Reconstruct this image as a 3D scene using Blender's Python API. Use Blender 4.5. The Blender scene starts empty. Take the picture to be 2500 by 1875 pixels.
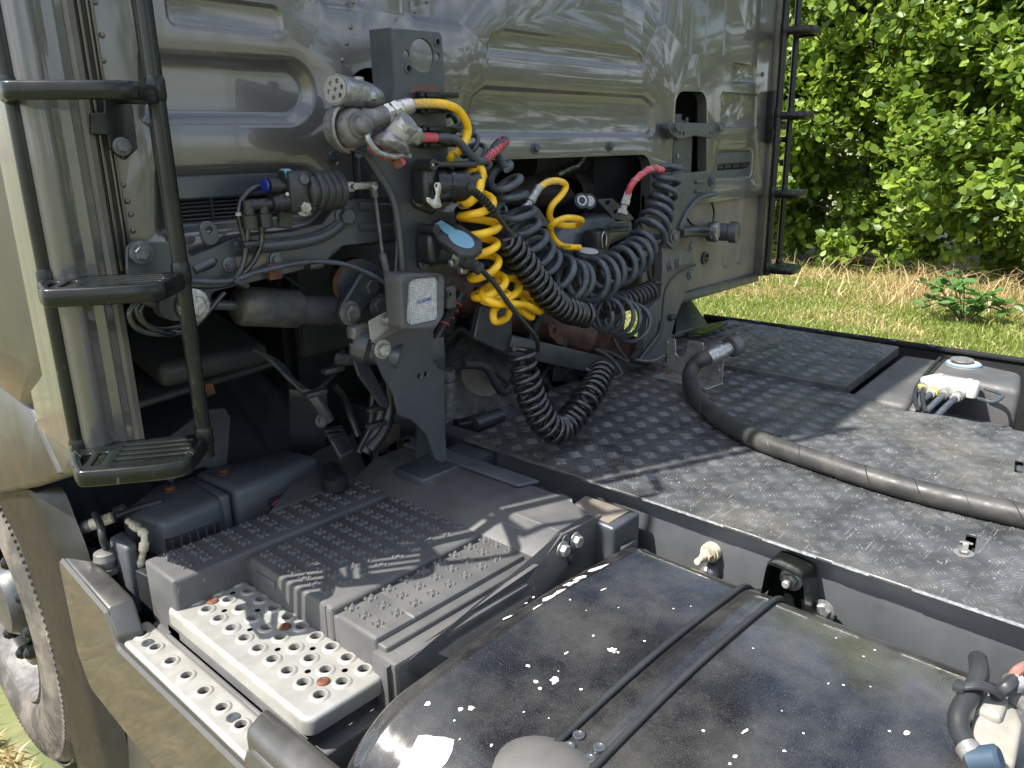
import bpy, bmesh, math, random
import numpy as np
from mathutils import Vector, Matrix, noise
from mathutils.geometry import tessellate_polygon, delaunay_2d_cdt
random.seed(7)
R = math.radians
scn = bpy.context.scene
C = scn.collection

# ------------------------------------------------------------ camera
cam_data = bpy.data.cameras.new('camera')
cam = bpy.data.objects.new('camera', cam_data)
C.objects.link(cam)
cam_data.sensor_width = 36
cam_data.lens = 27.670
cam_data.clip_start = 0.05
cam_data.clip_end = 2000
_r = [[0.677164, -0.735575, -0.019419], [0.223982, 0.180915, 0.957654], [0.700914, 0.652839, -0.287265]]      # right, up, forward axes
cam.matrix_world = Matrix(((_r[0][0], _r[1][0], -_r[2][0], -1.70),
                           (_r[0][1], _r[1][1], -_r[2][1], -1.38),
                           (_r[0][2], _r[1][2], -_r[2][2], 1.70),
                           (0, 0, 0, 1)))
scn.camera = cam

# ------------------------------------------------------------ light
SUN_EL, SUN_DIR = R(56), Vector((-1.0, 0.42, 0)).normalized()   # towards the sun
world = bpy.data.worlds.new('World')
scn.world = world
world.use_nodes = True
wn, wl = world.node_tree.nodes, world.node_tree.links
bg = wn['Background']
sky = wn.new('ShaderNodeTexSky')
sky.sky_type = 'NISHITA'
sky.sun_disc = False
sky.sun_elevation = SUN_EL
sky.sun_rotation = math.atan2(SUN_DIR.x, SUN_DIR.y)
sky.dust_density = 1.5
tc = wn.new('ShaderNodeTexCoord')
mp = wn.new('ShaderNodeMapping'); mp.inputs['Scale'].default_value = (1, 1, 2.6)
cl = wn.new('ShaderNodeTexNoise'); cl.inputs['Scale'].default_value = 2.3; cl.inputs['Detail'].default_value = 7
cr = wn.new('ShaderNodeValToRGB')
cr.color_ramp.elements[0].position = 0.46; cr.color_ramp.elements[1].position = 0.66
mx = wn.new('ShaderNodeMixRGB'); mx.inputs['Color2'].default_value = (8.5, 8.8, 9.3, 1)
wl.new(tc.outputs['Generated'], mp.inputs['Vector']); wl.new(mp.outputs[0], cl.inputs['Vector'])
wl.new(cl.outputs['Fac'], cr.inputs['Fac']); wl.new(cr.outputs['Color'], mx.inputs['Fac'])
wl.new(sky.outputs[0], mx.inputs['Color1']); wl.new(mx.outputs[0], bg.inputs['Color'])
bg.inputs['Strength'].default_value = 0.115
sd = bpy.data.lights.new('sun', 'SUN')
sd.energy = 5.0; sd.angle = R(0.53); sd.color = (1, 0.955, 0.88)
sun = bpy.data.objects.new('sun', sd); C.objects.link(sun)
tosun = Vector((SUN_DIR.x*math.cos(SUN_EL), SUN_DIR.y*math.cos(SUN_EL), math.sin(SUN_EL)))
sun.rotation_euler = tosun.to_track_quat('Z', 'Y').to_euler()
scn.view_settings.view_transform = 'Standard'
scn.view_settings.look = 'None'
scn.view_settings.exposure = 1.18
scn.view_settings.gamma = 1
scn.view_settings.use_curve_mapping = False
scn.render.engine = 'CYCLES'
scn.render.resolution_x, scn.render.resolution_y = 1024, 768

# ------------------------------------------------------------ materials
def mat(name, col, rough=.5, metal=0., coat=0., var=.15, scale=9., bump=.15, bscale=260.,
        dust=0., dustcol=(.30, .27, .22), dscale=5., rvar=.12, crough=.05, emit=None, trans=0., rust=0., spec=.5,
        scratch=0., speck=0., streak=0.):
    m = bpy.data.materials.new(name); m.use_nodes = True
    n, l = m.node_tree.nodes, m.node_tree.links
    b = n['Principled BSDF']
    b.inputs['Metallic'].default_value = metal
    b.inputs['Coat Weight'].default_value = coat
    b.inputs['Coat Roughness'].default_value = crough
    b.inputs['Specular IOR Level'].default_value = spec
    b.inputs['Transmission Weight'].default_value = trans
    t = n.new('ShaderNodeTexCoord')
    n1 = n.new('ShaderNodeTexNoise'); n1.inputs['Scale'].default_value = scale; n1.inputs['Detail'].default_value = 8
    l.new(t.outputs['Object'], n1.inputs['Vector'])
    rm = n.new('ShaderNodeMapRange'); rm.inputs['To Min'].default_value = 1-var*1.6; rm.inputs['To Max'].default_value = 1+var*1.6
    rm.inputs['From Min'].default_value = .3; rm.inputs['From Max'].default_value = .7
    l.new(n1.outputs['Fac'], rm.inputs['Value'])
    mul = n.new('ShaderNodeVectorMath'); mul.operation = 'SCALE'; mul.inputs[0].default_value = col
    l.new(rm.outputs[0], mul.inputs['Scale'])
    cout = mul.outputs['Vector']
    def blend(cout, c2, nscale, lo, hi, amt, dist=None):
        nn = n.new('ShaderNodeTexNoise'); nn.inputs['Scale'].default_value = nscale; nn.inputs['Detail'].default_value = 9
        nn.inputs['Roughness'].default_value = .65
        l.new(t.outputs['Object'], nn.inputs['Vector'])
        r_ = n.new('ShaderNodeMapRange'); r_.inputs['From Min'].default_value = lo; r_.inputs['From Max'].default_value = hi
        r_.inputs['To Max'].default_value = amt
        l.new(nn.outputs['Fac'], r_.inputs['Value'])
        x = n.new('ShaderNodeMixRGB'); x.inputs['Color2'].default_value = (*c2, 1)
        l.new(r_.outputs[0], x.inputs['Fac']); l.new(cout, x.inputs['Color1'])
        return x.outputs[0], r_.outputs[0]
    dm = None
    if dust: cout, dm = blend(cout, dustcol, dscale, .42, .68, dust)
    if rust: cout, _ = blend(cout, (.20, .075, .03), 14, .60, .66, rust)
    if scratch:
        w = n.new('ShaderNodeMapping'); w.inputs['Rotation'].default_value = (.4, .7, .6); w.inputs['Scale'].default_value = (160, 5, 30)
        l.new(t.outputs['Object'], w.inputs['Vector'])
        nn = n.new('ShaderNodeTexNoise'); nn.inputs['Scale'].default_value = 1.; nn.inputs['Detail'].default_value = 3
        l.new(w.outputs[0], nn.inputs['Vector'])
        r_ = n.new('ShaderNodeMapRange'); r_.inputs['From Min'].default_value = .69; r_.inputs['From Max'].default_value = .75
        r_.inputs['To Max'].default_value = scratch
        l.new(nn.outputs['Fac'], r_.inputs['Value'])
        x = n.new('ShaderNodeMixRGB'); x.inputs['Color2'].default_value = (.45, .45, .44, 1)
        l.new(r_.outputs[0], x.inputs['Fac']); l.new(cout, x.inputs['Color1']); cout = x.outputs[0]
    if streak:                                                   # road film that has run down the panel
        w2 = n.new('ShaderNodeMapping'); w2.inputs['Scale'].default_value = (26, 26, 1.7); l.new(t.outputs['Object'], w2.inputs['Vector'])
        n5 = n.new('ShaderNodeTexNoise'); n5.inputs['Scale'].default_value = 1; n5.inputs['Detail'].default_value = 6; l.new(w2.outputs[0], n5.inputs['Vector'])
        r5 = n.new('ShaderNodeMapRange'); r5.inputs['From Min'].default_value = .50; r5.inputs['From Max'].default_value = .72; r5.inputs['To Max'].default_value = streak
        l.new(n5.outputs['Fac'], r5.inputs['Value'])
        x5 = n.new('ShaderNodeMixRGB'); x5.inputs['Color2'].default_value = (.17, .16, .135, 1); l.new(r5.outputs[0], x5.inputs['Fac']); l.new(cout, x5.inputs['Color1']); cout = x5.outputs[0]
        cw = n.new('ShaderNodeMapRange'); cw.inputs['To Min'].default_value = coat; cw.inputs['To Max'].default_value = coat*.35; cw.inputs['From Max'].default_value = streak
        l.new(r5.outputs[0], cw.inputs['Value']); l.new(cw.outputs[0], b.inputs['Coat Weight'])
        cout, _ = blend(cout, (.30, .28, .25), 260, .73, .76, .8)
    if speck:
        cout, _ = blend(cout, (.16, .155, .145), 700, .56, .68, speck)
    l.new(cout, b.inputs['Base Color'])
    rr = n.new('ShaderNodeMapRange'); rr.inputs['From Min'].default_value = .3; rr.inputs['From Max'].default_value = .7
    rr.inputs['To Min'].default_value = max(.02, rough-rvar); rr.inputs['To Max'].default_value = min(1, rough+rvar)
    n2 = n.new('ShaderNodeTexNoise'); n2.inputs['Scale'].default_value = scale*2.7; n2.inputs['Detail'].default_value = 6
    l.new(t.outputs['Object'], n2.inputs['Vector'])
    l.new(n2.outputs['Fac'], rr.inputs['Value']); l.new(rr.outputs[0], b.inputs['Roughness'])
    if bump:
        n3 = n.new('ShaderNodeTexNoise'); n3.inputs['Scale'].default_value = bscale; n3.inputs['Detail'].default_value = 3
        l.new(t.outputs['Object'], n3.inputs['Vector'])
        bp = n.new('ShaderNodeBump'); bp.inputs['Strength'].default_value = bump; bp.inputs['Distance'].default_value = .001
        l.new(n3.outputs['Fac'], bp.inputs['Height']); l.new(bp.outputs[0], b.inputs['Normal'])
    return m

M = {}
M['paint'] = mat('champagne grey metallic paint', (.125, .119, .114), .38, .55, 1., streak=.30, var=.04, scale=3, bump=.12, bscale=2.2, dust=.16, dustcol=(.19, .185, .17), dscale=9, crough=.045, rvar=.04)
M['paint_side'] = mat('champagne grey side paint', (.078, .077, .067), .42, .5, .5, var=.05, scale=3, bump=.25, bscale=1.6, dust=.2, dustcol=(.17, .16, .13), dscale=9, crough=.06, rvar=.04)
M['paint2'] = mat('lower body grey metallic plastic', (.080, .080, .078), .42, .6, .25, var=.06, bump=.1, bscale=500, dust=.12, crough=.2, scratch=.15)
M['paint_in'] = mat('matt inner body paint', (.11, .10, .085), .55, .2, .1, var=.1, bump=.1, dust=.2)
M['chassis'] = mat('chassis grey paint', (.040, .046, .054), .38, .0, .25, var=.14, bump=.10, dust=.18, dustcol=(.14, .14, .135), crough=.25, dscale=7)
M['frame'] = mat('frame rail grey paint', (.060, .066, .073), .42, .0, .2, var=.08, bump=.08, dust=.2, dustcol=(.2, .19, .18), crough=.25)
M['plastic'] = mat('weathered grey plastic', (.066, .066, .067), .58, 0, 0, var=.12, bump=.35, bscale=420, dust=.45, dustcol=(.13, .125, .115), dscale=6, scratch=.3)
M['stud'] = mat('worn grip plastic', (.070, .070, .071), .5, var=.1, bump=.1, dust=.4, dustcol=(.17, .165, .15))
M['plastic_b'] = mat('blue grey plastic cover', (.062, .070, .082), .5, 0, 0, var=.15, bump=.3, bscale=420, dust=.5, dustcol=(.13, .125, .12))
M['black'] = mat('black plastic', (.016, .017, .019), .36, 0, .1, var=.2, bump=.2, dust=.15, dustcol=(.05, .05, .05))
M['void'] = mat('grimy underbody and dark void', (.022, .024, .027), .6, 0, 0, var=.4, bump=.3, bscale=60, dust=.3, dustcol=(.035, .033, .03))  # grimy parts, and the dark sheets that stand for unlit space
M['gloss'] = mat('glossy black green paint', (.006, .008, .007), .28, 0, .12, var=.2, bump=.15, bscale=90, crough=.12, rvar=.08, scratch=.15, dust=.05, dustcol=(.1, .1, .1), spec=.28)
M['tank'] = mat('black tank paint dusty', (.011, .011, .012), .17, 0, .5, var=.3, bump=.05, dust=.55, dustcol=(.085, .083, .076), dscale=4.5, crough=.08, speck=.6)
M['rubber'] = mat('black rubber', (.022, .023, .025), .45, 0, 0, var=.2, bump=.2, dust=.25, dustcol=(.06, .062, .065))
M['hose_blue'] = mat('faded blue black hose', (.036, .044, .055), .42, 0, .1, var=.25, scale=40, bump=.15, dust=.5, dustcol=(.10, .115, .13), dscale=25)
M['hose_gloss'] = mat('glossy black cable', (.014, .015, .016), .2, 0, .4, var=.2, bump=.1, crough=.1)
M['yellow'] = mat('yellow hose plastic', (.90, .52, .010), .34, 0, .25, var=.12, scale=30, bump=.06, dust=.15, dustcol=(.35, .22, .05), dscale=35)
M['red'] = mat('faded red plastic', (.50, .055, .075), .45, 0, .1, var=.2, scale=40, dust=.3, dustcol=(.45, .2, .2), dscale=30)
M['white'] = mat('faded white plastic', (.42, .41, .39), .5, var=.15, dust=.3, dscale=20)
M['step'] = mat('bare aluminium tread', (.35, .35, .33), .44, .4, 0, var=.06, scale=14, bump=.12, bscale=300, dust=.6, dustcol=(.27, .25, .20), dscale=9, scratch=.2)
M['steel'] = mat('brushed steel', (.50, .49, .46), .36, .8, 0, var=.15, scale=30, bump=.15, dust=.3, dscale=25)
M['zinc'] = mat('zinc plated steel', (.36, .36, .34), .42, .6, 0, var=.25, scale=60, bump=.2, dust=.4, dscale=45)
M['boltg'] = mat('grey painted bolt', (.11, .115, .12), .42, .25, 0, var=.3, scale=60, bump=.2, dust=.4, dustcol=(.1, .1, .1), dscale=45)
M['castal'] = mat('corroded cast aluminium', (.40, .40, .395), .42, .8, 0, var=.22, scale=110, bump=.8, bscale=160, dust=.5, dustcol=(.2, .19, .17), dscale=30)
M['castdk'] = mat('dark grey cast metal', (.16, .155, .15), .5, .4, 0, var=.25, scale=40, bump=.3)
M['rust'] = mat('rusty steel', (.12, .045, .022), .7, .1, 0, var=.35, scale=30, bump=.5)
M['exhaust'] = mat('rusty brown exhaust pipe', (.085, .045, .035), .65, .2, 0, var=.35, scale=25, bump=.5)
M['glass'] = mat('clear fluted glass', (.9, .9, .92), .12, 0, .3, trans=.75, var=.03, bump=0)
M['lens'] = mat('fluted lamp glass', (.66, .66, .67), .22, .35, .6, var=.10, scale=40, bump=.0)
M['blue'] = mat('pale blue plastic label', (.14, .30, .40), .45, var=.1, dust=.2, dustcol=(.1, .2, .25))
M['bluecap'] = mat('blue grey cap', (.035, .06, .09), .5, var=.2)
M['tyre'] = mat('dusty tyre rubber', (.05, .047, .043), .75, 0, 0, var=.2, bump=.4, bscale=150, dust=.8, dustcol=(.22, .19, .155), dscale=10)
M['orange'] = mat('amber lamp', (.7, .22, .01), .3)
M['cream'] = mat('cream corrugated conduit', (.50, .44, .32), .6, var=.3, scale=40, bump=.2, rust=.7)
M['chip'] = mat('bare white primer', (.62, .62, .60), .6, var=.04, bump=.3)
M['module'] = mat('corroded white module', (.22, .215, .195), .7, 0, 0, var=.15, scale=25, bump=.6, bscale=80, dust=.4, dustcol=(.28, .235, .16), dscale=12)
M['ink'] = mat('black print', (.01, .01, .01), .6, bump=0)
M['inkw'] = mat('grey stamped print', (.16, .17, .18), .6, bump=0)
M['inkb'] = mat('blue violet print', (.05, .05, .30), .4, bump=0)
M['mesh'] = mat('woven heat shield', (.055, .048, .045), .7, .2, 0, var=.3, scale=30, bump=1., bscale=330)
M['tan'] = mat('tan inner paint', (.17, .15, .115), .55, .1, 0, var=.1, dust=.2)

# ------------------------------------------------------------ mesh helpers
def tag(o, label=None, cat=None, group=None, kind=None):
    if label: o['label'] = label
    if cat: o['category'] = cat
    if group: o['group'] = group
    if kind: o['kind'] = kind
    return o

def empty(name, loc, label, cat, group=None):
    o = bpy.data.objects.new(name, None); C.objects.link(o)
    o.location = loc; o.empty_display_size = .1
    return tag(o, label, cat, group)

def finish(name, bm, m, parent=None, smooth=35, kind=None, label=None):
    bmesh.ops.recalc_face_normals(bm, faces=bm.faces[:])
    me = bpy.data.meshes.new(name); bm.to_mesh(me); bm.free()
    ms = m if isinstance(m, (list, tuple)) else [m]
    for x in ms: me.materials.append(M[x] if isinstance(x, str) else x)
    if smooth:
        me.shade_smooth(); me.set_sharp_from_angle(angle=R(smooth))
    o = bpy.data.objects.new(name, me); C.objects.link(o)
    if parent is not None:
        o.parent = parent
        pw = parent
        off = Vector((0, 0, 0))
        while pw is not None:
            off += pw.location; pw = pw.parent
        o.location = -off
    if kind: o['kind'] = kind
    if label: o['label'] = label
    return o

def raw(name, verts, faces, m, parent=None, smooth=False, kind=None):
    me = bpy.data.meshes.new(name)
    v = np.asarray(verts, dtype=np.float32); f = np.asarray(faces, dtype=np.int32)
    me.vertices.add(len(v)); me.vertices.foreach_set('co', v.ravel())
    k = f.shape[1]
    me.loops.add(f.size); me.loops.foreach_set('vertex_index', f.ravel())
    me.polygons.add(len(f)); me.polygons.foreach_set('loop_start', np.arange(0, f.size, k, dtype=np.int32))
    me.update(); me.validate()
    ms = m if isinstance(m, (list, tuple)) else [m]
    for x in ms: me.materials.append(M[x] if isinstance(x, str) else x)
    if smooth: me.shade_smooth()
    o = bpy.data.objects.new(name, me); C.objects.link(o)
    if parent is not None: o.parent = parent
    if kind: o['kind'] = kind
    return o

def box(bm, c, s, rot=None, bev=0, seg=2):
    r = bmesh.ops.create_cube(bm, size=1)
    vs = r['verts']
    mt = Matrix.Translation(c) @ (rot.to_4x4() if rot is not None else Matrix()) @ Matrix.Diagonal((*s, 1))
    bmesh.ops.transform(bm, matrix=mt, verts=vs)
    if bev:
        es = list({e for v in vs for e in v.link_edges})
        bmesh.ops.bevel(bm, geom=es, offset=bev, segments=seg, profile=.5, affect='EDGES')

def bbox(bm, a, b, bev=0):
    box(bm, [(a[i]+b[i])/2 for i in range(3)], [abs(b[i]-a[i]) for i in range(3)], None, bev)

def frames(pts, closed=False):
    pts = [Vector(p) for p in pts]
    n = len(pts); out = []
    up = None
    for i in range(n):
        t = (pts[min(i+1, n-1)]-pts[max(i-1, 0)])
        if t.length < 1e-9: t = Vector((0, 0, 1))
        t.normalize()
        if up is None:
            up = Vector((0, 0, 1)) if abs(t.z) < .9 else Vector((1, 0, 0))
        a = (up - t*up.dot(t))
        if a.length < 1e-6: a = t.orthogonal()
        a.normalize(); up = a
        out.append((pts[i], t, a, t.cross(a)))
    return out

def tube(bm, pts, r, n=10, cap=True, rf=None):
    fr = frames(pts); rings = []
    for i, (p, t, a, b) in enumerate(fr):
        rr = rf(i/(len(fr)-1)) if rf else (r[i] if isinstance(r, (list, tuple)) else r)
        rings.append([bm.verts.new(p + (a*math.cos(2*math.pi*k/n) + b*math.sin(2*math.pi*k/n))*rr) for k in range(n)])
    for i in range(len(rings)-1):
        for k in range(n):
            bm.faces.new((rings[i][k], rings[i][(k+1) % n], rings[i+1][(k+1) % n], rings[i+1][k]))
    if cap:
        bm.faces.new(rings[0][::-1]); bm.faces.new(rings[-1])

def lathe(bm, p, axis, prof, n=24, cap=True):
    """prof: list of (distance along axis, radius)"""
    p = Vector(p); t = Vector(axis).normalized()
    a = t.orthogonal().normalized(); b = t.cross(a)
    rings = []
    for d, r in prof:
        r = max(r, 1e-5)
        rings.append([bm.verts.new(p+t*d+(a*math.cos(2*math.pi*k/n)+b*math.sin(2*math.pi*k/n))*r) for k in range(n)])
    for i in range(len(rings)-1):
        for k in range(n):
            bm.faces.new((rings[i][k], rings[i][(k+1) % n], rings[i+1][(k+1) % n], rings[i+1][k]))
    if cap:
        bm.faces.new(rings[0][::-1]); bm.faces.new(rings[-1])

def spline(pts, k=12):
    P = [Vector(p) for p in pts]
    P = [P[0]*2-P[1]] + P + [P[-1]*2-P[-2]]
    out = []
    for i in range(1, len(P)-2):
        a, b, c, d = P[i-1], P[i], P[i+1], P[i+2]
        for j in range(k):
            t = j/k
            out.append(.5*((2*b)+(c-a)*t+(2*a-5*b+4*c-d)*t*t+(3*b-a-3*c+d)*t**3))
    out.append(P[-2])
    return out

def coil(pts, rad, turns, per=18, phase=0, sgn=1, wob=.05, dens=None):
    """helix round the spline through pts; rad number or list along the path"""
    c = spline(pts, 24)
    L = [0]
    for i in range(1, len(c)): L.append(L[-1]+(c[i]-c[i-1]).length)
    tot = L[-1]; fr = frames(c)
    N = int(turns*per); out = []
    rl = rad if isinstance(rad, (list, tuple)) else [rad, rad]
    j = 0
    rnd = random.Random(int(turns*100))
    w = [rnd.uniform(-1, 1) for _ in range(int(turns)+3)]
    for i in range(N+1):
        u = i/N
        s = (dens(u) if dens else u)*tot
        while j < len(L)-2 and L[j+1] < s: j += 1
        f = (s-L[j])/max(1e-9, L[j+1]-L[j])
        p = c[j].lerp(c[j+1], f); a = fr[j][2].lerp(fr[j+1][2], f); b = fr[j][3].lerp(fr[j+1][3], f)
        q = u*(len(rl)-1); qi = min(int(q), len(rl)-2); rr = rl[qi]+(rl[qi+1]-rl[qi])*(q-qi)
        tn = u*turns; ti = int(tn); tf = tn-ti; wv = w[ti]*(1-tf)+w[ti+1]*tf
        rr *= 1+wob*wv
        an = phase+sgn*2*math.pi*tn
        out.append(p+(a*math.cos(an)+b*math.sin(an))*rr + fr[j][1]*(wob*rr*wv*.8))
    return out

def rpoly(pts, r=0., inset=0., seg=6):
    """offset a 2D polygon inwards and round its corners; r number or list"""
    n = len(pts)
    ar = sum(pts[i][0]*pts[(i+1) % n][1]-pts[(i+1) % n][0]*pts[i][1] for i in range(n))
    if ar < 0:
        pts = pts[::-1]
        if isinstance(r, (list, tuple)): r = list(r)[::-1]
    rs = list(r) if isinstance(r, (list, tuple)) else [r]*n
    P = [Vector(p) for p in pts]
    out = []
    q = []
    for i in range(n):
        a, b, c = P[i-1], P[i], P[(i+1) % n]
        d1 = (b-a).normalized(); d2 = (c-b).normalized()
        n1 = Vector((-d1.y, d1.x)); n2 = Vector((-d2.y, d2.x))
        k = 1+n1.dot(n2)
        q.append(b+(n1+n2)*(inset/max(k, .15)))
    for i in range(n):
        b = q[i]; a = q[i-1]; c = q[(i+1) % n]
        d1 = (a-b); d2 = (c-b)
        cosang = max(-1, min(1, d1.normalized().dot(d2.normalized())))
        ang = math.acos(cosang)
        cross = (P[i]-P[i-1]).cross(P[(i+1) % n]-P[i])
        rr = rs[i]-inset if cross > 0 else rs[i]+inset
        rr = max(rr, .0)
        if rr < 1e-4 or ang > 3.12:
            rr = 1e-4 if seg else 0
        tl = rr/math.tan(ang/2) if ang < 3.12 else 1e-4
        m_ = min(d1.length, d2.length)*.49
        if tl > m_: tl = m_; rr = tl*math.tan(ang/2)
        s = b+d1.normalized()*tl; e = b+d2.normalized()*tl
        for k in range(seg+1):
            t = k/seg
            # quadratic bezier approximates the arc
            w = (4/3*math.tan((math.pi-ang)/4))*rr if ang < 3.12 else 0
            c1 = s+(b-s).normalized()*w if tl > 1e-6 else s; c2 = e+(b-e).normalized()*w if tl > 1e-6 else e
            out.append(s*(1-t)**3+c1*3*t*(1-t)**2+c2*3*t*t*(1-t)+e*t**3)
    return out

def circ(c, r, n=20, ry=None, rot=0):
    ry = ry or r
    return [Vector((c[0]+r*math.cos(2*math.pi*k/n)*math.cos(rot)-ry*math.sin(2*math.pi*k/n)*math.sin(rot),
                    c[1]+r*math.cos(2*math.pi*k/n)*math.sin(rot)+ry*math.sin(2*math.pi*k/n)*math.cos(rot))) for k in range(n)]

# survey helper: world point on a plane X, Y or Z = w that was measured at (u, v) of a survey crop (x0, y0, width, zoomed width)
_reg = dict(R1=(0,0,900,2133),R2=(700,0,600,1991),R3=(1200,0,800,1896),R5=(250,350,750,1914),R6=(900,250,800,1896),R7=(0,600,700,1452),R8=(600,700,700,1936),
            S1=(0,1150,800,1831),S2=(300,1050,700,1408),S3=(900,1150,700,1602),S4=(1600,1150,900,2059),S5=(1550,700,950,2212),S6=(1100,780,700,2037),S7=(780,150,420,1991),S8=(950,350,400,1207),D=(0,0,2500,2212))
_c0 = Vector((-1.70, -1.38, 1.70)); _f = 27.670/36*2500
def _on(k, r, u, v, w):
    x0, y0, wd, z = _reg[r]; s = wd/z
    a = (x0+u*s-1250)/_f; b = -(y0+v*s-937.5)/_f
    d = Vector(_r[0])*a+Vector(_r[1])*b+Vector(_r[2])
    return _c0+d*((w-_c0[k])/d[k])
def PX(r, u, v, w): return _on(0, r, u, v, w)
def PY(r, u, v, w): return _on(1, r, u, v, w)
def PZ(r, u, v, w): return _on(2, r, u, v, w)
def WX(r, u, v, w): return _on(0, r, u, v, w).yz
def WY(r, u, v, w): return _on(1, r, u, v, w).xz
def WZ(r, u, v, w): return _on(2, r, u, v, w).xy

class Fr:
    """plane: origin, u axis, v axis, w = direction of the visible face"""
    def __init__(s, o, u, v, w=None):
        s.o = Vector(o); s.u = Vector(u).normalized(); s.v = Vector(v).normalized()
        s.w = Vector(w).normalized() if w is not None else s.u.cross(s.v)
    def __call__(s, a, b, c=0.): return s.o+s.u*a+s.v*b+s.w*c
    def loc(s, p):
        d = Vector(p)-s.o; return (d.dot(s.u), d.dot(s.v))

WALL = Fr((0, 0, 0), (1, 0, 0), (0, 0, 1), (0, -1, 0))      # faces the rear
SIDE = Fr((0, 0, 0), (0, 1, 0), (0, 0, 1), (-1, 0, 0))      # faces the near side
TOP = Fr((0, 0, 0), (1, 0, 0), (0, 1, 0), (0, 0, 1))

def offs(loop, d):
    """cheap vertex-normal offset of a dense loop (positive = inwards for CCW)"""
    n = len(loop); out = []
    for i in range(n):
        a, b, c = loop[i-1], loop[i], loop[(i+1) % n]
        d1 = (b-a); d2 = (c-b)
        if d1.length < 1e-8: d1 = d2
        if d2.length < 1e-8: d2 = d1
        d1 = d1.normalized(); d2 = d2.normalized()
        n1 = Vector((-d1.y, d1.x)); n2 = Vector((-d2.y, d2.x))
        k = max(1+n1.dot(n2), .3)
        out.append(b+(n1+n2)*(d/k))
    return out

def ccw(l):
    n = len(l)
    ar = sum(l[i][0]*l[(i+1) % n][1]-l[(i+1) % n][0]*l[i][1] for i in range(n))
    return [Vector((p[0], p[1])) for p in (l if ar > 0 else l[::-1])]

def inpoly(x, y, l):
    c = False; j = len(l)-1
    for i in range(len(l)):
        a, b = l[i], l[j]
        if (a[1] > y) != (b[1] > y) and x < (b[0]-a[0])*(y-a[1])/(b[1]-a[1])+a[0]: c = not c
        j = i
    return c

def plate(bm, fr, outer, holes=(), t=.004, w=0., bev=.0, back=True):
    """solid plate with holes; visible face at w, body goes to w - t"""
    outer = ccw(outer); holes = [ccw(h)[::-1] for h in holes]
    loops = [outer]+holes
    top = [offs(l, bev) if bev else l for l in loops]
    def add(ls, z): return [[bm.verts.new(fr(p.x, p.y, z)) for p in l] for l in ls]
    def fill(ls, vs, rev):
        P2, E2 = [], []
        for l in ls:
            b = len(P2); P2 += [Vector((p.x, p.y)) for p in l]
            E2 += [(b+i, b+(i+1) % len(l)) for i in range(len(l))]
        co, _e, tris, ov, _1, _2 = delaunay_2d_cdt(P2, E2, [], 0, 1e-6)
        flat = [v for l in vs for v in l]
        mp_ = {}
        for i, o in enumerate(ov):
            if o: mp_[i] = flat[o[0]]
            else: mp_[i] = bm.verts.new(fr(co[i].x, co[i].y, fr_z[0]))
        for f in tris:
            cx = sum(co[i].x for i in f)/3; cy = sum(co[i].y for i in f)/3
            if not inpoly(cx, cy, ls[0]) or any(inpoly(cx, cy, h) for h in ls[1:]): continue
            try: bm.faces.new([mp_[i] for i in (f[::-1] if rev else f)])
            except ValueError: pass
    def ring(A, B):
        for a, b in zip(A, B):
            n = len(a)
            for i in range(n):
                try: bm.faces.new((a[i], a[(i+1) % n], b[(i+1) % n], b[i]))
                except ValueError: pass
    fr_z = [w]
    vt = add(top, w)
    fill(top, vt, False)
    if bev:
        v1 = add(loops, w-bev); ring(vt, v1)
    else: v1 = vt
    if t > 0:
        v2 = add(loops, w-t); ring(v1, v2)
        fr_z[0] = w-t
        if back: fill(loops, v2, True)

def recess(bm, fr, poly, r, prof, w=0., fill=True, seg=8):
    """rings of an embossed panel: prof = [(inset, depth)], first should be (0,0)"""
    prev = None; last = None
    for ins, dep in prof:
        l = rpoly(poly, r, ins, seg)
        vs = [bm.verts.new(fr(p.x, p.y, w-dep)) for p in l]
        if prev:
            n = len(vs)
            for i in range(n):
                bm.faces.new((prev[i], prev[(i+1) % n], vs[(i+1) % n], vs[i]))
        prev = vs; last = l
    if fill:
        bm.faces.new(prev)

def hexbolt(bm, p, nrm, r=.012, h=.009, washer=True, stud=0):
    p = Vector(p); t = Vector(nrm).normalized()
    a = t.orthogonal().normalized(); b = t.cross(a)
    if washer: lathe(bm, p, t, [(0, r*1.45), (.002, r*1.45), (.0028, r*1.25)], 20)
    rr = []
    for d, s in ((.0025, 1), (h*.82, 1), (h, .86)):
        rr.append([bm.verts.new(p+t*d+(a*math.cos(math.pi/3*k)+b*math.sin(math.pi/3*k))*r*s) for k in range(6)])
    for i in range(2):
        for k in range(6): bm.faces.new((rr[i][k], rr[i][(k+1) % 6], rr[i+1][(k+1) % 6], rr[i+1][k]))
    bm.faces.new(rr[-1])
    if stud: lathe(bm, p, t, [(h*.9, r*.5), (h+stud, r*.5), (h+stud+.002, r*.38)], 12)

_bolt = {}
def bolt(p, nrm, r, parent, m='boltg', h=None, stud=0, washer=True, name='bolt'):
    bm = bmesh.new(); hexbolt(bm, p, nrm, r, h or r*.8, washer, stud)
    return finish(name, bm, m, parent, 30)

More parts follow.
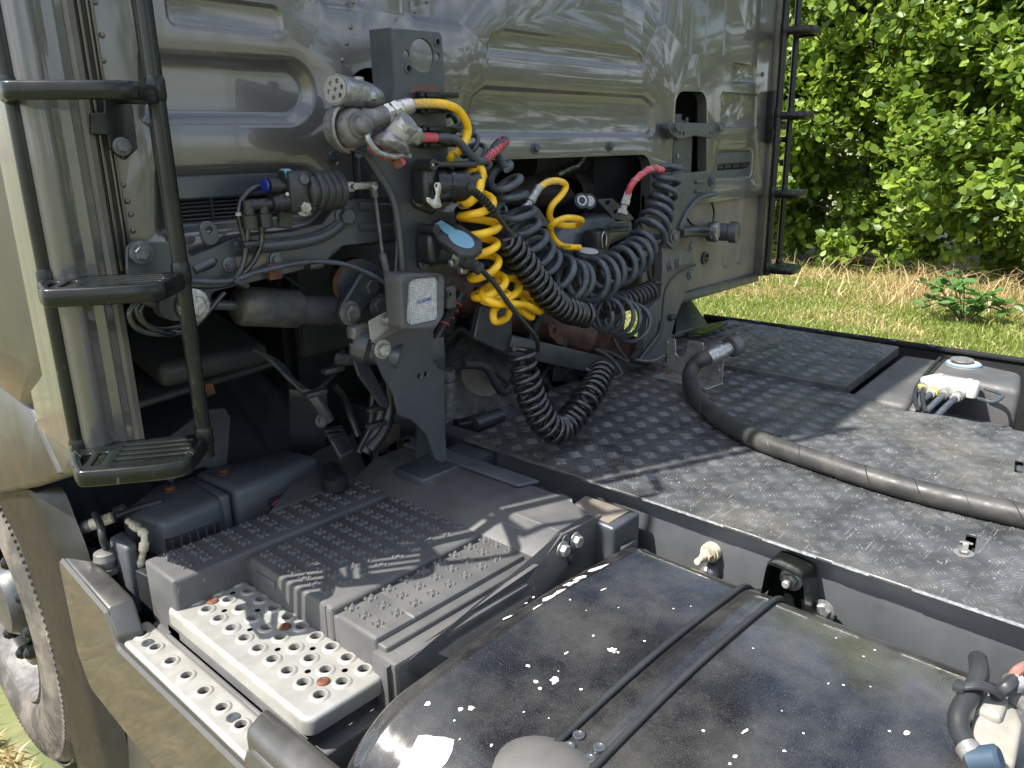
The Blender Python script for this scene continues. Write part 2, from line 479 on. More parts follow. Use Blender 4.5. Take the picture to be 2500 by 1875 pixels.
def text(name, s, size, fr, pos, m, parent, w=.0006, ang=0):
    cu = bpy.data.curves.new(name, 'FONT'); cu.body = s; cu.size = size; cu.extrude = .0002
    cu.align_x = 'CENTER'; cu.align_y = 'CENTER'
    o = bpy.data.objects.new('t', cu); C.objects.link(o)
    me = bpy.data.meshes.new_from_object(o.evaluated_get(bpy.context.evaluated_depsgraph_get()))
    bpy.data.objects.remove(o); bpy.data.curves.remove(cu)
    ca, sa = math.cos(ang), math.sin(ang)
    for v in me.vertices:
        x, y, z = v.co
        v.co = fr(pos[0]+x*ca-y*sa, pos[1]+x*sa+y*ca, w+z)
    me.materials.clear(); me.materials.append(M[m])
    o = bpy.data.objects.new(name, me); C.objects.link(o)
    if parent is not None:
        o.parent = parent; o.location = -sum((q.location for q in chain(parent)), Vector())
    return o

def chain(p):
    while p is not None:
        yield p
        p = p.parent

def copy_to(o, dx, parent):
    c = o.copy(); C.objects.link(c); c.parent = parent; c.location = o.location+Vector(dx); return c

# ============================================================ the truck
truck = empty('truck', (0, 0, 0), 'grey tractor unit seen from behind its cab, with ladders, deck, hoses and black fuel tank', 'truck')
T = truck

# ------------------------------------------------------------ cab rear wall
def cab_wall():
    bm = bmesh.new()
    PW = [(0, 0), (.003, .0015), (.010, .0085), (.013, .010)]
    NAR = [(0, 0), (.0015, .0008), (.006, .0052), (.008, .006)]
    WID = [(0, 0), (.004, .001), (.012, .007), (.022, .015), (.028, .018), (.032, .0185)]
    e = []
    xa = (-1.0396, 1.9179)[0]; xb = (-0.8179, 1.9124)[0]
    zb = (-0.9376, 1.9026)[1]; zt = (-0.9301, 1.9590)[1]
    e.append(([(xa, zb), (xb, zb), (xb, zt), (xa, zt)], .02, NAR))
    e.append(([(-1.1148, 1.7423), (-0.7631, 1.7434), (-0.7498, 1.8765), (-1.0949, 1.8711)], [.02, .07, .07, .02], WID))
    e.append(([(-1.1139, 1.5586), (-0.7548, 1.5608), (-0.7486, 1.6810), (-1.0964, 1.6841)], [.02, .07, .07, .02], WID))
    e.append(([(-0.7427, 1.9630), (-0.6265, 1.9631), (-0.6155, 2.0343), (-0.7382, 2.0187)], .03, PW))
    e.append(([(-0.5157, 1.9612), (-0.3572, 1.9613), (-0.2747, 2.0416), (-0.1569, 2.1081), (-0.5070, 2.0780)], .02, PW))
    e.append(([(-0.5366, 2.0557), (-0.5399, 1.9720), (-0.5355, 1.9641), (-0.5299, 1.9729), (-0.5251, 2.0572)], .01, NAR))
    e.append(([(-0.2962, 1.9135), (0.3777, 1.9092), (0.3635, 1.9509), (0.2859, 1.9701), (-0.2190, 1.9723), (-0.2637, 1.9566)], .03, NAR))
    e.append(([(-0.3684, 1.7254), (0.4507, 1.7205), (0.4319, 1.8214), (0.3787, 1.8432), (-0.2946, 1.8442), (-0.3368, 1.8194)], .03, PW))
    e.append(([(0.4373, 2.0299), (0.4742, 2.0368), (0.4894, 2.1176), (0.4712, 2.2200), (0.2083, 2.2037), (0.2478, 2.0909), (0.3718, 2.0687)], .015, PW))
    e.append(([(0.9124, 1.8941), (1.0840, 1.9000), (1.0773, 1.9619), (0.9036, 1.9630)], .012, NAR))
    e.append(([(0.8393, 1.7502), (1.1106, 1.7511), (1.1024, 1.8671), (0.8376, 1.8678)], .012, NAR))
    e.append(([(0.8108, 1.5794), (1.1085, 1.5733), (1.1026, 1.6864), (0.8348, 1.6852)], .03, WID))
    for x0, x1 in ((1140, 1165), (1225, 1250), (1330, 1358)):
        e.append(([WY('R3', x0, 320, 0), WY('R3', x1-8, 325, 0), WY('R3', x1+10, -200, 0), WY('R3', x0+35, -200, 0)], .008, NAR))
    holes = []
    # arched opening on the right
    arch = rpoly([(0.5433, 1.6092), (0.7663, 1.6123), (0.7406, 1.8634), (0.5533, 1.8580)], [.002, .002, .045, .045], 0, 8)
    holes.append(arch)
    xl, xr = -1.19, 1.205
    zl = 1.515
    a0 = (-0.6864, 1.7776); at = (-0.6356, 1.8621)[1]
    op = (0.4389, 1.6730)
    outer = rpoly([(xl, zl), (a0[0], zl), (a0[0], at), (-.50, at), (-.50, op[1]), (.425, op[1]), (.425, 1.50), (.80, 1.507), (xr, 1.512), (xr, 3.5), (xl, 3.5)],
                  [.002, .002, .06, .002, .002, .05, .004, .004, .01, .01, .01], 0, 8)
    loops = [rpoly(p, r, 0, 8) for p, r, _ in e]
    plate(bm, WALL, outer, holes+loops, t=.0, back=False)
    # folded edges of the openings
    for lp in [outer]+holes:
        lp = ccw(lp); n = len(lp)
        v1 = [bm.verts.new(WALL(p.x, p.y, 0)) for p in lp]; v2 = [bm.verts.new(WALL(p.x, p.y, -.035)) for p in lp]
        for i in range(n): bm.faces.new((v1[i], v1[(i+1) % n], v2[(i+1) % n], v2[i]))
    for p, r, prof in e: recess(bm, WALL, p, r, prof, seg=8)
    bmesh.ops.remove_doubles(bm, verts=bm.verts, dist=.0004)
    return finish('cab_rear_wall', bm, 'paint', T, 28)
wall = cab_wall()

# dimples, studs and bolts on the wall
bm = bmesh.new()
for q in [(-1.1498, 1.9292), (-1.1469, 1.8820), (-1.1511, 1.8449), (-1.1505, 1.6540), (-1.1474, 1.6273), (-1.1453, 1.6060),
          (-1.1458, 1.5790), (-0.6659, 1.9356), (-0.6783, 1.9049), (-0.6915, 1.8732), (-0.7230, 1.7816), (-0.7224, 1.6753),
          (-0.4970, 1.9804), (-0.4614, 2.0042), (-0.6564, 1.9816), (-0.7023, 1.8444)]:
    lathe(bm, WALL(q[0], q[1], -.001), WALL.w, [(0, .005), (.002, .0048), (.0035, .0025), (.0038, .0005)], 12)
finish('weld_dimples', bm, 'paint', wall, 60)
for q in [(-0.7391, 0.0000, 1.6920), (-0.1152, 0.0000, 1.6980), (0.2081, 0.0000, 1.6993)]:
    bolt(q, (0, -1, 0), .010, wall, 'chassis', .012)
bolt((1.1285, 0.0000, 1.9348), (0, -1, 0), .006, wall, 'chassis')

def louvre(name, quad, ribs, mullions, depth=.012):
    xs = [q[0] for q in quad]; zs = [q[1] for q in quad]
    x0, x1, z0, z1 = min(xs), max(xs), min(zs), max(zs)
    bm = bmesh.new()
    ix0, ix1, iz0, iz1 = x0+.018, x1-.018, z0+.03, z1-.04
    plate(bm, WALL, rpoly([(x0, z0), (x1, z0), (x1, z1), (x0, z1)], .015), [rpoly([(ix0, iz0), (ix1, iz0), (ix1, iz1), (ix0, iz1)], .006)], t=.02, w=-.004, bev=.003)
    v = finish(name, bm, 'chassis', wall, 35)
    bm = bmesh.new(); bbox(bm, (ix0-.01, .045, iz0-.01), (ix1+.01, .05, iz1+.01))
    finish('vent_back', bm, 'void', wall)
    for i in range(ribs):
        bm = bmesh.new(); z = iz0+(i+.5)*(iz1-iz0)/ribs
        box(bm, ((ix0+ix1)/2, .018, z), (ix1-ix0, .016, .003), Matrix.Rotation(R(-35), 3, 'X'), .0008, 1)
        finish('vent_slat', bm, 'black', wall)
    bm = bmesh.new()
    for k in range(mullions):
        x = ix0+(k+1)*(ix1-ix0)/(mullions+1); bbox(bm, (x-.0015, .008, iz0), (x+.0015, .026, iz1))
    finish('vent_mullion', bm, 'black', wall)
louvre('vent_frame', [(-1.0832, 1.6638), (-0.7739, 1.6535), (-0.7848, 1.5512)], 6, 3)
louvre('vent_frame', [(0.8278, 1.5874), (1.1071, 1.5826), (1.0912, 1.6714)], 7, 3)

# lower inner wall right of the middle, with pressed ribs
bm = bmesh.new()
low = [(.425, 1.19), (1.215, 1.205), (1.215, 1.56), (.425, 1.56)]
ribs_ = []
for u0 in (1355, 1430): ribs_.append([(WY('R3', u0, 1500, .02)[0]+dx, z) for dx, z in ((-.02, 1.26), (.02, 1.26), (.02, 1.53), (-.02, 1.53))])
lo = [rpoly(r, .015, 0, 5) for r in ribs_]
plate(bm, Fr((0, .02, 0), (1, 0, 0), (0, 0, 1), (0, -1, 0)), rpoly(low, .01), lo, t=.01)
for r in ribs_: recess(bm, Fr((0, .02, 0), (1, 0, 0), (0, 0, 1), (0, -1, 0)), r, .015, [(0, 0), (.006, -.005), (.01, -.006)], seg=5)
finish('lower_wall_panel', bm, 'tan', T, 30)
bm = bmesh.new(); bbox(bm, (.43, -.004, 1.18), (1.21, .02, 1.212), .004)
finish('lower_wall_lip', bm, 'chassis', T)
bm = bmesh.new(); lathe(bm, (0.8131, 0.0180, 1.3142), (0, -1, 0), [(0, .022), (.006, .022), (.008, .014), (.002, .01)], 24)
finish('rubber_grommet', bm, 'black', T)
# right corner post
bm = bmesh.new()
for x0, x1, y0, y1 in ((1.208, 1.232, -.012, .04), (1.234, 1.256, -.028, .04), (1.258, 1.268, -.016, .04)):
    bbox(bm, (x0, y0, 1.20), (x1, y1, 3.5), .004)
finish('corner_post', bm, 'paint_in', T)
bm = bmesh.new()
for i in range(24):
    z = 1.24+i*.045
    lathe(bm, (1.245, -.028, z), (0, -1, 0), [(0, .005), (.003, .004), (.0035, .0005)], 10)
finish('post_rivets', bm, 'paint_in', T, kind='stuff')
bm = bmesh.new(); bbox(bm, (1.18, -.03, 1.70), (1.20, 0, 1.88), .003); bbox(bm, (1.19, -.035, 1.70), (1.30, -.015, 1.72), .003); bbox(bm, (1.20, -.05, 1.745), (1.255, -.028, 1.775), .006)
finish('ladder_bracket', bm, 'gloss', T)

# damper cylinder seen in the right arch, and its clamp arm
def cab_cylinder(x, z0, z1, txt):
    bm = bmesh.new()
    plate(bm, Fr((x, .0, 0), (1, 0, 0), (0, 0, 1), (0, -1, 0)), rpoly([(-.055, z0), (.055, z0), (.055, z1), (-.055, z1)], .02), t=.10, w=-.03, bev=.01)
    lathe(bm, (x-.01, .07, z1), (0, 0, 1), [(0, .03), (.03, .03), (.03, .036), (.04, .036), (.04, .026), (.06, .026)], 20)
    lathe(bm, (x-.02, .07, z1+.06), (0, 0, 1), [(0, .01), (.06, .01)], 12)
    lathe(bm, (x+.035, .05, z1), (0, 0, 1), [(0, .010), (.035, .010), (.036, .007), (.05, .007)], 10)
    c = finish('cab_suspension_strut', bm, 'chassis', T)
    f = Fr((x, -.03+.0, 0), (1, 0, 0), (0, 0, 1), (0, -1, 0))
    f = Fr((x, .03, 0), (1, 0, 0), (0, 0, 1), (0, -1, 0))
    for i, s in enumerate(txt): text('stamped_text', s, .016, f, (0, z0+.10-i*.018), 'inkw', c, .0012)
    return c
cx = (0.6708, 1.6649)[0]
c_ = cab_cylinder(cx, 1.58, 1.735, ())
bm = bmesh.new(); lathe(bm, (cx-.045, .03-.0008, 1.665), (0, -1, 0), [(0, .008), (.0015, .008)], 16)
finish('round_mark', bm, 'inkw', c_)
fz = Fr((cx, .03, 0), (1, 0, 0), (0, 0, 1), (0, -1, 0))
for i, s in enumerate(('  SCANIA', '06600221', 'KL 3090W')): text('stamped_text', s, .015, fz, (.008, 1.663-i*.02), 'inkw', c_, .0012)
c2 = cab_cylinder(-.60, 1.50, 1.70, ())
fz = Fr((-.60, .03, 0), (1, 0, 0), (0, 0, 1), (0, -1, 0))
for i, s in enumerate(('06', 'KL')): text('stamped_text', s, .016, fz, (-.012, 1.645-i*.02), 'inkw', c2, .0012)
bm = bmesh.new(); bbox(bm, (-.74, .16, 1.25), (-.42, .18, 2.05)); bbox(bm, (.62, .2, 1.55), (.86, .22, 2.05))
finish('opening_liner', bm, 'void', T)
# clamp arm across the arch
def arm_plate(name, pts, y, t, m, holes=(), r=.015, bev=.002, parent=T):
    bm = bmesh.new()
    plate(bm, Fr((0, y, 0), (1, 0, 0), (0, 0, 1), (0, -1, 0)), rpoly(pts, r), [circ(h[0], h[1], 16) for h in holes], t=t, bev=bev)
    return finish(name, bm, m, parent, 35)
ca = arm_plate('cab_latch_arm', [(0.4435, 1.7584), (0.4868, 1.7647), (0.7756, 1.7634), (0.7794, 1.7308), (0.7122, 1.7175), (0.6129, 1.7258), (0.5206, 1.7144), (0.4698, 1.7287)], -.04, .02, 'chassis',
    [((0.5211, 1.7337), .004), ((0.5426, 1.7316), .0055), ((0.7060, 1.7336), .004), ((0.7263, 1.7336), .004)])
bolt((0.4901, -0.0400, 1.7477), (0, -1, 0), .012, ca, 'chassis', .012); bolt((0.7564, -0.0400, 1.7498), (0, -1, 0), .011, ca, 'chassis', .012)
bm = bmesh.new()
for q in ((0.5332, 0.0000, 1.7491), (0.8156, 0.0000, 1.7512)): lathe(bm, q, (0, -1, 0), [(-.01, .017), (.022, .017)], 20)
finish('arm_boss', bm, 'chassis', ca)

# ------------------------------------------------------------ left cab corner
def extr_profile(name, prof, z0, z1, m, parent=T, th=.004):
    """profile: list of (x, y) points running across, extruded up"""
    bm = bmesh.new()
    P2 = [Vector((p[0], p[1])) for p in prof]
    ring = P2+[Vector((p.x, p.y+th)) for p in P2[::-1]]
    a = [bm.verts.new((p.x, p.y, z0)) for p in ring]; b = [bm.verts.new((p.x, p.y, z1)) for p in ring]
    n = len(ring)
    for i in range(n): bm.faces.new((a[i], a[(i+1) % n], b[(i+1) % n], b[i]))
    bm.faces.new(a[::-1]); bm.faces.new(b)
    return finish(name, bm, m, parent, 30)
def arc2(cx, cy, r, a0, a1, n=8): return [(cx+r*math.cos(R(a0+(a1-a0)*i/n)), cy+r*math.sin(R(a0+(a1-a0)*i/n))) for i in range(n+1)]
extr_profile('corner_post', [(-1.288, .20), (-1.291, .06)]+arc2(-1.262, -.0, .030, 180, 300, 9)+[(-1.236, -.022), (-1.222, -.026), (-1.208, -.022)], 1.215, 3.5, 'paint', th=.012)
extr_profile('post_flange', [(-1.207, -.020), (-1.200, -.024), (-1.190, -.022), (-1.187, -.012)], 1.215, 3.5, 'paint_in', th=.012)
bm = bmesh.new()
for x, w_, d in ((-1.178, .006, .012), (-1.168, .004, .016), (-1.158, .006, .009)): bbox(bm, (x-w_/2, -d, 1.515), (x+w_/2, .0, 3.5), .002)
bbox(bm, (-1.092, -.006, 1.515), (-1.080, .0, 3.5), .003)
finish('pressed_ribs', bm, 'paint', wall)
# black ladder foot bracket with bolt
lb = arm_plate('ladder_bracket', [(-1.1711, 1.7896), (-1.1275, 1.7909), (-1.1298, 1.7109), (-1.1526, 1.6924), (-1.1738, 1.7115), (-1.1733, 1.7313), (-1.1979, 1.7321), (-1.1938, 1.7648), (-1.1730, 1.7652)],
               -.030, .010, 'gloss', r=.004)
bolt((-1.1559, -0.0310, 1.7142), (0, -1, 0), .010, lb, 'boltg', .010)
bm = bmesh.new(); tube(bm, [(-1.1530, -0.0200, 1.7859), (-1.1466, -0.0600, 1.7853), (-1.1463, -0.1200, 1.7809)], .008, 8)
finish('bracket_arm', bm, 'gloss', lb)

# body side panels (near side of the cab)
def side_panel(name, pts, r, x, t, m, bev=.012, parent=T, holes=(), seg=8):
    bm = bmesh.new()
    plate(bm, Fr((x, 0, 0), (0, -1, 0), (0, 0, 1), (-1, 0, 0)), rpoly([(-p[0], p[1]) for p in pts], r, 0, seg), holes, t=t, bev=bev)
    return finish(name, bm, m, parent, 50)
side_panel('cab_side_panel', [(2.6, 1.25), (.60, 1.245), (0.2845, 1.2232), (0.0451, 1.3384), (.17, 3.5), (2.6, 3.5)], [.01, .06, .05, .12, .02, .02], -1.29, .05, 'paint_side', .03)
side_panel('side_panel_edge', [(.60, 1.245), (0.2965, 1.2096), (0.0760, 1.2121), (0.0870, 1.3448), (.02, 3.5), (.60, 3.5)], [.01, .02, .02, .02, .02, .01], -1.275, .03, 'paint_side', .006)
bm = bmesh.new()
recess(bm, Fr((-1.293, 0, 0), (0, -1, 0), (0, 0, 1), (-1, 0, 0)), [(-.95, 1.5), (-.55, 1.5), (-.55, 1.9), (-.95, 1.9)], .04, [(0, -.001), (.002, .002), (.004, -.001)], fill=False)
finish('flap_seam', bm, 'black', T)
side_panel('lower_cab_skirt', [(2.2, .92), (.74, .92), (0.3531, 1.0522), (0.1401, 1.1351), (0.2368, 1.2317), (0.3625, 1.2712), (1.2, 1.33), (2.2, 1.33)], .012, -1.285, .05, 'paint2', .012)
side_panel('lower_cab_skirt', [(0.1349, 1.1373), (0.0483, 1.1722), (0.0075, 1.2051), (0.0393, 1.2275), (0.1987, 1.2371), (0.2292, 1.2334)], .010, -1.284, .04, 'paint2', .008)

# mudguard side trim: a long curved band behind the wheel
def band(name, a, b, x, t, m, bulge=.02):
    """quad strip between two polylines given as (y, z), bowed outwards"""
    bm = bmesh.new(); n = len(a); K = 8
    rows = []
    for i in range(n):
        row = []
        for k in range(K+1):
            s = k/K
            y = a[i][0]+(b[i][0]-a[i][0])*s; z = a[i][1]+(b[i][1]-a[i][1])*s
            row.append(bm.verts.new((x-bulge*math.sin(math.pi*(.15+.85*s))**.6 if s < 1 else x+.03, y, z)))
        rows.append(row)
    for i in range(n-1):
        for k in range(K): bm.faces.new((rows[i][k], rows[i+1][k], rows[i+1][k+1], rows[i][k+1]))
    r_ = bmesh.ops.solidify(bm, geom=bm.faces[:], thickness=t)
    return finish(name, bm, m, T, 50)
def sp2(p, k=6): return [(q.x, q.y) for q in spline([(a, b, 0) for a, b in p], k)]
A_ = sp2([(0.7868, 0.9248), (0.7401, 0.8670), (0.6541, 0.8094), (0.5891, 0.6800), (0.5680, 0.5607), (0.5777, 0.4014), (0.5664, 0.2017), (0.5881, -0.0563)])
B_ = sp2([(0.5836, 0.9845), (0.3858, 1.0287), (0.3198, 0.9638), (0.2789, 0.8838), (0.3037, 0.7284), (0.2927, 0.5988), (0.2637, 0.3881), (0.2304, 0.1998)])
band('mudguard_trim', A_, B_, -1.255, .006, 'paint2', .012)
# skirt beside the steps
sk = rpoly([(-.385, .915), (-.085, .885), (-.06, .875), (-.01, .865), (.0, .80), (.40, .80), (.41, .86), (1.6, .86), (1.6, .30), (.2, .30), (-.16, .52), (-.34, .78)][0:0] or
           [(-.345, .895), (-.105, .862), (-.075, .795), (.40, .795), (.40, .565), (-.08, .565), (-.30, .585), (-.345, .66)], [.02, .015, .015, .004, .004, .02, .04, .05], 0, 8)
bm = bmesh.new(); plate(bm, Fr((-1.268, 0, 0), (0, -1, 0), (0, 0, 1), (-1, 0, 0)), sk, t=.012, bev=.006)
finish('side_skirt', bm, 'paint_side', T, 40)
bm = bmesh.new()
# flat top of the skirt
q = [(-1.262, .345, .897), (-1.215, .40, .90), (-1.212, .10, .868), (-1.262, .105, .864)]
def hexa(bm, top, dz, bev=.006):
    """closed solid under four top corners"""
    vt = [bm.verts.new(p) for p in top]; vb = [bm.verts.new((p[0], p[1], p[2]-d)) for p, d in zip(top, dz if isinstance(dz, (list, tuple)) else [dz]*len(top))]
    n = len(top); fs = [bm.faces.new(vt), bm.faces.new(vb[::-1])]
    for i in range(n): fs.append(bm.faces.new((vt[i], vb[i], vb[(i+1) % n], vt[(i+1) % n])))
    if bev:
        es = list({e for f in fs for e in f.edges})
        bmesh.ops.bevel(bm, geom=es, offset=bev, segments=3, profile=.5, affect='EDGES')
hexa(bm, q, .10, .008)
hexa(bm, [(-1.264, .108, .864), (-1.212, .104, .868), (-1.218, .065, .815), (-1.264, .078, .815)], .05, .005)
finish('skirt_top', bm, 'paint2', T, 50)
bm = bmesh.new()
plate(bm, Fr((-1.268, 0, 0), (0, -1, 0), (0, 0, 1), (-1, 0, 0)), rpoly([(.402, .565), (1.9, .565), (1.9, .855), (.43, .855), (.402, .83)], [.02, .02, .02, .03, .02]), t=.02, bev=.008)
hexa(bm, [(-1.262, -.405, .872), (-1.212, -.388, .884), (-1.20, -1.9, .89), (-1.268, -1.9, .868)], .12, .014)
finish('side_skirt', bm, 'paint2', T, 50)
bm = bmesh.new()
plate(bm, Fr((-1.262, 0, 0), (.05, -1, 0), (.12, 0, 1), (-1, 0, 0)), rpoly([(-.44, .57), (1.5, .57), (1.5, .1), (-.40, .1)], .02), t=.02)
finish('lower_skirt', bm, 'paint2', T, 40)

# ------------------------------------------------------------ rear ladders
def ladder(L, Rr, zs, z0, z1, out, grate, rtube=.0128):
    """L, Rr: (x, y) of the stiles; out: push of the tread away from the stiles"""
    L = Vector((*L, 0)); Rr = Vector((*Rr, 0)); o = Vector((*out, 0))
    bm = bmesh.new()
    u = (Rr-L)
    box(bm, (L+Rr)/2+Vector((0, 0, z1)), (u.length, .02, .02), Vector((1, 0, 0)).rotation_difference(u).to_matrix(), .004)
    root = finish('ladder', bm, 'gloss', T, 50)
    for z in zs:                      # welded collars
        for s in (L, Rr):
            bm = bmesh.new(); lathe(bm, s+Vector((0, 0, z-.018)), (0, 0, 1), [(0, rtube*1.02), (.006, rtube*1.18), (.03, rtube*1.18), (.036, rtube*1.02)], 16); finish('collar', bm, 'gloss', root, 50)
    for s in (L, Rr):
        bm = bmesh.new(); tube(bm, [s+Vector((0, 0, z0)), s+Vector((0, 0, z1))], rtube, 16); finish('stile', bm, 'gloss', root, 50)
    for i, z in enumerate(zs):
        un = u.normalized(); on = (o-un*o.dot(un)).normalized(); D_ = o.length; W_ = u.length
        fr = Fr(L+Vector((0, 0, z)), un, on, (0, 0, 1))
        holes = []
        if grate[i]:
            for k in range(4): holes.append(rpoly([(W_*.36, .012+k*.022), (W_*.92, .012+k*.022), (W_*.92, .022+k*.022), (W_*.36, .022+k*.022)], .004, 0, 4))
            for k in range(2): holes.append(rpoly([(W_*(.08+k*.13), D_*.32), (W_*(.15+k*.13), D_*.32), (W_*(.15+k*.13), D_*.85), (W_*(.08+k*.13), D_*.85)], .005, 0, 4))
        bm = bmesh.new()
        if grate[i]:
            plate(bm, fr, rpoly([(-.008, -.012), (W_+.008, -.012), (W_*.96, D_), (W_*.14, D_)], [.01, .01, .03, .03]), holes, t=.004, w=.002, bev=.001)
        p = [fr(0, -.004), fr(W_*.02, D_*.35), fr(W_*.14, D_*.9), fr(W_*.24, D_), fr(W_*.84, D_), fr(W_*.95, D_*.7), fr(W_, -.004)]
        # box-section rim
        sp = spline(p, 5); h = .024 if grate[i] else .022; w_ = .007
        rings = []
        for a, t_, _, _2 in frames(sp):
            sd_ = Vector((t_.y, -t_.x, 0)).normalized()*w_
            rings.append([bm.verts.new(a+sd_*s1+Vector((0, 0, dz))) for s1, dz in ((-1, 0), (-.6, .003), (.6, .003), (1, 0), (1, -h+.003), (.6, -h), (-.6, -h), (-1, -h+.003))])
        for a, b in zip(rings, rings[1:]):
            for k in range(8): bm.faces.new((a[k], a[(k+1) % 8], b[(k+1) % 8], b[k]))
        bm.faces.new(rings[0]); bm.faces.new(rings[-1][::-1])
        finish('rung', bm, 'gloss', root, 50)
    return root
ladder((-1.290, -.004), (-1.126, -.115), (1.232, 1.515, 1.797, 2.08, 2.36), 1.195, 3.3, (-.050, -.105), (1, 1, 0, 0, 0))
ladder((1.29, -.043), (1.165, -.054), (1.245, 1.527, 1.803, 2.085, 2.36), 1.215, 3.3, (.055, -.07), (1, 1, 1, 1, 1), .0115)

# ------------------------------------------------------------ chassis frame and deck
def beam_along_y(bm, x0, x1, y0, y1, z0, z1, bev=.004): bbox(bm, (x0, y0, z0), (x1, y1, z1), bev)
bm = bmesh.new(); beam_along_y(bm, -.372, -.362, -3.2, 1.6, .70, .972, .003); beam_along_y(bm, -.370, -.31, -3.2, 1.6, .962, .970, .002)
rail = finish('frame_rail', bm, 'frame', T)
bm = bmesh.new(); beam_along_y(bm, .375, .385, -3.2, 1.6, .70, .972, .003); beam_along_y(bm, .31, .383, -3.2, 1.6, .962, .970, .002)
finish('frame_rail', bm, 'frame', T)
bm = bmesh.new()
for y in (.9, .35, -.25, -1.1, -2.2): bbox(bm, (-.362, y-.04, .72), (.375, y+.04, .95), .005)
finish('cross_members', bm, 'void', T)
for q in [(-0.3740, -0.1117, 0.8953), (-0.3740, -0.1720, 0.8972), (-0.3740, -0.2312, 0.8995), (-0.3740, -0.2899, 0.9033)]:
    bolt(q, (-1, 0, 0), .0115, rail, 'boltg', .011)
bm = bmesh.new(); lathe(bm, (-0.3720, 0.0053, 0.8935), (-1, 0, 0), [(0, .03), (.004, .03), (.004, .02), (-.01, .018)], 24); finish('hole_ring', bm, 'chassis', rail)
for q, m_, s in [((-0.3740, -0.4836, 0.8725), 'zinc', .024), ((-0.3740, -0.6946, 0.9054), 'cream', .03)]:
    bm = bmesh.new()
    lathe(bm, q, (-1, 0, 0), [(0, .020), (.014, .020), (.014, .017), (.02, .017)], 20)
    hexbolt(bm, Vector(q)+Vector((-.02, 0, 0)), (-1, 0, 0), .014, .012, False, s)
    finish('spacer_bolt', bm, m_, rail)
bm = bmesh.new(); lathe(bm, (-0.3740, -0.6954, 0.8584), (-1, 0, 0), [(0, .018), (.02, .018), (.026, .012)], 16); finish('spacer_bolt', bm, 'castal', rail)

deck_poly = [(-0.3976, 0.0084), (-.18, .028), (0.0702, 0.1134), (0.2030, 0.1193), (0.2083, 0.0503), (0.3477, 0.0299), (0.5896, 0.0390), (.60, .034),
             (.62, -.36), (.61, -.59), (0.5354, -0.7583), (.565, -.88), (.55, -1.1), (.55, -3.0), (-.410, -3.0), (-.408, -1.23), (-.399, -.5)]
deck_poly = [tuple(p) for p in deck_poly]
bm = bmesh.new()
def slot(c, l, w, ang): 
    ca, sa = math.cos(ang), math.sin(ang)
    return [Vector((c[0]+x*ca-y*sa, c[1]+x*sa+y*ca)) for x, y in rpoly([(-l/2, -w/2), (l/2, -w/2), (l/2, w/2), (-l/2, w/2)], w*.35, 0, 4)]
s1 = (-0.1726, -1.1067); s2 = (0.2925, -1.0940)
plate(bm, TOP, rpoly(deck_poly, .008, 0, 3), [slot(s1, .075, .017, R(10)), slot(s2, .085, .017, R(10))], t=.005, w=.985, bev=.0012)
deck = finish('checker_plate', bm, mat('x', (.03,)*3), T, 30)

def pt_in(p, poly):
    c = False; n = len(poly)
    for i in range(n):
        a = poly[i]; b = poly[i-1]
        if (a[1] > p[1]) != (b[1] > p[1]) and p[0] < (b[0]-a[0])*(p[1]-a[1])/(b[1]-a[1])+a[0]: c = not c
    return c
def bars(name, poly, z, parent, m, skip=(), h=.0026):
    V = []; F = []
    x0 = min(p[0] for p in poly); x1 = max(p[0] for p in poly); y0 = max(-1.9, min(p[1] for p in poly)); y1 = max(p[1] for p in poly)
    rnd = random.Random(3)
    sx, sy = .0562, .0705
    for i in range(int((x1-x0)/sx*2)+3):
        for j in range(int((y1-y0)/sy*2)+3):
            if (i+j) % 2: continue
            cx = x0+i*sx/2; cy = y0+j*sy/2
            a = R(45) if i % 2 else R(-38)
            d = Vector((math.cos(a), math.sin(a))); p = Vector((-d.y, d.x))
            L_ = .0125 if i % 2 else .017
            for k in range(5):
                c = Vector((cx, cy))+p*(k-2)*.0072+d*rnd.uniform(-.0008, .0008)
                if not all(pt_in(c+d*s*L_*1.05, poly) for s in (-1, 1)): continue
                if any((c-Vector(s)).length < r for s, r in skip): continue
                w_ = .0021; b = len(V)
                V += [(*(c-d*L_), z), (*(c-d*L_*.45+p*w_), z), (*(c+d*L_*.45+p*w_), z), (*(c+d*L_), z), (*(c+d*L_*.45-p*w_), z), (*(c-d*L_*.45-p*w_), z),
                      (*(c-d*L_*.55), z+h), (*(c+d*L_*.55), z+h)]
                F += [(b, b+6, b+1), (b+1, b+6, b+7), (b+1, b+7, b+2), (b+2, b+7, b+3), (b+3, b+7, b+4), (b+4, b+7, b+6), (b+4, b+6, b+5), (b+5, b+6, b)]
    return raw(name, V, F, m, parent, smooth=False, kind='stuff')
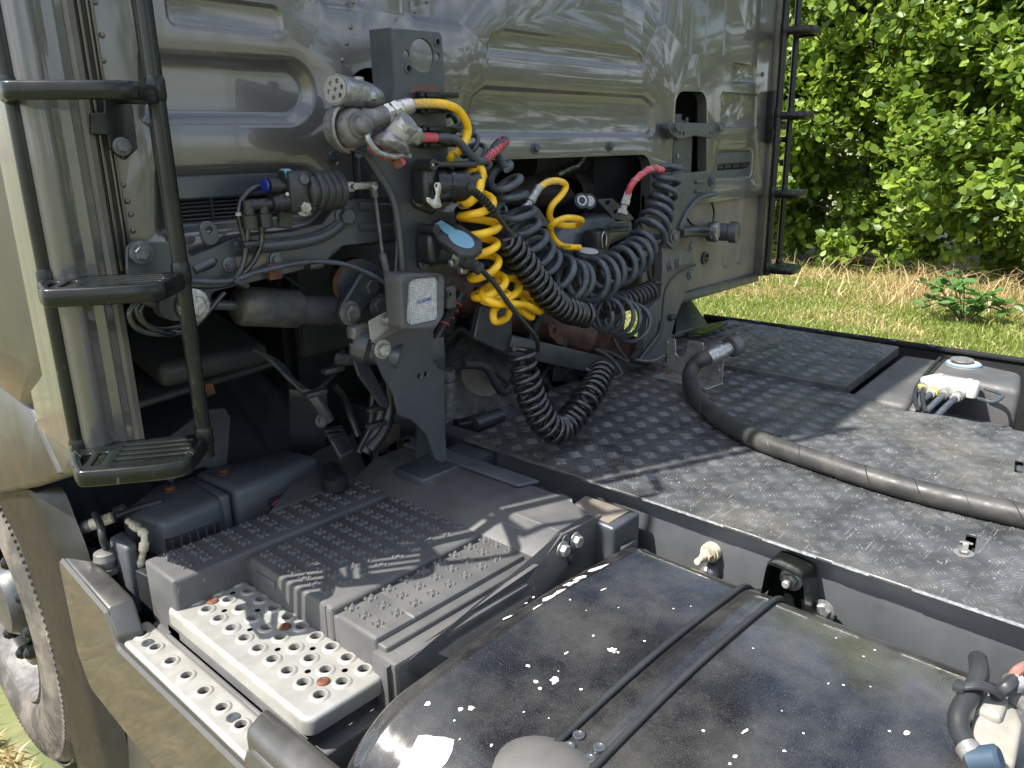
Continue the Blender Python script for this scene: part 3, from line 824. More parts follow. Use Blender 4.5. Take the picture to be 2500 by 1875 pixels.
def deck_mat(name, bar):
    m = mat(name, (.058, .061, .064) if not bar else (.085, .088, .092), .36 if bar else .42, .25 if bar else .1, 0, var=.3, scale=12, bump=.5, bscale=420, rvar=.2)
    n, l = m.node_tree.nodes, m.node_tree.links
    b = n['Principled BSDF']; src = b.inputs['Base Color'].links[0].from_socket
    t = n.new('ShaderNodeTexCoord')
    def msk(scale, lo, hi, vec=None, det=8, amt=1):
        nn = n.new('ShaderNodeTexNoise'); nn.inputs['Scale'].default_value = scale; nn.inputs['Detail'].default_value = det; nn.inputs['Roughness'].default_value = .7
        l.new(vec if vec else t.outputs['Object'], nn.inputs['Vector'])
        r = n.new('ShaderNodeMapRange'); r.inputs['From Min'].default_value = lo; r.inputs['From Max'].default_value = hi; r.inputs['To Max'].default_value = amt
        l.new(nn.outputs['Fac'], r.inputs['Value']); return r.outputs[0]
    def mixc(src, f, c):
        x = n.new('ShaderNodeMixRGB'); x.inputs['Color2'].default_value = (*c, 1); l.new(f, x.inputs['Fac']); l.new(src, x.inputs['Color1']); return x.outputs[0]
    src = mixc(src, msk(2.6, .48, .68, amt=.5), (.20, .18, .145))          # dried dust
    src = mixc(src, msk(38, .60, .66, amt=.8), (.17, .165, .155))           # scuffs
    for rot in (.5, 1.4, 2.6):
        mp_ = n.new('ShaderNodeMapping'); mp_.inputs['Rotation'].default_value = (0, 0, rot); mp_.inputs['Scale'].default_value = (9, 260, 9)
        l.new(t.outputs['Object'], mp_.inputs['Vector'])
        src = mixc(src, msk(1, .655 if not bar else .625, .70, mp_.outputs[0], 4, .8), (.30, .30, .29))
    src = mixc(src, msk(150, .70 if not bar else .645, .73, det=2), (.42, .42, .41))      # bright chips
    l.new(src, b.inputs['Base Color'])
    return m
dmat, bmat = deck_mat('worn checker plate', False), deck_mat('worn plate bars', True)
deck.data.materials[0] = dmat
bars('tread_bars', deck_poly, .985, deck, bmat, skip=[(s1, .045), (s2, .05)])
# bare worn metal along the near edge
bm = bmesh.new(); rnd = random.Random(5)
prev = None
for i in range(330):
    s = i/329; y = .01-1.9*s; x = (-.391+(y-.01)*.0157 if y > -.5 else -.399+(y+.5)*.0123)-.0005
    w_ = .0006+.0022*abs(noise.noise((0, y*16, 3)))*2.2+rnd.uniform(0, .0016); 
    cur = (bm.verts.new((x+.0002, y, .9852)), bm.verts.new((x+w_, y, .98545)), bm.verts.new((x-.0012, y, .9815-rnd.uniform(0, .001))))
    if prev and noise.noise((7, y*11, 1)) > -.12:
        bm.faces.new((prev[0], cur[0], cur[1], prev[1])); bm.faces.new((prev[0], prev[2], cur[2], cur[0]))
    prev = cur
finish('worn_edge', bm, 'castal', deck, kind='stuff')
# slot bolts
for q, sc in (((-0.2263, -1.1086, 0.9860), 1),):
    bm = bmesh.new(); lathe(bm, q, (0, 0, 1), [(0, .017), (.002, .017), (.002, .008)], 20); hexbolt(bm, Vector(q)+Vector((0, 0, .002)), (0, 0, 1), .009, .006, False); finish('deck_bolt', bm, 'steel', deck)
    bm = bmesh.new(); box(bm, Vector(q)+Vector((.028, .004, .001)), (.045, .010, .003), Matrix.Rotation(R(10), 3, 'Z'), .001); box(bm, Vector(q)+Vector((.040, .006, .003)), (.006, .022, .003), Matrix.Rotation(R(10), 3, 'Z'), .001); finish('slot_clip', bm, 'steel', deck)

# raised plate on the far side
far_poly = [(.60, .165), (1.06, .17), (1.25, .13), (1.20, -.55), (.605, -.585)]
bm = bmesh.new(); plate(bm, TOP, rpoly(far_poly, .012, 0, 3), [], t=.03, w=1.003, bev=.002)
fp = finish('side_plate', bm, dmat, T); bars('tread_bars', far_poly, 1.003, fp, bmat)
# upper left corner plate, tubular edge of the far fairing
bm = bmesh.new(); plate(bm, TOP, rpoly([(0.8242, 0.0923), (1.0409, 0.0963), (1.0692, 0.0436), (0.8562, 0.0229)], .004), [], t=.004, w=1.03, bev=.001)
finish('corner_plate', bm, 'gloss', T)
bm = bmesh.new(); tube(bm, spline([(1.255, .25, 1.0), (1.262, .0, 1.0), (1.262, -.5, 1.0), (1.262, -.9, .998), (1.262, -2.5, .99)], 6), .011, 10)
bbox(bm, (1.26, -2.6, .55), (1.29, .3, .992), .006)
ff = finish('far_side_fairing', bm, mat('matt black edge', (.018, .019, .02), .8, bump=.2, spec=.15), T)
for i in range(7):
    bm = bmesh.new(); y = .14-i*.13; bbox(bm, (1.243, y-.012, 1.004), (1.262, y+.012, 1.013), .003); finish('fairing_clip', bm, 'chassis', ff)

# ------------------------------------------------------------ battery and reservoir boxes on the far side
bm = bmesh.new()
hexa(bm, [(1.17, -.57, .985), (.60, -.60, .985), (.60, -.765, .985), (1.17, -.70, .985)], .3, .02)
hx = finish('reservoir_box', bm, 'plastic', T, 50)
bm = bmesh.new()
a_, b_, c_3, d_ = (1.0571, -0.6960, 1.0000), (1.0193, -0.8820, 1.0000), (0.9233, -0.9219, 0.9300), (0.5589, -0.7133, 0.9850)
hexa(bm, [(1.13, -.715, 1.01), (.90, -.735, 1.01), (.86, -.985, 1.01), (1.06, -.95, 1.01)], .3, .022)
hexa(bm, [(.88, -.74, .90), (.60, -.775, .90), (.58, -1.02, .90), (.85, -.985, .90)], .2, .01); hexa(bm, [(.885, -.735, 1.0), (.60, -.765, .975), (.60, -.79, .975), (.885, -.765, 1.0)], .12, .008)
rb = finish('valve_box', bm, 'plastic', T, 50)
bm = bmesh.new()
for s in (0, 1):
    tube(bm, spline([(1.13-.02*s, -.70-.02*s, 1.0), (.9, -.722-.012*s, 1.0), (.70, -.75-.02*s, .995), (.60, -.79-.02*s, .97)], 6), .006, 8)
finish('box_seal', bm, 'black', T)
vx = (0.8140, -0.8073, 1.0000)
vx = Vector(vx)
bm = bmesh.new()
plate(bm, TOP, rpoly([(vx.x-.02, vx.y+.075), (vx.x+.05, vx.y+.05), (vx.x+.045, vx.y-.075), (vx.x-.035, vx.y-.085), (vx.x-.04, vx.y+.05)], .014), [], t=.035, w=1.018, bev=.005)
for dx, dy in ((.03, .03), (.025, -.05), (-.02, .05)): lathe(bm, (vx.x+dx, vx.y+dy, 1.018), (0, 0, 1), [(0, .008), (.004, .008), (.004, .004)], 12)
vb = finish('valve_block', bm, 'white', T, 50)
for k in range(4):
    y = vx.y+.055-k*.033
    bm = bmesh.new(); lathe(bm, (vx.x-.025, y, .995), (-1, .05, -.12), [(0, .014), (.02, .014), (.022, .017), (.034, .017), (.036, .013), (.06, .013)], 14); finish('hose_connector', bm, 'white' if k % 2 else 'steel', vb)
    bm = bmesh.new(); lathe(bm, (vx.x-.06, y, .992), (-1, .05, -.12), [(0, .0155), (.012, .0155)], 14); finish('coloured_ring', bm, mat('pale yellow tape %d' % k, (.42, .40, .10), .5) if k < 2 else 'steel', vb)
    bm = bmesh.new(); tube(bm, spline([(vx.x-.07, y, .99), (vx.x-.13, y+.01, .975), (vx.x-.2, y+.02, .95), (vx.x-.32, y+.02, .90)], 5), .009, 9); finish('air_pipe', bm, 'hose_blue', vb)
bm = bmesh.new(); tube(bm, spline([(vx.x+.03, vx.y-.09, 1.0), (vx.x+.01, vx.y-.14, .995), (vx.x-.04, vx.y-.13, .985), (vx.x-.05, vx.y-.09, .99)], 8), .005, 8); finish('thin_cable', bm, 'hose_blue', vb)
# filler cap and metal pieces beyond
q = Vector((1.0387, -0.7914, 1.0200))
bm = bmesh.new(); lathe(bm, q-Vector((0, 0, .03)), (0, 0, 1), [(0, .048), (.022, .05), (.024, .046), (.03, .046), (.032, .0)], 28)
cp = finish('filler_cap', bm, 'white', T)
bm = bmesh.new(); lathe(bm, q-Vector((0, 0, .006)), (0, 0, 1), [(0, .0505), (.003, .0505)], 28); finish('blue_ring', bm, 'blue', cp); bm = bmesh.new(); lathe(bm, q+Vector((-.005, .005, .006)), (0, 0, 1), [(0, .034), (.006, .033), (.006, .0)], 28); finish('cap_top', bm, 'castal', cp)
bm = bmesh.new(); bbox(bm, (1.0, -1.9, .93), (1.16, -1.02, .985), .01); bbox(bm, (1.06, -1.9, .985), (1.15, -.99, 1.0), .006); finish('aluminium_cover', bm, 'steel', T)
bm = bmesh.new(); bbox(bm, (.60, -2.4, .78), (1.0, -1.04, .93), .012); bbox(bm, (.72, -1.3, .93), (.9, -1.12, .985), .015); bbox(bm, (.60, -1.45, .93), (.68, -1.1, .97), .01); finish('equipment_box', bm, 'void', T)
bm = bmesh.new()
for k in range(3): tube(bm, spline([(1.2, -1.0-.05*k, .99), (1.0, -1.05-.05*k, .995), (.85, -1.02-.06*k, 1.0), (.72, -1.12-.05*k, .98)], 6), .006, 7)
finish('cable_bundle', bm, 'hose_blue', T)

# ------------------------------------------------------------ battery / step box
bx = [(-.30, .115), ]
bm = bmesh.new()
def slab(bm, x0, x1, y0, y1, z1, z0, bev=.008): bbox(bm, (x0, y0, z0), (x1, y1, z1), bev)
slab(bm, -1.178, -.60, -.010, .118, .930, .62)
slab(bm, -1.035, -.60, -.315, -.035, .930, .62)
slab(bm, -1.035, -.60, -.440, -.328, .926, .62)
slab(bm, -1.03, -.60, -.46, .10, .915, .50, .004); slab(bm, -1.17, -.60, -.44, .10, .80, .50, .004)
slab(bm, -1.042, -.60, -.495, -.43, .905, .50, .01)
slab(bm, -1.190, -.60, -.470, .10, .80, .40, .006)
boxo = finish('step_box', bm, 'plastic', T, 45)
# sloping inner part up to the frame
bm = bmesh.new()
hexa(bm, [(-.665, .12, .930), (-.665, -.465, .930), (-.60, -.475, .965), (-.60, .12, .965)], .04, .002)
hexa(bm, [(-.60, .12, .965), (-.60, -.475, .965), (-.50, -.475, .968), (-.47, -.38, .968), (-.47, .30, .968)], .03, .004)
hexa(bm, [(-.90, .118, .93), (-.62, .118, .93), (-.50, .34, .955), (-.66, .30, .955)], .04, .006)
hexa(bm, [(-1.02, -.500, .905), (-.665, -.462, .930), (-.600, -.478, .967), (-.60, -.500, .90), (-.90, -.515, .80)], .02, .003)
finish('inner_cover', bm, 'plastic', T, 40)
bm = bmesh.new()
hexa(bm, [(-.595, -.477, .966), (-.50, -.477, .966), (-.50, -.487, .85), (-.595, -.487, .85)], .012, .002)
# vertical end face
plate(bm, Fr((0, -.485, 0), (1, 0, 0), (0, 0, 1), (0, -1, 0)), [(-1.05, .90), (-1.05, .4), (-.47, .4), (-.47, .955), (-.60, .96), (-.67, .925)], [], t=.01)
ef = finish('box_end', bm, 'plastic', T)
for q in ((-0.6049, -0.4880, 0.9306), (-0.5629, -0.4880, 0.9334)): bolt(q, (0, -1, 0), .0125, ef, 'zinc', .014)
bm = bmesh.new(); lathe(bm, (-0.5922, -0.4860, 0.9458), (0, -1, 0), [(0, .012), (.003, .012)], 16); lathe(bm, (-0.5736, -0.4860, 0.8958), (0, -1, 0), [(0, .010), (.004, .008)], 16); finish('blind_plug', bm, 'plastic', ef)
# bluish strip beside the frame
bm = bmesh.new()
hexa(bm, [(-.505, .16, .977), (-.455, .16, .977), (-.455, -.30, .977), (-.505, -.28, .977)], .008, .003)
finish('sealing_strip', bm, 'plastic_b', T)
# rubber studs: one mesh shared
bm = bmesh.new()
for k in range(4):
    a = R(45+90*k)
    c = Vector((math.cos(a)*.0088, math.sin(a)*.0088, 0))
    ap = bm.verts.new((c.x*1.12, c.y*1.12, .0060))
    r_ = [bm.verts.new((c.x+math.cos(a+b)*.0056, c.y+math.sin(a+b)*.0056, 0)) for b in (0, R(100), R(180), R(-100))]
    for i in range(4): bm.faces.new((r_[i], r_[(i+1) % 4], ap))
lathe(bm, (0, 0, 0), (0, 0, 1), [(0, .0075), (.0028, .0058), (.0042, .003), (.0045, .0003)], 8, cap=False)
stud = finish('grip_stud', bm, 'stud', boxo, 25)
sx = [-1.134+.0418*i for i in range(12)]
pos = [(x, y, .9298) for x in sx for y in (.0975, .0630, .0270)]
xb = [-1.0055+.0418*i for i in range(9)]
pos += [(x, y, .9298) for x in xb for y in (-.053, -.087, -.120, -.1525, -.1885, -.2245, -.261)]
pos += [(x, y, .9258) for x in xb for y in (-.336, -.371, -.408)]
pos = [p for p in pos if not (p[0] > -.665)]
for i, p in enumerate(pos):
    o = stud if i == 0 else copy_to(stud, (0, 0, 0), boxo)
    o.location = p
# grooves across strip B
bm = bmesh.new(); slab(bm, -1.037, -1.0, -.298, -.283, .929, .80, .002); finish('block_rib', bm, 'plastic', boxo)
bm = bmesh.new(); slab(bm, -1.0375, -1.034, -.13, -.065, .912, .898, .001); finish('moulded_label', bm, 'plastic_b', boxo)

# aluminium treads with flared holes
def tread(name, x0, x1, y0, y1, z, holes, small, lip, r=.02):
    bm = bmesh.new()
    H = [circ(h, .0118, 18) for h in holes]; S = [circ(h, .0055, 12) for h in small]
    out = rpoly([(x0, y0), (x1, y0), (x1, y1), (x0, y1)], r, 0, 8)
    plate(bm, TOP, rpoly([(x0, y0), (x1, y0), (x1, y1), (x0, y1)], r, .008, 8), H+S, t=.0, w=z, back=False)
    prev = None
    for ins, dz in ((.008, 0), (.004, .001), (.0012, .004), (0, .009), (0, lip)):
        l = rpoly([(x0, y0), (x1, y0), (x1, y1), (x0, y1)], r, ins, 8)
        vs = [bm.verts.new((p.x, p.y, z-dz)) for p in l]
        if prev:
            for i in range(len(vs)): bm.faces.new((prev[i], prev[(i+1) % len(vs)], vs[(i+1) % len(vs)], vs[i]))
        prev = vs
    o = finish(name, bm, 'step', T, 50)
    bm = bmesh.new()
    lathe(bm, (0, 0, 0), (0, 0, 1), [(.0, .0175), (.0012, .0165), (.0030, .0135), (.0034, .0118), (.0028, .0104), (-.001, .0100), (-.008, .0100)], 18, cap=False)
    f0 = finish('hole_rim', bm, 'step', o, 60)
    for i, h in enumerate(holes):
        f = f0 if i == 0 else copy_to(f0, (0, 0, 0), o); f.location = (h[0], h[1], z)
    return o
hx_ = [-1.1361, -1.0924, -1.0487]; hy_ = [0.0007-0.0467*i for i in range(10)]
holes = [(x, y) for x in hx_ for y in hy_]
rusty = [(-1.1153, -0.0264), (-1.0689, -0.2106), (-1.1126, -0.3957)]
holes = [h for h in holes if min((h[0]-q[0])**2+(h[1]-q[1])**2 for q in rusty) > .014**2]
small = [(-1.0734, -0.0280), (-1.1160, -0.0740), (-1.0731, -0.1215), (-1.1158, -0.1682), (-1.1146, -0.2598), (-1.0725, -0.3045), (-1.1141, -0.3524), (-1.0712, -0.3974)]
small = [s for s in small if min((h[0]-s[0])**2+(h[1]-s[1])**2 for h in holes) > .0185**2]
bigt = tread('tread_plate', -1.186, -1.029, -0.459, 0.027, .865, holes, small, .030)
for q in rusty:
    bm = bmesh.new(); lathe(bm, (q[0], q[1], .865), (0, 0, 1), [(0, .0112), (.002, .0112), (.004, .009), (.0045, .004), (.003, .001)], 18); finish('rusty_screw', bm, 'rust', bigt, label='rusty round screw head')
bm = bmesh.new(); slab(bm, -1.178, -1.01, -.438, .05, .818, .55, .004); slab(bm, -1.186, -1.17, -.445, .04, .80, .45, .004); finish('tread_support', bm, 'plastic', bigt)
sm_h = [(-1.2205, .0730-.0638*i) for i in range(7)]
smt = tread('tread_plate', -1.255, -1.187, -.40, .118, .80, sm_h, [], .022, .012)
for q in ((-1.2247, 0.0350), (-1.2204, -0.2836)):
    bm = bmesh.new(); lathe(bm, (q[0], q[1], .80), (0, 0, 1), [(0, .0115), (.0025, .0112), (.0025, .006), (.001, .005)], 18); finish('dark_screw', bm, 'chassis', smt, label='dark grey screw head')
bm = bmesh.new(); slab(bm, -1.250, -1.19, -.4, .11, .78, .5, .002); finish('tread_support', bm, 'paint2', smt)

# casting between box and frame
bm = bmesh.new()
hexa(bm, [(-.49, -.40, .95), (-.405, -.40, .955), (-.405, -.54, .955), (-.49, -.53, .945)], .30, .008)
for k in range(3): slab(bm, -.475, -.42, -.546, -.536, .90-.06*k, .865-.06*k, .003)
fc = finish('frame_bracket', bm, 'chassis', T)
bm = bmesh.new(); hexa(bm, [(-.48, -.405, .9525), (-.42, -.405, .957), (-.42, -.52, .957), (-.48, -.51, .948)], .002, 0); finish('rust_patch', bm, mat('rusty top', (.12, .10, .08), .6, rust=1., dust=.5), fc)
bm = bmesh.new(); tube(bm, spline([(-0.4541, -0.3270, 0.9400), (-0.4640, -0.3598, 0.9500), (-0.4447, -0.3723, 0.9400), (-0.4145, -0.3766, 0.9200)], 6), .016, 12); finish('hose_elbow', bm, 'black', T)
bm = bmesh.new(); lathe(bm, (-0.4781, -0.3952, 0.9550), (.6, -.7, -.1), [(0, .014), (.012, .014)], 14); finish('hose_clip', bm, 'castal', T)

# ------------------------------------------------------------ fuel tank
def tank_profile(n=10):
    """(x, z) section, from the frame side over the top to the outer side"""
    pts = []
    x0, x1, zt, zb = -.455, -1.235, .935, .30
    r1, r2 = .075, .17
    pts += [(x0, zb+.1)]
    pts += [(x0-r1+r1*math.cos(a), zt-r1+r1*math.sin(a)) for a in [math.pi/2*i/n for i in range(n+1)]]
    # gently crowned top
    k = 14
    xs, xe = x0-r1, x1+r2
    for i in range(1, k): 
        s = i/k; pts.append((xs+(xe-xs)*s, zt+.012*math.sin(math.pi*s)))
    pts += [(xe-r2*math.sin(a), zt-r2+r2*math.cos(a)) for a in [math.pi/2*i/(n+4) for i in range(n+5)]]
    pts += [(x1, zb+.12)]
    pts += [(x1+.12-.12*math.cos(a), zb+.12-.12*math.sin(a)) for a in [math.pi/2*i/n for i in range(1, n+1)]]
    pts += [(x0-.1, zb), (x0, zb+.1)][:1]
    return pts
TP = tank_profile()
cxm, czm = -.84, .62
def tank_shell(y0, y1, endr, grow=0.):
    bm = bmesh.new(); rings = []
    def ring(y, ins):
        out = []
        for i, (x, z) in enumerate(TP):
            a = Vector(TP[i-1]); b = Vector(TP[(i+1) % len(TP)])
            t = (b-a).normalized(); nrm = Vector((t.y, -t.x)); 
            if nrm.dot(Vector((x-cxm, z-czm))) < 0: nrm = -nrm
            p = Vector((x, z))+nrm*(grow-ins)
            out.append(bm.verts.new((p.x, y, p.y)))
        return out
    seq = []
    for k in range(8):
        a = math.pi/2*k/7; seq.append((y0-endr*(1-math.cos(a))*1.0, endr*(1-math.sin(a))))
    seq = [(y0-endr+endr*math.cos(a), endr-endr*math.sin(a)) for a in [math.pi/2*k/7 for k in range(8)]]
    # seam bead
    seq += [(y0-endr-.006, 0), (y0-endr-.010, -.0025), (y0-endr-.016, -.0025), (y0-endr-.020, 0)]
    seq += [(y0-endr-.02-(y0-endr-.02-y1)*i/6, 0) for i in range(1, 7)]
    rings = [ring(y, ins) for y, ins in seq]
    n = len(TP)
    for a, b in zip(rings, rings[1:]):
        for i in range(n): bm.faces.new((a[i], a[(i+1) % n], b[(i+1) % n], b[i]))
    bm.faces.new(rings[0]); bm.faces.new(rings[-1][::-1])
    return bm
tank = finish('fuel_tank', tank_shell(-.565, -2.6, .03), 'tank', T, 40)
def tank_pt(x, y, off=0.):
    """point on the top of the tank above (x, y), with normal"""
    for i in range(len(TP)-1):
        (xa, za), (xb, zb) = TP[i], TP[i+1]
        if xa >= x >= xb and za > .62:
            s = (xa-x)/max(1e-9, xa-xb); t = Vector((xb-xa, 0, zb-za)).normalized(); nrm = Vector((-t.z, 0, t.x)); 
            if nrm.z < 0: nrm = -nrm
            return Vector((x, y, za+(zb-za)*s))+nrm*off, nrm
    return Vector((x, y, .9)), Vector((0, 0, 1))
def tank_band(name, y0, y1, off, m, h0=.003, sub=None):
    bm = bmesh.new(); path = [p for p in TP if p[1] > .5]
    prev = None
    for i, (x, z) in enumerate(path):
        a = Vector(path[max(i-1, 0)]); b = Vector(path[min(i+1, len(path)-1)]); t = (b-a).normalized(); nn = Vector((t.y, -t.x))
        if nn.dot(Vector((x-cxm, z-czm))) < 0: nn = -nn
        lo = Vector((x, z)); hi = lo+nn*off
        cur = [bm.verts.new((lo.x, y0, lo.y)), bm.verts.new((hi.x, y0-(y0-y1)*.12, hi.y)), bm.verts.new((hi.x, y1+(y0-y1)*.12, hi.y)), bm.verts.new((lo.x, y1, lo.y))]
        if prev:
            for k in range(3): bm.faces.new((prev[k], prev[k+1], cur[k+1], cur[k]))
        prev = cur
    return finish(name, bm, m, sub or tank, 60)
ys = (-0.6381, -0.8316, 0.9450)[1]; ye = (-0.6591, -0.8850, 0.9450)[1]
ys, ye = (-0.7495, -0.8272, 0.9450)[1], (-0.7720, -0.8894, 0.9450)[1]
strap = tank_band('tank_strap', ys-.004, ye+.004, .003, 'tank')
def bead(y):
    bm = bmesh.new(); pts = []
    path = [p for p in TP if p[1] > .5]
    for i, (x, z) in enumerate(path):
        a = Vector(path[max(i-1, 0)]); b = Vector(path[min(i+1, len(path)-1)]); t = (b-a).normalized(); nn = Vector((t.y, -t.x))
        if nn.dot(Vector((x-cxm, z-czm))) < 0: nn = -nn
        p = Vector((x, z))+nn*.004; pts.append((p.x, y, p.y))
    tube(bm, pts, .0055, 8); return finish('strap_edge', bm, 'rubber', strap, 60)
bead(ys); bead(ye)
for uv in ((-1.0048, -0.8421), (-1.0284, -0.8441), (-1.0046, -0.8761), (-1.0278, -0.8776)):
    p, nn = tank_pt(uv[0], uv[1], .003); bm = bmesh.new(); lathe(bm, p, nn, [(0, .0085), (.0035, .0085), (.004, .0055), (.003, .004)], 16); finish('rivet', bm, 'chassis', strap)
# grey plastic cover at the foot of the strap
gc = Vector((-1.0725, -0.8497, 0.9300))
bm = bmesh.new(); bmesh.ops.create_uvsphere(bm, u_segments=28, v_segments=14, radius=1)
bmesh.ops.transform(bm, matrix=Matrix.Translation((gc.x, gc.y, .90)) @ Matrix.Diagonal((.075, .10, .055, 1)), verts=bm.verts)
finish('strap_cover', bm, 'plastic', T, 60)
# bracket that ties the strap to the frame
bk = Vector((-0.4000, -0.8709, 0.9212))
bm = bmesh.new()
yb0, yb1 = bk.y+.075, bk.y-.065
prof = [(.075, -.062), (.050, -.050), (.038, -.03), (.034, 0.), (.030, .03), (.022, .04), (-.03, .035), (-.04, .02), (-.046, -.02), (-.055, -.045), (-.085, -.055)]
pp = [(q.x, q.y) for q in spline([(a, b, 0) for a, b in prof], 4)]
a = []; b = []; c = []; d = []
for y, z in pp:
    Y_ = bk.y+y; Z_ = bk.z+z+.005
    a.append(bm.verts.new((-.388, Y_, Z_))); b.append(bm.verts.new((-.445, Y_, Z_))); c.append(bm.verts.new((-.445, Y_, Z_-.006))); d.append(bm.verts.new((-.388, Y_, Z_-.006)))
for i in range(len(pp)-1):
    for p_, q_ in ((a, b), (b, c), (c, d), (d, a)): bm.faces.new((p_[i], p_[i+1], q_[i+1], q_[i]))
plate(bm, Fr((-.40, bk.y, bk.z), (0, -1, 0), (0, 0, 1), (-1, 0, 0)), rpoly([(-.032, .032), (.034, .03), (.045, -.06), (-.045, -.06)], .006), [], t=.006)
tb = finish('strap_bracket', bm, 'gloss', T, 40)
bolt((-0.4080, -0.8742, 0.9242), (-1, 0, 0), .015, tb, 'zinc', .012, .014)
bolt((-0.4000, -0.9351, 0.8815), (-1, 0, 0), .014, tb, 'castal', .010)
# bare paint chips
def chips():
    bm = bmesh.new(); rnd = random.Random(11)
    conv = [(*(-0.8170, -0.7246), 0.0031, 1),
        (*(-0.8274, -0.7696), 0.0085, 1),
        (*(-0.8264, -0.7791), 0.0033, 1),
        (*(-0.6922, -0.6524), 0.0094, 0.2),
        (*(-0.9395, -0.6929), 0.0047, 1),
        (*(-0.9584, -0.7255), 0.0045, 1),
        (*(-0.9395, -0.7459), 0.0089, 1),
        (*(-0.9661, -0.7399), 0.0040, 1),
        (*(-0.9297, -0.7874), 0.0031, 1),
        (*(-1.0570, -0.6888), 0.0070, 1),
        (*(-1.0675, -0.6780), 0.0047, 1),
        (*(-1.0889, -0.6323), 0.0052, 1),
        (*(-1.0881, -0.6869), 0.0021, 1),
        (*(-1.0880, -0.7589), 0.0031, 1),
        (*(-1.1056, -0.7160), 0.0019, 1),
        (*(-0.8792, -0.7191), 0.0052, 0.45),
        (*(-0.7749, -0.7940), 0.0028, 1),
        (*(-0.7231, -0.7074), 0.0019, 1),
        (*(-0.7669, -0.6717), 0.0016, 1),
        (*(-0.7588, -0.6308), 0.0026, 1),
        (*(-0.6524, -0.5927), 0.0014, 1),
        (*(-0.9196, -0.7365), 0.0016, 1),
        (*(-1.0155, -0.7525), 0.0019, 1),
        (*(-1.0031, -0.7880), 0.0014, 1),
        (*(-1.1420, -0.7674), 0.0024, 1),
        (*(-0.8072, -0.6045), 0.021, 0.28),
        (*(-0.7780, -0.5999), 0.021, 0.28),
        (*(-0.7502, -0.6014), 0.021, 0.28),
        (*(-0.7146, -0.5972), 0.021, 0.28),
        (*(-0.6860, -0.5974), 0.021, 0.28),
        (*(-0.6446, -0.5968), 0.021, 0.28),
        (*(-0.6269, -0.6003), 0.021, 0.28),
        (*(-0.7951, -0.5776), 0.0052, 0.4),
        (*(-0.8171, -0.5804), 0.0042, 0.4),
        (*(-0.8670, -0.5845), 0.0141, 0.15),
        (*(-0.6772, -0.9297), 0.0020, 1),
        (*(-0.5777, -1.0631), 0.0025, 1),
        (*(-0.5465, -1.0692), 0.0025, 1),
        (*(-0.7866, -1.0262), 0.0016, 1),
        (*(-0.8551, -1.0062), 0.0085, 0.3),
        (*(-0.8903, -0.9636), 0.0031, 1),
        (*(-0.8555, -1.0607), 0.0033, 1),
        (*(-0.9041, -1.0173), 0.0040, 1),
        (*(-0.9193, -1.0178), 0.0027, 1),
        (*(-0.7179, -1.1671), 0.0076, 0.6),
        (*(-0.7292, -1.1493), 0.0027, 1),
        (*(-0.8090, -1.0662), 0.0022, 1),
        (*(-0.6842, -1.0501), 0.0036, 0.4),
        (*(-0.6726, -1.0676), 0.0025, 1),
        (*(-0.5557, -1.0121), 0.0036, 0.3),
        (*(-0.6615, -0.7770), 0.0022, 1),
        (*(-0.6340, -0.7947), 0.0018, 1),
        (*(-0.6492, -1.0973), 0.0018, 1),
        (*(-1.1618, -0.6950), 0.050, 1)]
    for k, (x, y, s, asp) in enumerate(conv):
        n = 22 if s > .008 else 9
        ph = rnd.uniform(0, 9); an = math.atan2(-.2, 1) if asp < 1 else 0
        vs = []
        for i in range(n):
            a = 2*math.pi*i/n; rr = s*(.75+.5*noise.noise((math.cos(a)*1.3+ph, math.sin(a)*1.3, k)) + .25*noise.noise((math.cos(a)*5+ph, math.sin(a)*5, k)))
            dx, dy = math.cos(a)*rr, math.sin(a)*rr*asp
            px_, py_ = x+dx*math.cos(an)-dy*math.sin(an), y+dx*math.sin(an)+dy*math.cos(an)
            vs.append(bm.verts.new(tank_pt(px_, py_, .0012)[0]))
        cur = vs
        for q in ((.66, .33, 0) if s > .02 else (0,)):
            if q:
                nx_ = [bm.verts.new(tank_pt(x+(v.co.x-x)*q, y+(v.co.y-y)*q, .0014)[0]) for v in vs]
                for i in range(n): bm.faces.new((cur[i], cur[(i+1) % n], nx_[(i+1) % n], nx_[i]))
                cur = nx_
            else:
                c = bm.verts.new(tank_pt(x, y, .0015)[0])
                for i in range(n): bm.faces.new((c, cur[i], cur[(i+1) % n]))
    return finish('paint_chips', bm, 'chip', tank, 0, kind='stuff')

chips()

# corroded module with clipped hoses at the right end of the tank
bm = bmesh.new()
mc = Vector((-0.6830, -1.2582, 0.9850))
hexa(bm, [(-0.6531, -1.2303, 0.9900), (-0.6131, -1.2653, 0.9900), (-0.6485, -1.2827, 0.9850), (-0.7253, -1.2897, 0.9750), (-0.7157, -1.2363, 0.9800)], .045, .008)
box(bm, (-0.6489, -1.2467, 0.9850), (.05, .03, .02), None, .006)
md = finish('fuel_sender', bm, 'module', T, 45)
bm = bmesh.new(); tube(bm, spline([(-0.5530, -1.2069, 0.9900), (-0.6025, -1.2189, 1.0000), (-0.6567, -1.2229, 1.0050), (-0.7014, -1.2199, 1.0000), (-0.7264, -1.2275, 0.9900), (-0.7479, -1.2454, 0.9850), (-0.7615, -1.2570, 0.9800)], 8), .0125, 12)
finish('fuel_hose', bm, 'rubber', md)
bm = bmesh.new(); lathe(bm, (-0.7482, -1.2411, 0.9880), Vector((-0.7599, -1.2540, 0.9850))-Vector((-0.7482, -1.2411, 0.9880)), [(0, .0145), (.014, .0145)], 16); finish('hose_clip', bm, 'steel', md)
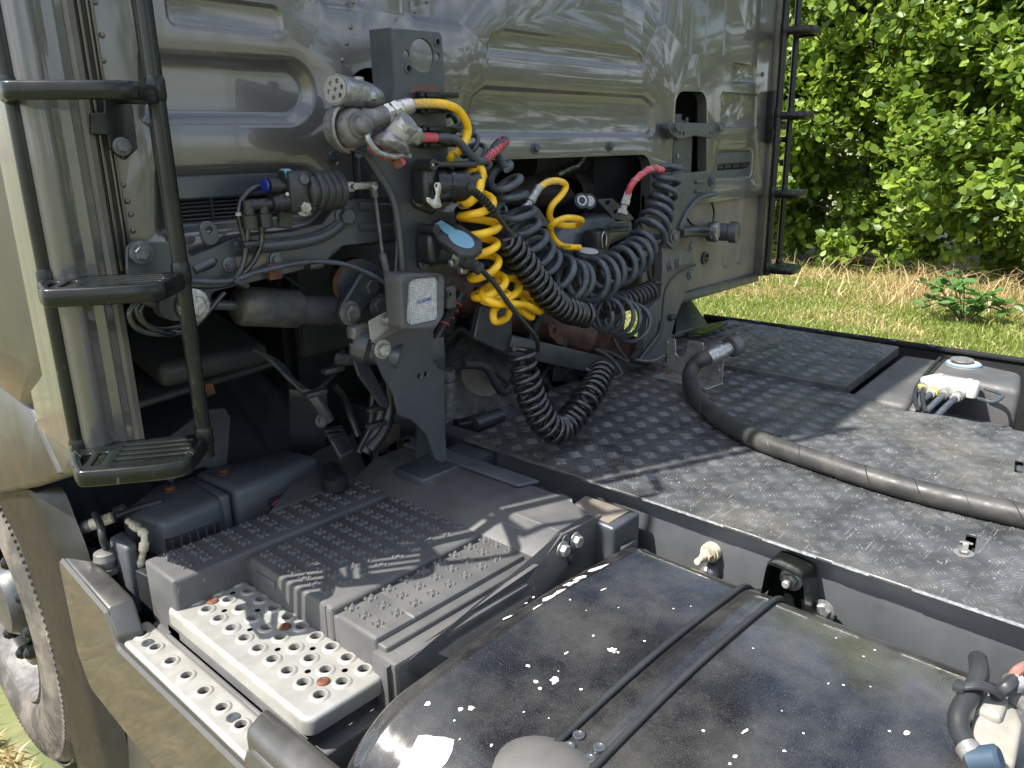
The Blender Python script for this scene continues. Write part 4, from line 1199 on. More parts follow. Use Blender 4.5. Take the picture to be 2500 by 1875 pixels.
bm = bmesh.new(); lathe(bm, (-0.7585, -1.2556, 0.9850), (.1, -.6, .35), [(-.01, .014), (.022, .016), (.026, .012)], 18); finish('blue_connector', bm, 'bluecap', md)
bm = bmesh.new()
for k in range(3): tube(bm, spline([PZ('S4', 1720, 1200+8*k, 1.02), PZ('S4', 1800, 1180+14*k, 1.024), PZ('S4', 1880, 1205+12*k, 1.02), PZ('S4', 1940, 1240+10*k, 1.01)], 6), .0032, 7)
box(bm, (-0.6771, -1.2114, 1.0180), (.018, .014, .012), None, .003)
finish('cable_tie', bm, 'rubber', md)
bm = bmesh.new(); tube(bm, spline([(-0.6372, -1.2462, 1.0000), (-0.6431, -1.2569, 1.0200), (-0.6154, -1.2614, 1.0200), (-0.5774, -1.2679, 1.0100)], 6), .009, 10)
finish('fuel_hose', bm, 'rubber', md)
bm = bmesh.new(); tube(bm, spline([(-0.6106, -1.2565, 1.0120), (-0.6134, -1.2617, 1.0300), (-0.5931, -1.2679, 1.0300)], 5), .007, 9); finish('copper_pipe', bm, mat('dull copper pipe', (.32, .16, .13), .5, .4), md)
bm = bmesh.new(); lathe(bm, (-0.6258, -1.2580, 1.0160), (.7, -.5, .1), [(0, .013), (.01, .013), (.01, .011), (.016, .011)], 14); finish('hose_clip', bm, 'steel', md)
bm = bmesh.new(); tube(bm, spline([(-0.6198, -1.2618, 0.9950), (-0.6252, -1.2768, 0.9950), (-0.6384, -1.2875, 0.9950)], 4), .010, 10); finish('steel_pipe', bm, 'castdk', md)

# ------------------------------------------------------------ hose column behind the cab
YC = -.10
CF = Fr((0, YC, 0), (1, 0, 0), (0, 0, 1), (0, -1, 0))
col = [(-0.6437, 1.9252), (-0.5134, 1.9280), (-0.5109, 1.8153), (-0.5096, 1.7022), (-0.4947, 1.5564), (-0.5044, 1.4048), (-0.5749, 1.3167), (-0.5798, 1.2535), (-0.5693, 1.2308), (-0.5496, 1.2223), (-0.5540, 1.0710), (-0.5530, 0.9933),
       (-0.5874, 1.0153), (-0.6100, 1.0835), (-0.6504, 1.1288), (-0.6885, 1.1510), (-0.6960, 1.1958), (-0.7195, 1.2408), (-0.7410, 1.2935), (-0.7458, 1.3165), (-0.7254, 1.3314), (-0.6786, 1.4096), (-0.6624, 1.5223), (-0.6662, 1.5949), (-0.7016, 1.6612), (-0.7391, 1.7035), (-0.7243, 1.7221), (-0.6556, 1.7853), (-0.6428, 1.8221), (-0.6436, 1.8514)]
hc = (-0.5698, 1.8806)
bm = bmesh.new()
hl = [circ(hc, .0315, 36), circ((-0.6102, 1.8803), .0075, 18), circ((-0.5286, 1.8804), .0075, 18), circ((-0.5275, 1.9089), .006, 16), circ((-0.6081, 1.8542), .006, 16),
      circ((-0.6235, 1.2243), .0055, 14), circ((-0.6041, 1.2247), .0055, 14)]
plate(bm, CF, rpoly(col, .012, 0, 5), hl, t=.005, bev=.0015)
colm = finish('hose_column', bm, 'chassis', T, 30)
bm = bmesh.new()
for q in ((-0.5275, 1.9089), (-0.6081, 1.8542)): lathe(bm, CF(q[0], q[1], -.008), CF.w, [(0, .010), (.0095, .010), (.0105, .008), (.0105, .0062), (-.005, .006)], 20)
finish('threaded_boss', bm, 'chassis', colm, 50)
# left flange folded forwards
bm = bmesh.new()
fl = [(-0.6437, 1.9252), (-0.6436, 1.8514), (-0.6428, 1.8221), (-0.6556, 1.7853), (-0.6619, 1.7218), (-0.6641, 1.6954)]
for a, b in zip(fl, fl[1:]):
    v = [bm.verts.new(CF(a[0], a[1], .0)), bm.verts.new(CF(b[0], b[1], .0)), bm.verts.new(CF(b[0]-.012, b[1], -.05)), bm.verts.new(CF(a[0]-.012, a[1], -.05))]
    bm.faces.new(v)
bmesh.ops.remove_doubles(bm, verts=bm.verts, dist=.0005)
bmesh.ops.solidify(bm, geom=bm.faces[:], thickness=.005)
finish('column_flange', bm, 'chassis', colm, 60)
# long stiffening rib down the left side
bm = bmesh.new()
tube(bm, spline([(-0.7571, -0.1050, 1.7054), (-0.7329, -0.1080, 1.6937), (-0.7062, -0.1080, 1.6585), (-0.6773, -0.1080, 1.6170), (-0.6652, -0.1080, 1.5695), (-0.6596, -0.1080, 1.4848), (-0.6630, -0.1080, 1.4082)], 8), .007, 10)
finish('stiffening_rib', bm, 'chassis', colm, 60)
bm = bmesh.new()
bbox(bm, (-.62, -.09, .93), (-.38, .02, .975), .006)
hexa(bm, [(-.60, -.095, 1.30), (-.54, -.095, 1.30), (-.46, .02, 1.02), (-.55, .02, 1.02)], .05, .004)
finish('column_foot', bm, 'chassis', colm)
bolt((-0.7192, -0.1000, 1.3043), (0, -1, 0), .0145, colm, 'zinc', .014)
rm = bmesh.new(); plate(rm, CF, [Vector((-0.6114, 1.8095)), Vector((-0.5266, 1.8136)), Vector((-0.5312, 1.8230)), Vector((-0.5562, 1.8279)), Vector((-0.5860, 1.8255)), Vector((-0.6027, 1.8179))], [], t=.002, w=.0012)
finish('bare_rusty_patch', rm, mat('brown primer', (.11, .055, .04), .6), colm)
# rubber hose clips: four pairs of bars
for u, v in ((1230, 775), (1235, 890), (1250, 1052), (1255, 1168)):
    a = Vector(PY('R2', u-130, v, -.115)); b = Vector(PY('R2', u+130, v, -.115)); 
    bm = bmesh.new(); box(bm, (a+b)/2+Vector((0, -.004, 0)), ((b-a).length, .022, .0115), Matrix.Rotation(math.atan2((b-a).z, (b-a).x)*-1, 3, 'Y'), .002)
    box(bm, a+Vector((-.004, .0, 0)), (.018, .02, .016), None, .004)
    finish('hose_holder', bm, 'gloss', colm)
# ------------------------------------------------------------ upper socket
def socket(name, base_uv, plate_uv, bolts, m='black'):
    pass
bm = bmesh.new()
pl = [(-0.5974, 1.6681), (-0.5603, 1.6658), (-0.5434, 1.6022), (-0.5632, 1.5677), (-0.6101, 1.5836), (-0.6218, 1.5968)]
plate(bm, Fr((0, -.108, 0), (1, 0, 0), (0, 0, 1), (0, -1, 0)), rpoly(pl, .012), [], t=.006, bev=.002)
s1_ = finish('socket_base', bm, 'black', T)
bolt((-0.6045, -0.1090, 1.6027), (0, -1, 0), .011, s1_, 'boltg', .009)
ax = Vector((.93, -.36, -.06)).normalized()
o1 = Vector((-0.5869, -0.1350, 1.6300))
bm = bmesh.new(); box(bm, o1+Vector((-.012, .006, 0)), (.05, .05, .075), None, .012)
lathe(bm, o1, ax, [(0, .036), (.018, .036), (.018, .032), (.03, .032), (.03, .034), (.04, .034), (.042, .031), (.058, .031), (.062, .033), (.07, .033), (.07, .026), (.082, .025), (.088, .029), (.098, .029), (.098, .024), (.085, .021)], 28)
finish('socket_body', bm, 'black', s1_, 50)
bm = bmesh.new(); 
hexa(bm, [(-0.6168, -0.1700, 1.6781), (-0.4930, -0.1700, 1.6738), (-0.4432, -0.1200, 1.6702), (-0.5437, -0.1000, 1.6778)], .012, .004)
lathe(bm, (-0.6147, -0.1700, 1.6710), (0, 1, 0), [(0, .011), (.05, .011)], 18)
finish('socket_lid', bm, 'rubber', s1_, 50)
bm = bmesh.new(); lathe(bm, (-0.6207, -0.1720, 1.6709), (0, -1, 0), [(0, .003), (.002, .003)], 10); finish('hinge_pin', bm, 'steel', s1_)
# steel latch of the socket
LF = Fr((0, -.175, 0), (1, 0, 0), (0, 0, 1), (0, -1, 0))
bm = bmesh.new(); plate(bm, LF, rpoly([(-0.6217, 1.6370), (-0.6042, 1.6374), (-0.6005, 1.6265), (-0.6077, 1.6076), (-0.6005, 1.5877), (-0.6223, 1.5867), (-0.6411, 1.5999), (-0.6436, 1.6108), (-0.6340, 1.6090), (-0.6229, 1.6024), (-0.6165, 1.6153)], .006), [circ((-0.6148, 1.6307), .003, 12)], t=.002, bev=.0005)
st = spline([(-0.6077, -0.1760, 1.5806), (-0.5910, -0.1800, 1.5796), (-0.5812, -0.1800, 1.5870), (-0.5657, -0.1800, 1.5928), (-0.5545, -0.1800, 1.5853), (-0.5384, -0.1800, 1.5801)], 6)
pv = None
for p in st:
    c_ = (bm.verts.new(p+Vector((0, -.012, 0))), bm.verts.new(p+Vector((0, .014, .002))))
    if pv: bm.faces.new((pv[0], c_[0], c_[1], pv[1]))
    pv = c_
finish('steel_latch', bm, 'steel', s1_, 50)

# ------------------------------------------------------------ lower socket with blue lid
bm = bmesh.new()
pl = [(-0.5924, 1.5402), (-0.5658, 1.5371), (-0.5427, 1.4990), (-0.5727, 1.4601), (-0.6124, 1.4677), (-0.6173, 1.4782)]
plate(bm, Fr((0, -.108, 0), (1, 0, 0), (0, 0, 1), (0, -1, 0)), rpoly(pl, .01), [], t=.006, bev=.002)
s2_ = finish('socket_base', bm, 'black', T)
bolt((-0.6010, -0.1090, 1.4713), (0, -1, 0), .010, s2_, 'boltg', .009); bolt((-0.5958, -0.1250, 1.4984), (0, -1, 0), .010, s2_, 'black', .009)
o2 = Vector((-0.5866, -0.1350, 1.5024)); ax2 = Vector((.86, -.38, -.34)).normalized()
bm = bmesh.new(); box(bm, o2+Vector((-.006, .01, .0)), (.05, .05, .065), None, .01); lathe(bm, o2, ax2, [(0, .033), (.012, .033), (.014, .028), (.03, .028)], 26)
lathe(bm, (-0.6111, -0.1650, 1.5444), (0, 1, 0), [(0, .010), (.05, .010)], 18)
finish('socket_body', bm, 'black', s2_, 50)
# the lid, tipped up and forwards
lu = (Vector((-0.5796, -0.2450, 1.5037))-Vector((-0.5922, -0.1650, 1.5478))).normalized(); lw = Vector((-.35, -.50, .80)); lw = (lw-lu*lw.dot(lu)).normalized()
lv = lw.cross(lu)
lo_ = Vector((-0.5807, -0.2000, 1.5254))
lf = Fr(lo_, lu, lv, lw)
bm = bmesh.new(); plate(bm, lf, rpoly([(-.075, .012), (-.075, -.014), (-.03, -.033), (.03, -.033), (.052, -.014), (.052, .014), (.03, .033), (-.03, .033)], .014), [], t=.012, bev=.003)
lid = finish('socket_lid', bm, 'rubber', s2_, 50)
bm = bmesh.new(); plate(bm, lf, circ((.004, 0), .032, 26, .020), [], t=.001, w=.0022, bev=.0006); plate(bm, lf, [(-.025, -.012), (-.025, .012), (-.062, .009), (-.062, -.009)], [], t=.001, w=.0018)
finish('blue_label', bm, 'blue', lid)

# ------------------------------------------------------------ work lamp
lb_ = (-0.6850, 1.4365)
LFy = -.185
lq = [(-0.7032, 1.4526), (-0.6258, 1.4507), (-0.6330, 1.3645), (-0.7167, 1.3649)]
xs = (-.735, -.625); 
bm = bmesh.new()
ho = [(-0.7327, 1.4711), (-0.6067, 1.4552), (-0.6156, 1.3687), (-0.6419, 1.3431), (-0.7278, 1.3558), (-0.7320, 1.3690)]
hf = Fr((0, LFy, 0), (1, 0, 0), (0, 0, 1), (0, -1, 0))
plate(bm, hf, rpoly(ho, .018, 0, 6), [rpoly(lq, .014, 0, 6)], t=.045, bev=.006)
lamp = finish('work_lamp', bm, 'plastic', T, 45)
bm = bmesh.new()
def loft(bm, loops):
    pr_ = None
    for l in loops:
        v = [bm.verts.new(p) for p in l]
        if pr_:
            for i in range(len(v)): bm.faces.new((pr_[i], pr_[(i+1) % len(v)], v[(i+1) % len(v)], v[i]))
        pr_ = v
    bm.faces.new(pr_)
lo_s = []
for ins, d in ((.0, .034), (.001, .055), (.010, .070), (.03, .078)):
    lo_s.append([hf(p.x+d*.12, p.y, -d) for p in rpoly(ho, .018, ins, 6)])
loft(bm, lo_s); finish('lamp_housing', bm, 'plastic', lamp, 50)
bm = bmesh.new(); plate(bm, hf, rpoly(lq, .012, -.001, 6), [], t=.004, w=-.006, bev=.002); 
gl = finish('lamp_glass', bm, 'glass', lamp)
bm = bmesh.new(); pr_ = None
for ins, d in ((.002, .012), (.006, .022), (.014, .031), (.024, .037)):
    v = [bm.verts.new(hf(p_.x, p_.y, -d)) for p_ in rpoly(lq, .014, ins, 6)]
    if pr_:
        for i in range(len(v)): bm.faces.new((pr_[i], pr_[(i+1) % len(v)], v[(i+1) % len(v)], v[i]))
    pr_ = v
bm.faces.new(pr_); finish('reflector', bm, mat('lamp reflector', (.85, .85, .86), .16, 1., 0, var=.05, bump=0), lamp, 60)
bm = bmesh.new(); lc_ = hf(sum(q_[0] for q_ in lq)/4, sum(q_[1] for q_ in lq)/4, -.036); lathe(bm, lc_, (0, -1, 0), [(0, .012), (.006, .012), (.006, .005), (.016, .004)], 16); finish('bulb', bm, 'castdk', lamp)
lc = (sum(p[0] for p in lq)/4, sum(p[1] for p in lq)/4)
bm = bmesh.new()
w_l, h_l = .068, .098
for i in range(16):
    x = lc[0]-w_l/2+w_l*i/15; z0_, z1_ = lc[1]-h_l/2+.006, lc[1]+h_l/2-.004
    bbox(bm, (x-.0005, LFy+.0045, z0_), (x+.0005, LFy+.0062, z1_))
for i in range(22):
    z = lc[1]-h_l/2+.006+(h_l-.01)*i/21
    bbox(bm, (lc[0]-w_l/2, LFy+.0044, z-.0005), (lc[0]+w_l/2, LFy+.0062, z+.0005))
finish('glass_fluting', bm, 'lens', gl, kind='stuff')
text('glass_text', 'SCANIA', .0105, hf, (lc[0]+.002, lc[1]), 'inkb', gl, -.0035, R(4))
bm = bmesh.new(); lathe(bm, (-0.5840, -0.1650, 1.4069), (0, -1, 0), [(0, .008), (.004, .008), (.004, .005), (0, .004)], 16); box(bm, (-0.5717, -0.1500, 1.3983), (.03, .02, .05), None, .006); finish('lamp_mount', bm, 'plastic', lamp)
# aluminium angle below the lamp
bm = bmesh.new()
AF = Fr((0, -.125, 0), (1, 0, 0), (0, 0, 1), (0, -1, 0))
plate(bm, AF, rpoly([(-0.7670, 1.3746), (-0.7214, 1.3873), (-0.7113, 1.3583), (-0.7646, 1.3341)], .003), [], t=.003, bev=.0006)
hexa(bm, [(-0.7646, -0.1250, 1.3341), (-0.7113, -0.1250, 1.3583), (-0.6454, -0.0900, 1.3351), (-0.7203, -0.0900, 1.3176)], .003, 0)
an = finish('aluminium_angle', bm, 'step', T)
bm = bmesh.new(); lathe(bm, (-0.7283, -0.1280, 1.3723), (0, -1, 0), [(0, .009), (.012, .009), (.012, .006), (.016, .006)], 14); finish('socket_screw', bm, 'steel', an)

# ------------------------------------------------------------ cross beam and levelling valve
BF = Fr((0, -.045, 0), (1, 0, 0), (0, 0, 1), (0, -1, 0))
bp_ = [(-1.1785, 1.5570), (-1.1669, 1.5657), (-1.0676, 1.5553), (-1.0828, 1.5294), (-0.9803, 1.5569), (-0.8710, 1.5574), (-0.8018, 1.5654), (-0.7562, 1.6056), (-0.7249, 1.6084), (-0.6005, 1.6046), (-0.6074, 1.5159), (-0.7572, 1.5173), (-0.7981, 1.4929), (-0.8548, 1.4808), (-1.0388, 1.4647), (-1.0825, 1.4297), (-1.1243, 1.4380), (-1.1797, 1.4835), (-1.1841, 1.5212)]
bm = bmesh.new(); plate(bm, BF, rpoly(bp_, .014, 0, 5), [circ((-1.0443, 1.5125), .006, 14, .018, R(-70))], t=.005, bev=.002)
beam = finish('cross_beam', bm, 'chassis', T, 35)
# top flange and pressed bead
bm = bmesh.new()
def strip(bm, pts, dy, th=.004):
    a = [bm.verts.new(p) for p in pts]; b = [bm.verts.new(Vector(p)+Vector((0, dy, 0))) for p in pts]
    fs = [bm.faces.new((a[i], a[i+1], b[i+1], b[i])) for i in range(len(pts)-1)]
    bmesh.ops.solidify(bm, geom=fs, thickness=th)
strip(bm, spline([(-1.0828, -0.0450, 1.5294), (-0.9803, -0.0450, 1.5569), (-0.8710, -0.0450, 1.5574), (-0.8018, -0.0450, 1.5654), (-0.7562, -0.0450, 1.6056), (-0.7249, -0.0450, 1.6084), (-0.6005, -0.0450, 1.6046)], 6), .035)
strip(bm, spline([(-0.6090, -0.0470, 1.5162), (-0.7586, -0.0470, 1.5176), (-0.7994, -0.0470, 1.4932), (-0.8561, -0.0470, 1.4811), (-1.0398, -0.0470, 1.4650)], 6), .035)
finish('beam_flange', bm, 'chassis', beam, 50)
bm = bmesh.new()
tube(bm, spline([(-0.9954, -0.0450, 1.5369), (-0.9353, -0.0460, 1.5352), (-0.8494, -0.0460, 1.5358), (-0.7933, -0.0460, 1.5461), (-0.7487, -0.0400, 1.5672)], 8), .013, 12)
tube(bm, [(-0.7123, -0.0420, 1.5917), (-0.6128, -0.0420, 1.5836)], .010, 12); tube(bm, [(-0.7160, -0.0420, 1.5519), (-0.6160, -0.0420, 1.5437)], .010, 12)
tube(bm, [(-1.0706, -0.0430, 1.5071), (-1.0334, -0.0430, 1.5195)], .009, 10)
finish('pressed_bead', bm, 'chassis', beam, 60)
for u, v, r_, m_ in ((1515, 455, .017, 'chassis'), (240, 680, .013, 'boltg'), (790, 755, .009, 'boltg'), (1078, 722, .009, 'boltg')):
    bolt(PY('R5', u, v, -.046 if u != 240 else -.062), (0, -1, 0), r_, beam, m_)
bm = bmesh.new(); lathe(bm, (-1.1606, -0.0450, 1.5473), (0, -1, 0), [(0, .018), (.016, .017)], 20); finish('bolt_spacer', bm, 'chassis', beam)
bm = bmesh.new(); plate(bm, Fr((0, -.0508, 0), (1, 0, 0), (0, 0, 1), (0, -1, 0)), rpoly([(-0.9939, 1.5213), (-0.9299, 1.5172), (-0.9348, 1.5044), (-0.9655, 1.4948), (-0.9961, 1.5043)], .006), [], t=.003, w=-.0045); finish('rust_patch', bm, mat('rust bloom', (.10, .075, .05), .7, rust=1., dust=.4), beam)
arm_plate('lifting_eye', [(-1.0486, 1.5427), (-1.0162, 1.5506), (-1.0209, 1.5831), (-1.0376, 1.5905), (-1.0531, 1.5843)], -.05, .008, 'chassis', [((-1.0363, 1.5725), .006)], r=.02)
arm_plate('valve_bracket', [(-0.8950, 1.6140), (-0.8645, 1.6122), (-0.8719, 1.5623), (-0.9008, 1.5647)], -.05, .006, 'black', r=.003)
# levelling valve
vb0 = bmesh.new()
p = lambda u, v, y=-.085: Vector(PY('R5', u, v, -.085))+Vector((0, y+.085, 0))
box(vb0, p(1215, 300), (.055, .04, .075), None, .006)
lathe(vb0, p(1030, 265), p(1200, 268)-p(1030, 265), [(0, .014), (.022, .014), (.022, .011), (.07, .011)], 18)
lathe(vb0, p(1050, 375), p(1200, 350)-p(1050, 375), [(0, .015), (.012, .015), (.014, .0175), (.03, .0175), (.03, .013), (.075, .013)], 18)
lathe(vb0, p(1130, 215), p(1230, 215)-p(1130, 215), [(-.005, .013), (.05, .013)], 16)
lathe(vb0, p(910, 400), Vector((0, 0, -1)), [(-.012, .010), (.012, .010), (.014, .014), (.036, .014), (.036, .010)], 16)
lathe(vb0, p(1000, 390), Vector((0, 0, -1)), [(-.012, .010), (.012, .010), (.014, .014), (.036, .014), (.036, .010)], 16)
tube(vb0, [p(905, 385), p(1050, 375)], .010, 12)
val = finish('levelling_valve', vb0, 'black', T, 40)
bm = bmesh.new()
for i in range(5):
    c0 = p(1270+i*42, 300-i*2); lathe(bm, c0, (1, 0, 0), [(-.004, .030), (.002, .037 if i else .034), (.010, .037 if i else .034), (.014, .030)], 24)
bmesh.ops.transform(bm, matrix=Matrix.Identity(4), verts=bm.verts)
finish('rubber_bellows', bm, 'rubber', val, 60)
bolt(p(1215, 225, -.10), (0, -1, 0), .010, val, 'boltg', .01); bolt(p(1225, 398, -.10), (0, -1, 0), .011, val, 'zinc', .012); bolt(p(1118, 315, -.10), (0, -1, 0), .004, val, 'steel', .004, washer=False)
bm = bmesh.new(); lathe(bm, p(1008, 265), p(1200, 268)-p(1008, 265), [(-.001, .0118), (.004, .0118)], 16); finish('blue_collar', bm, mat('blue collar', (.008, .02, .20), .3), val)
bm = bmesh.new(); lathe(bm, p(1122, 205), p(1230, 205)-p(1122, 205), [(0, .0135), (.014, .0135)], 16); finish('blue_cap', bm, 'blue', val)
bm = bmesh.new(); box(bm, p(1525, 272), (.034, .006, .020), None, .003); box(bm, p(1620, 265, -.078), (.055, .004, .014), None, .002); lathe(bm, p(1562, 268, -.09), (0, -1, 0), [(0, .006), (.004, .006)], 12); lathe(bm, p(1683, 262, -.09), (0, -1, 0), [(-.012, .008), (.004, .008)], 12); lathe(bm, p(1488, 272), (1, 0, 0), [(-.02, .007), (.01, .009)], 12)
finish('valve_lever', bm, 'castal', val)
bm = bmesh.new(); tube(bm, [p(1688, 275), p(1700, 330), p(1745, 690)], .0035, 8); tube(bm, [p(1688, 275), p(1698, 335)], .0075, 10); tube(bm, [p(1745, 685), p(1762, 760), p(1780, 850)], .007, 10); finish('link_rod', bm, 'boltg', val)
# air lines from the valve
def wires(name, paths, r, m, parent=T, k=8, n=8):
    bm = bmesh.new()
    for w in paths: tube(bm, spline(w, k), r, n)
    return finish(name, bm, m, parent, 60)
q = lambda u, v, y=-.07: Vector(PY('R5', u, v, -.07))+Vector((0, y+.07, 0))
wires('air_line', [[q(1005, 268), q(930, 285), q(870, 350), q(850, 440), q(868, 540), q(890, 650), q(880, 740), q(840, 820), q(760, 880), q(560, 890), q(420, 885), q(250, 960), q(170, 1060), q(230, 1160), q(400, 1190), q(520, 1160), q(620, 1080)]], .0052, 'hose_gloss')
wires('air_line', [[q(905, 510), q(900, 600), q(880, 740), q(840, 830), q(760, 870), q(540, 875), q(420, 900), q(280, 980), q(235, 1060), q(300, 1150), q(450, 1150), q(560, 1080)]], .0052, 'hose_gloss')
wires('air_line', [[q(988, 510), q(992, 600), q(960, 700), q(900, 790), q(820, 850), q(700, 875), q(540, 880), q(400, 905), q(215, 1010), q(270, 1130), q(420, 1170), q(560, 1150), q(760, 930)]], .0052, 'hose_gloss')
wires('grey_cable', [[q(540, 855, -.078), q(780, 855, -.078), q(950, 800, -.078), q(1200, 745, -.078), q(1350, 735, -.08), q(1480, 750, -.09), q(1620, 810, -.10), q(1760, 905, -.11)]], .0048, 'hose_blue')
wires('thin_wire', [[q(860, 870, .0), q(1000, 830, 0), q(1150, 805, 0), q(1300, 860, .02), q(1440, 950, .03)]], .003, 'black')
for u, v in ((905, 625), (840, 870), (270, 990), (1310, 762)):
    bm = bmesh.new(); box(bm, q(u, v, -.074), (.030, .026, .010), Matrix.Rotation(R(30 if u < 900 else 0), 3, 'Y'), .002); finish('cable_tie', bm, 'black', T)
for u, v in ((850, 440), (868, 500), (905, 512), (988, 508)):
    bm = bmesh.new(); lathe(bm, q(u, v), (0, 0, 1), [(-.003, .0056), (.003, .0056)], 12); finish('white_ring', bm, 'white', T)
bm = bmesh.new(); box(bm, q(1090, 800, -.06), (.026, .010, .03), None, .002); finish('rusty_clip', bm, 'rust', T)
# lower bracket with big bolt at the shock absorber end
bm = bmesh.new(); plate(bm, Fr((0, -.052, 0), (1, 0, 0), (0, 0, 1), (0, -1, 0)), rpoly([(-1.1630, 1.4682), (-1.0346, 1.4704), (-1.0766, 1.4265), (-1.1214, 1.4354)], .01), [], t=.006, bev=.0015); 
lathe(bm, (-1.1228, -0.0600, 1.4577), (0, -1, 0), [(-.02, .028), (.01, .028)], 22)
lbk = finish('shock_bracket', bm, 'chassis', T); bolt((-1.0955, -0.0750, 1.4524), (0, -1, 0), .020, lbk, 'castal', .014)
# shock absorber
a_ = Vector((-1.0283, 0.0200, 1.4338)); b_ = Vector((-0.7451, 0.0200, 1.3744)); dv = (b_-a_); Ls = dv.length; dn = dv.normalized()
bm = bmesh.new(); lathe(bm, a_, dn, [(0, .010), (Ls*.22, .010)], 16); lathe(bm, b_, dn, [(-.01, .02), (.02, .03)], 16)
sh = finish('shock_absorber', bm, 'chassis', T, 40)
bm = bmesh.new(); lathe(bm, a_, dn, [(Ls*.205, .008), (Ls*.215, .030), (Ls*.24, .037), (Ls*.26, .039), (Ls*.665, .039), (Ls*.68, .036), (Ls*.68, .030)], 30)
finish('dust_tube', bm, mat('speckled worn tube', (.035, .038, .042), .5, .1, 0, var=.3, scale=14, bump=.3, dust=.9, dustcol=(.12, .11, .09), dscale=22), sh, 50)
bm = bmesh.new(); lathe(bm, a_, dn, [(Ls*.67, .031), (Ls*.97, .031), (Ls*.995, .022)], 30); finish('damper_body', bm, mat('worn tube', (.035, .038, .043), .45, .1, 0, var=.3, scale=14, bump=.2, dust=.4, dustcol=(.10, .09, .08), dscale=22), sh, 50)
# swivel with two link plates
bm = bmesh.new(); lathe(bm, (-0.6703, 0.0300, 1.4200), (-.35, -1, 0), [(-.05, .055), (.02, .055), (.02, .045)], 30); finish('pivot_bush', bm, 'chassis', T)
bm = bmesh.new(); lathe(bm, (-0.6818, 0.0200, 1.4225), (-.35, -1, 0), [(.0, .056), (.006, .056)], 30); finish('rust_ring', bm, 'rust', T)
lk = arm_plate('link_plate', [(-0.7709, 1.3695), (-0.7581, 1.3978), (-0.7035, 1.4575), (-0.6659, 1.4529), (-0.6576, 1.4242), (-0.6746, 1.4023), (-0.7203, 1.3644), (-0.7460, 1.3550)], -.03, .014, 'chassis', r=.022, bev=.004)
bolt((-0.7427, -0.0310, 1.3758), (0, -1, 0), .018, lk, 'castdk', .014); bolt((-0.6871, -0.0310, 1.4239), (0, -1, 0), .017, lk, 'chassis', .012)
bolt((-0.6580, -0.0200, 1.3783), (0, -1, 0), .018, lk, 'boltg', .010)
bm = bmesh.new(); box(bm, (-0.7304, -0.0400, 1.3364), (.05, .03, .03), None, .008); finish('pale_clamp', bm, 'castal', T)
bm = bmesh.new(); lathe(bm, (-0.7259, -0.0300, 1.3044), Vector((-0.6990, -0.0600, 1.2914))-Vector((-0.7259, -0.0300, 1.3044)), [(-.01, .035), (.0, .038), (.02, .038), (.03, .03), (.09, .03)], 26); finish('pivot_tube', bm, 'chassis', T)
arm_plate('rear_link', [(-0.7543, 1.3236), (-0.7189, 1.2781), (-0.6746, 1.1845), (-0.6598, 1.1436), (-0.6858, 1.1575), (-0.7394, 1.2398), (-0.7549, 1.2960)], -.04, .008, 'chassis', r=.01)

# ------------------------------------------------------------ right hand brackets
rb1 = arm_plate('roller_bracket', [(0.4621, 1.6114), (0.7223, 1.6140), (0.7533, 1.5740), (0.7292, 1.5500), (0.6351, 1.5357), (0.5678, 1.5045), (0.5346, 1.4610), (0.5245, 1.3911), (0.4890, 1.3811), (0.4519, 1.4037), (0.4541, 1.5146)], -.05, .008, 'chassis',
    [], r=.012)
for v in (1055, 1110):
    bm = bmesh.new(); tube(bm, [PY('R3', 1180, v, -.051), PY('R3', 1220, v-5, -.051)], .006, 10); finish('pressed_bead', bm, 'chassis', rb1)
bolt((0.7106, -0.0520, 1.5831), (0, -1, 0), .012, rb1, 'chassis'); bolt((0.4847, -0.0520, 1.4233), (0, -1, 0), .014, rb1, 'boltg')
bm = bmesh.new(); tube(bm, spline([(0.7385, -0.0550, 1.5413), (0.6268, -0.0550, 1.5309), (0.5653, -0.0550, 1.4968), (0.5314, -0.0550, 1.4615), (0.5175, -0.0550, 1.4410)], 6), .008, 10); finish('bracket_rim', bm, 'chassis', rb1)
bm = bmesh.new(); lathe(bm, (0.7992, 0.0000, 1.4081), (.25, -1, 0), [(-.01, .02), (.0, .034), (.03, .036), (.034, .030), (.07, .030), (.074, .036), (.10, .036), (.104, .028)], 28)
tube(bm, [(0.5600, -0.0300, 1.4278), (0.6583, -0.0300, 1.4220), (0.7272, -0.0300, 1.4160)], .018, 12)
rl = finish('roller', bm, 'chassis', T, 50)
bm = bmesh.new(); lathe(bm, Vector((0.7056, -0.0600, 1.4195))+Vector((.01, -.01, 0)), (.25, -1, 0), [(0, .030), (.010, .030), (.012, .024)], 28); finish('pale_washer', bm, 'castal', rl)
bolt(Vector((0.6701, -0.0820, 1.4238)), (.25, -1, 0), .016, rl, 'boltg')
wires('thin_cable', [[(0.8126, 0.0000, 1.5071), (0.8322, 0.0000, 1.4706), (0.8270, 0.0000, 1.4295)], [(0.6502, 0.0000, 1.4664), (0.6858, 0.0000, 1.4410), (0.7322, 0.0000, 1.4314)]], .004, 'black')
rc = arm_plate('right_column', [(0.4582, 1.3951), (0.6406, 1.3597), (0.6732, 1.3099), (0.6186, 1.2294), (0.5590, 1.1508), (0.5040, 1.0193), (0.4732, 1.0050), (0.3251, 1.0451), (0.3678, 1.0704), (0.3904, 1.2012), (0.4588, 1.2297), (0.4636, 1.3125)], -.03, .03, 'frame', r=.01)
for u, v in ((1745, 945), (1790, 928), (1860, 832), (1860, 998)): bolt(PY('R6', u, v, -.031), (0, -1, 0), .0115, rc, 'boltg')
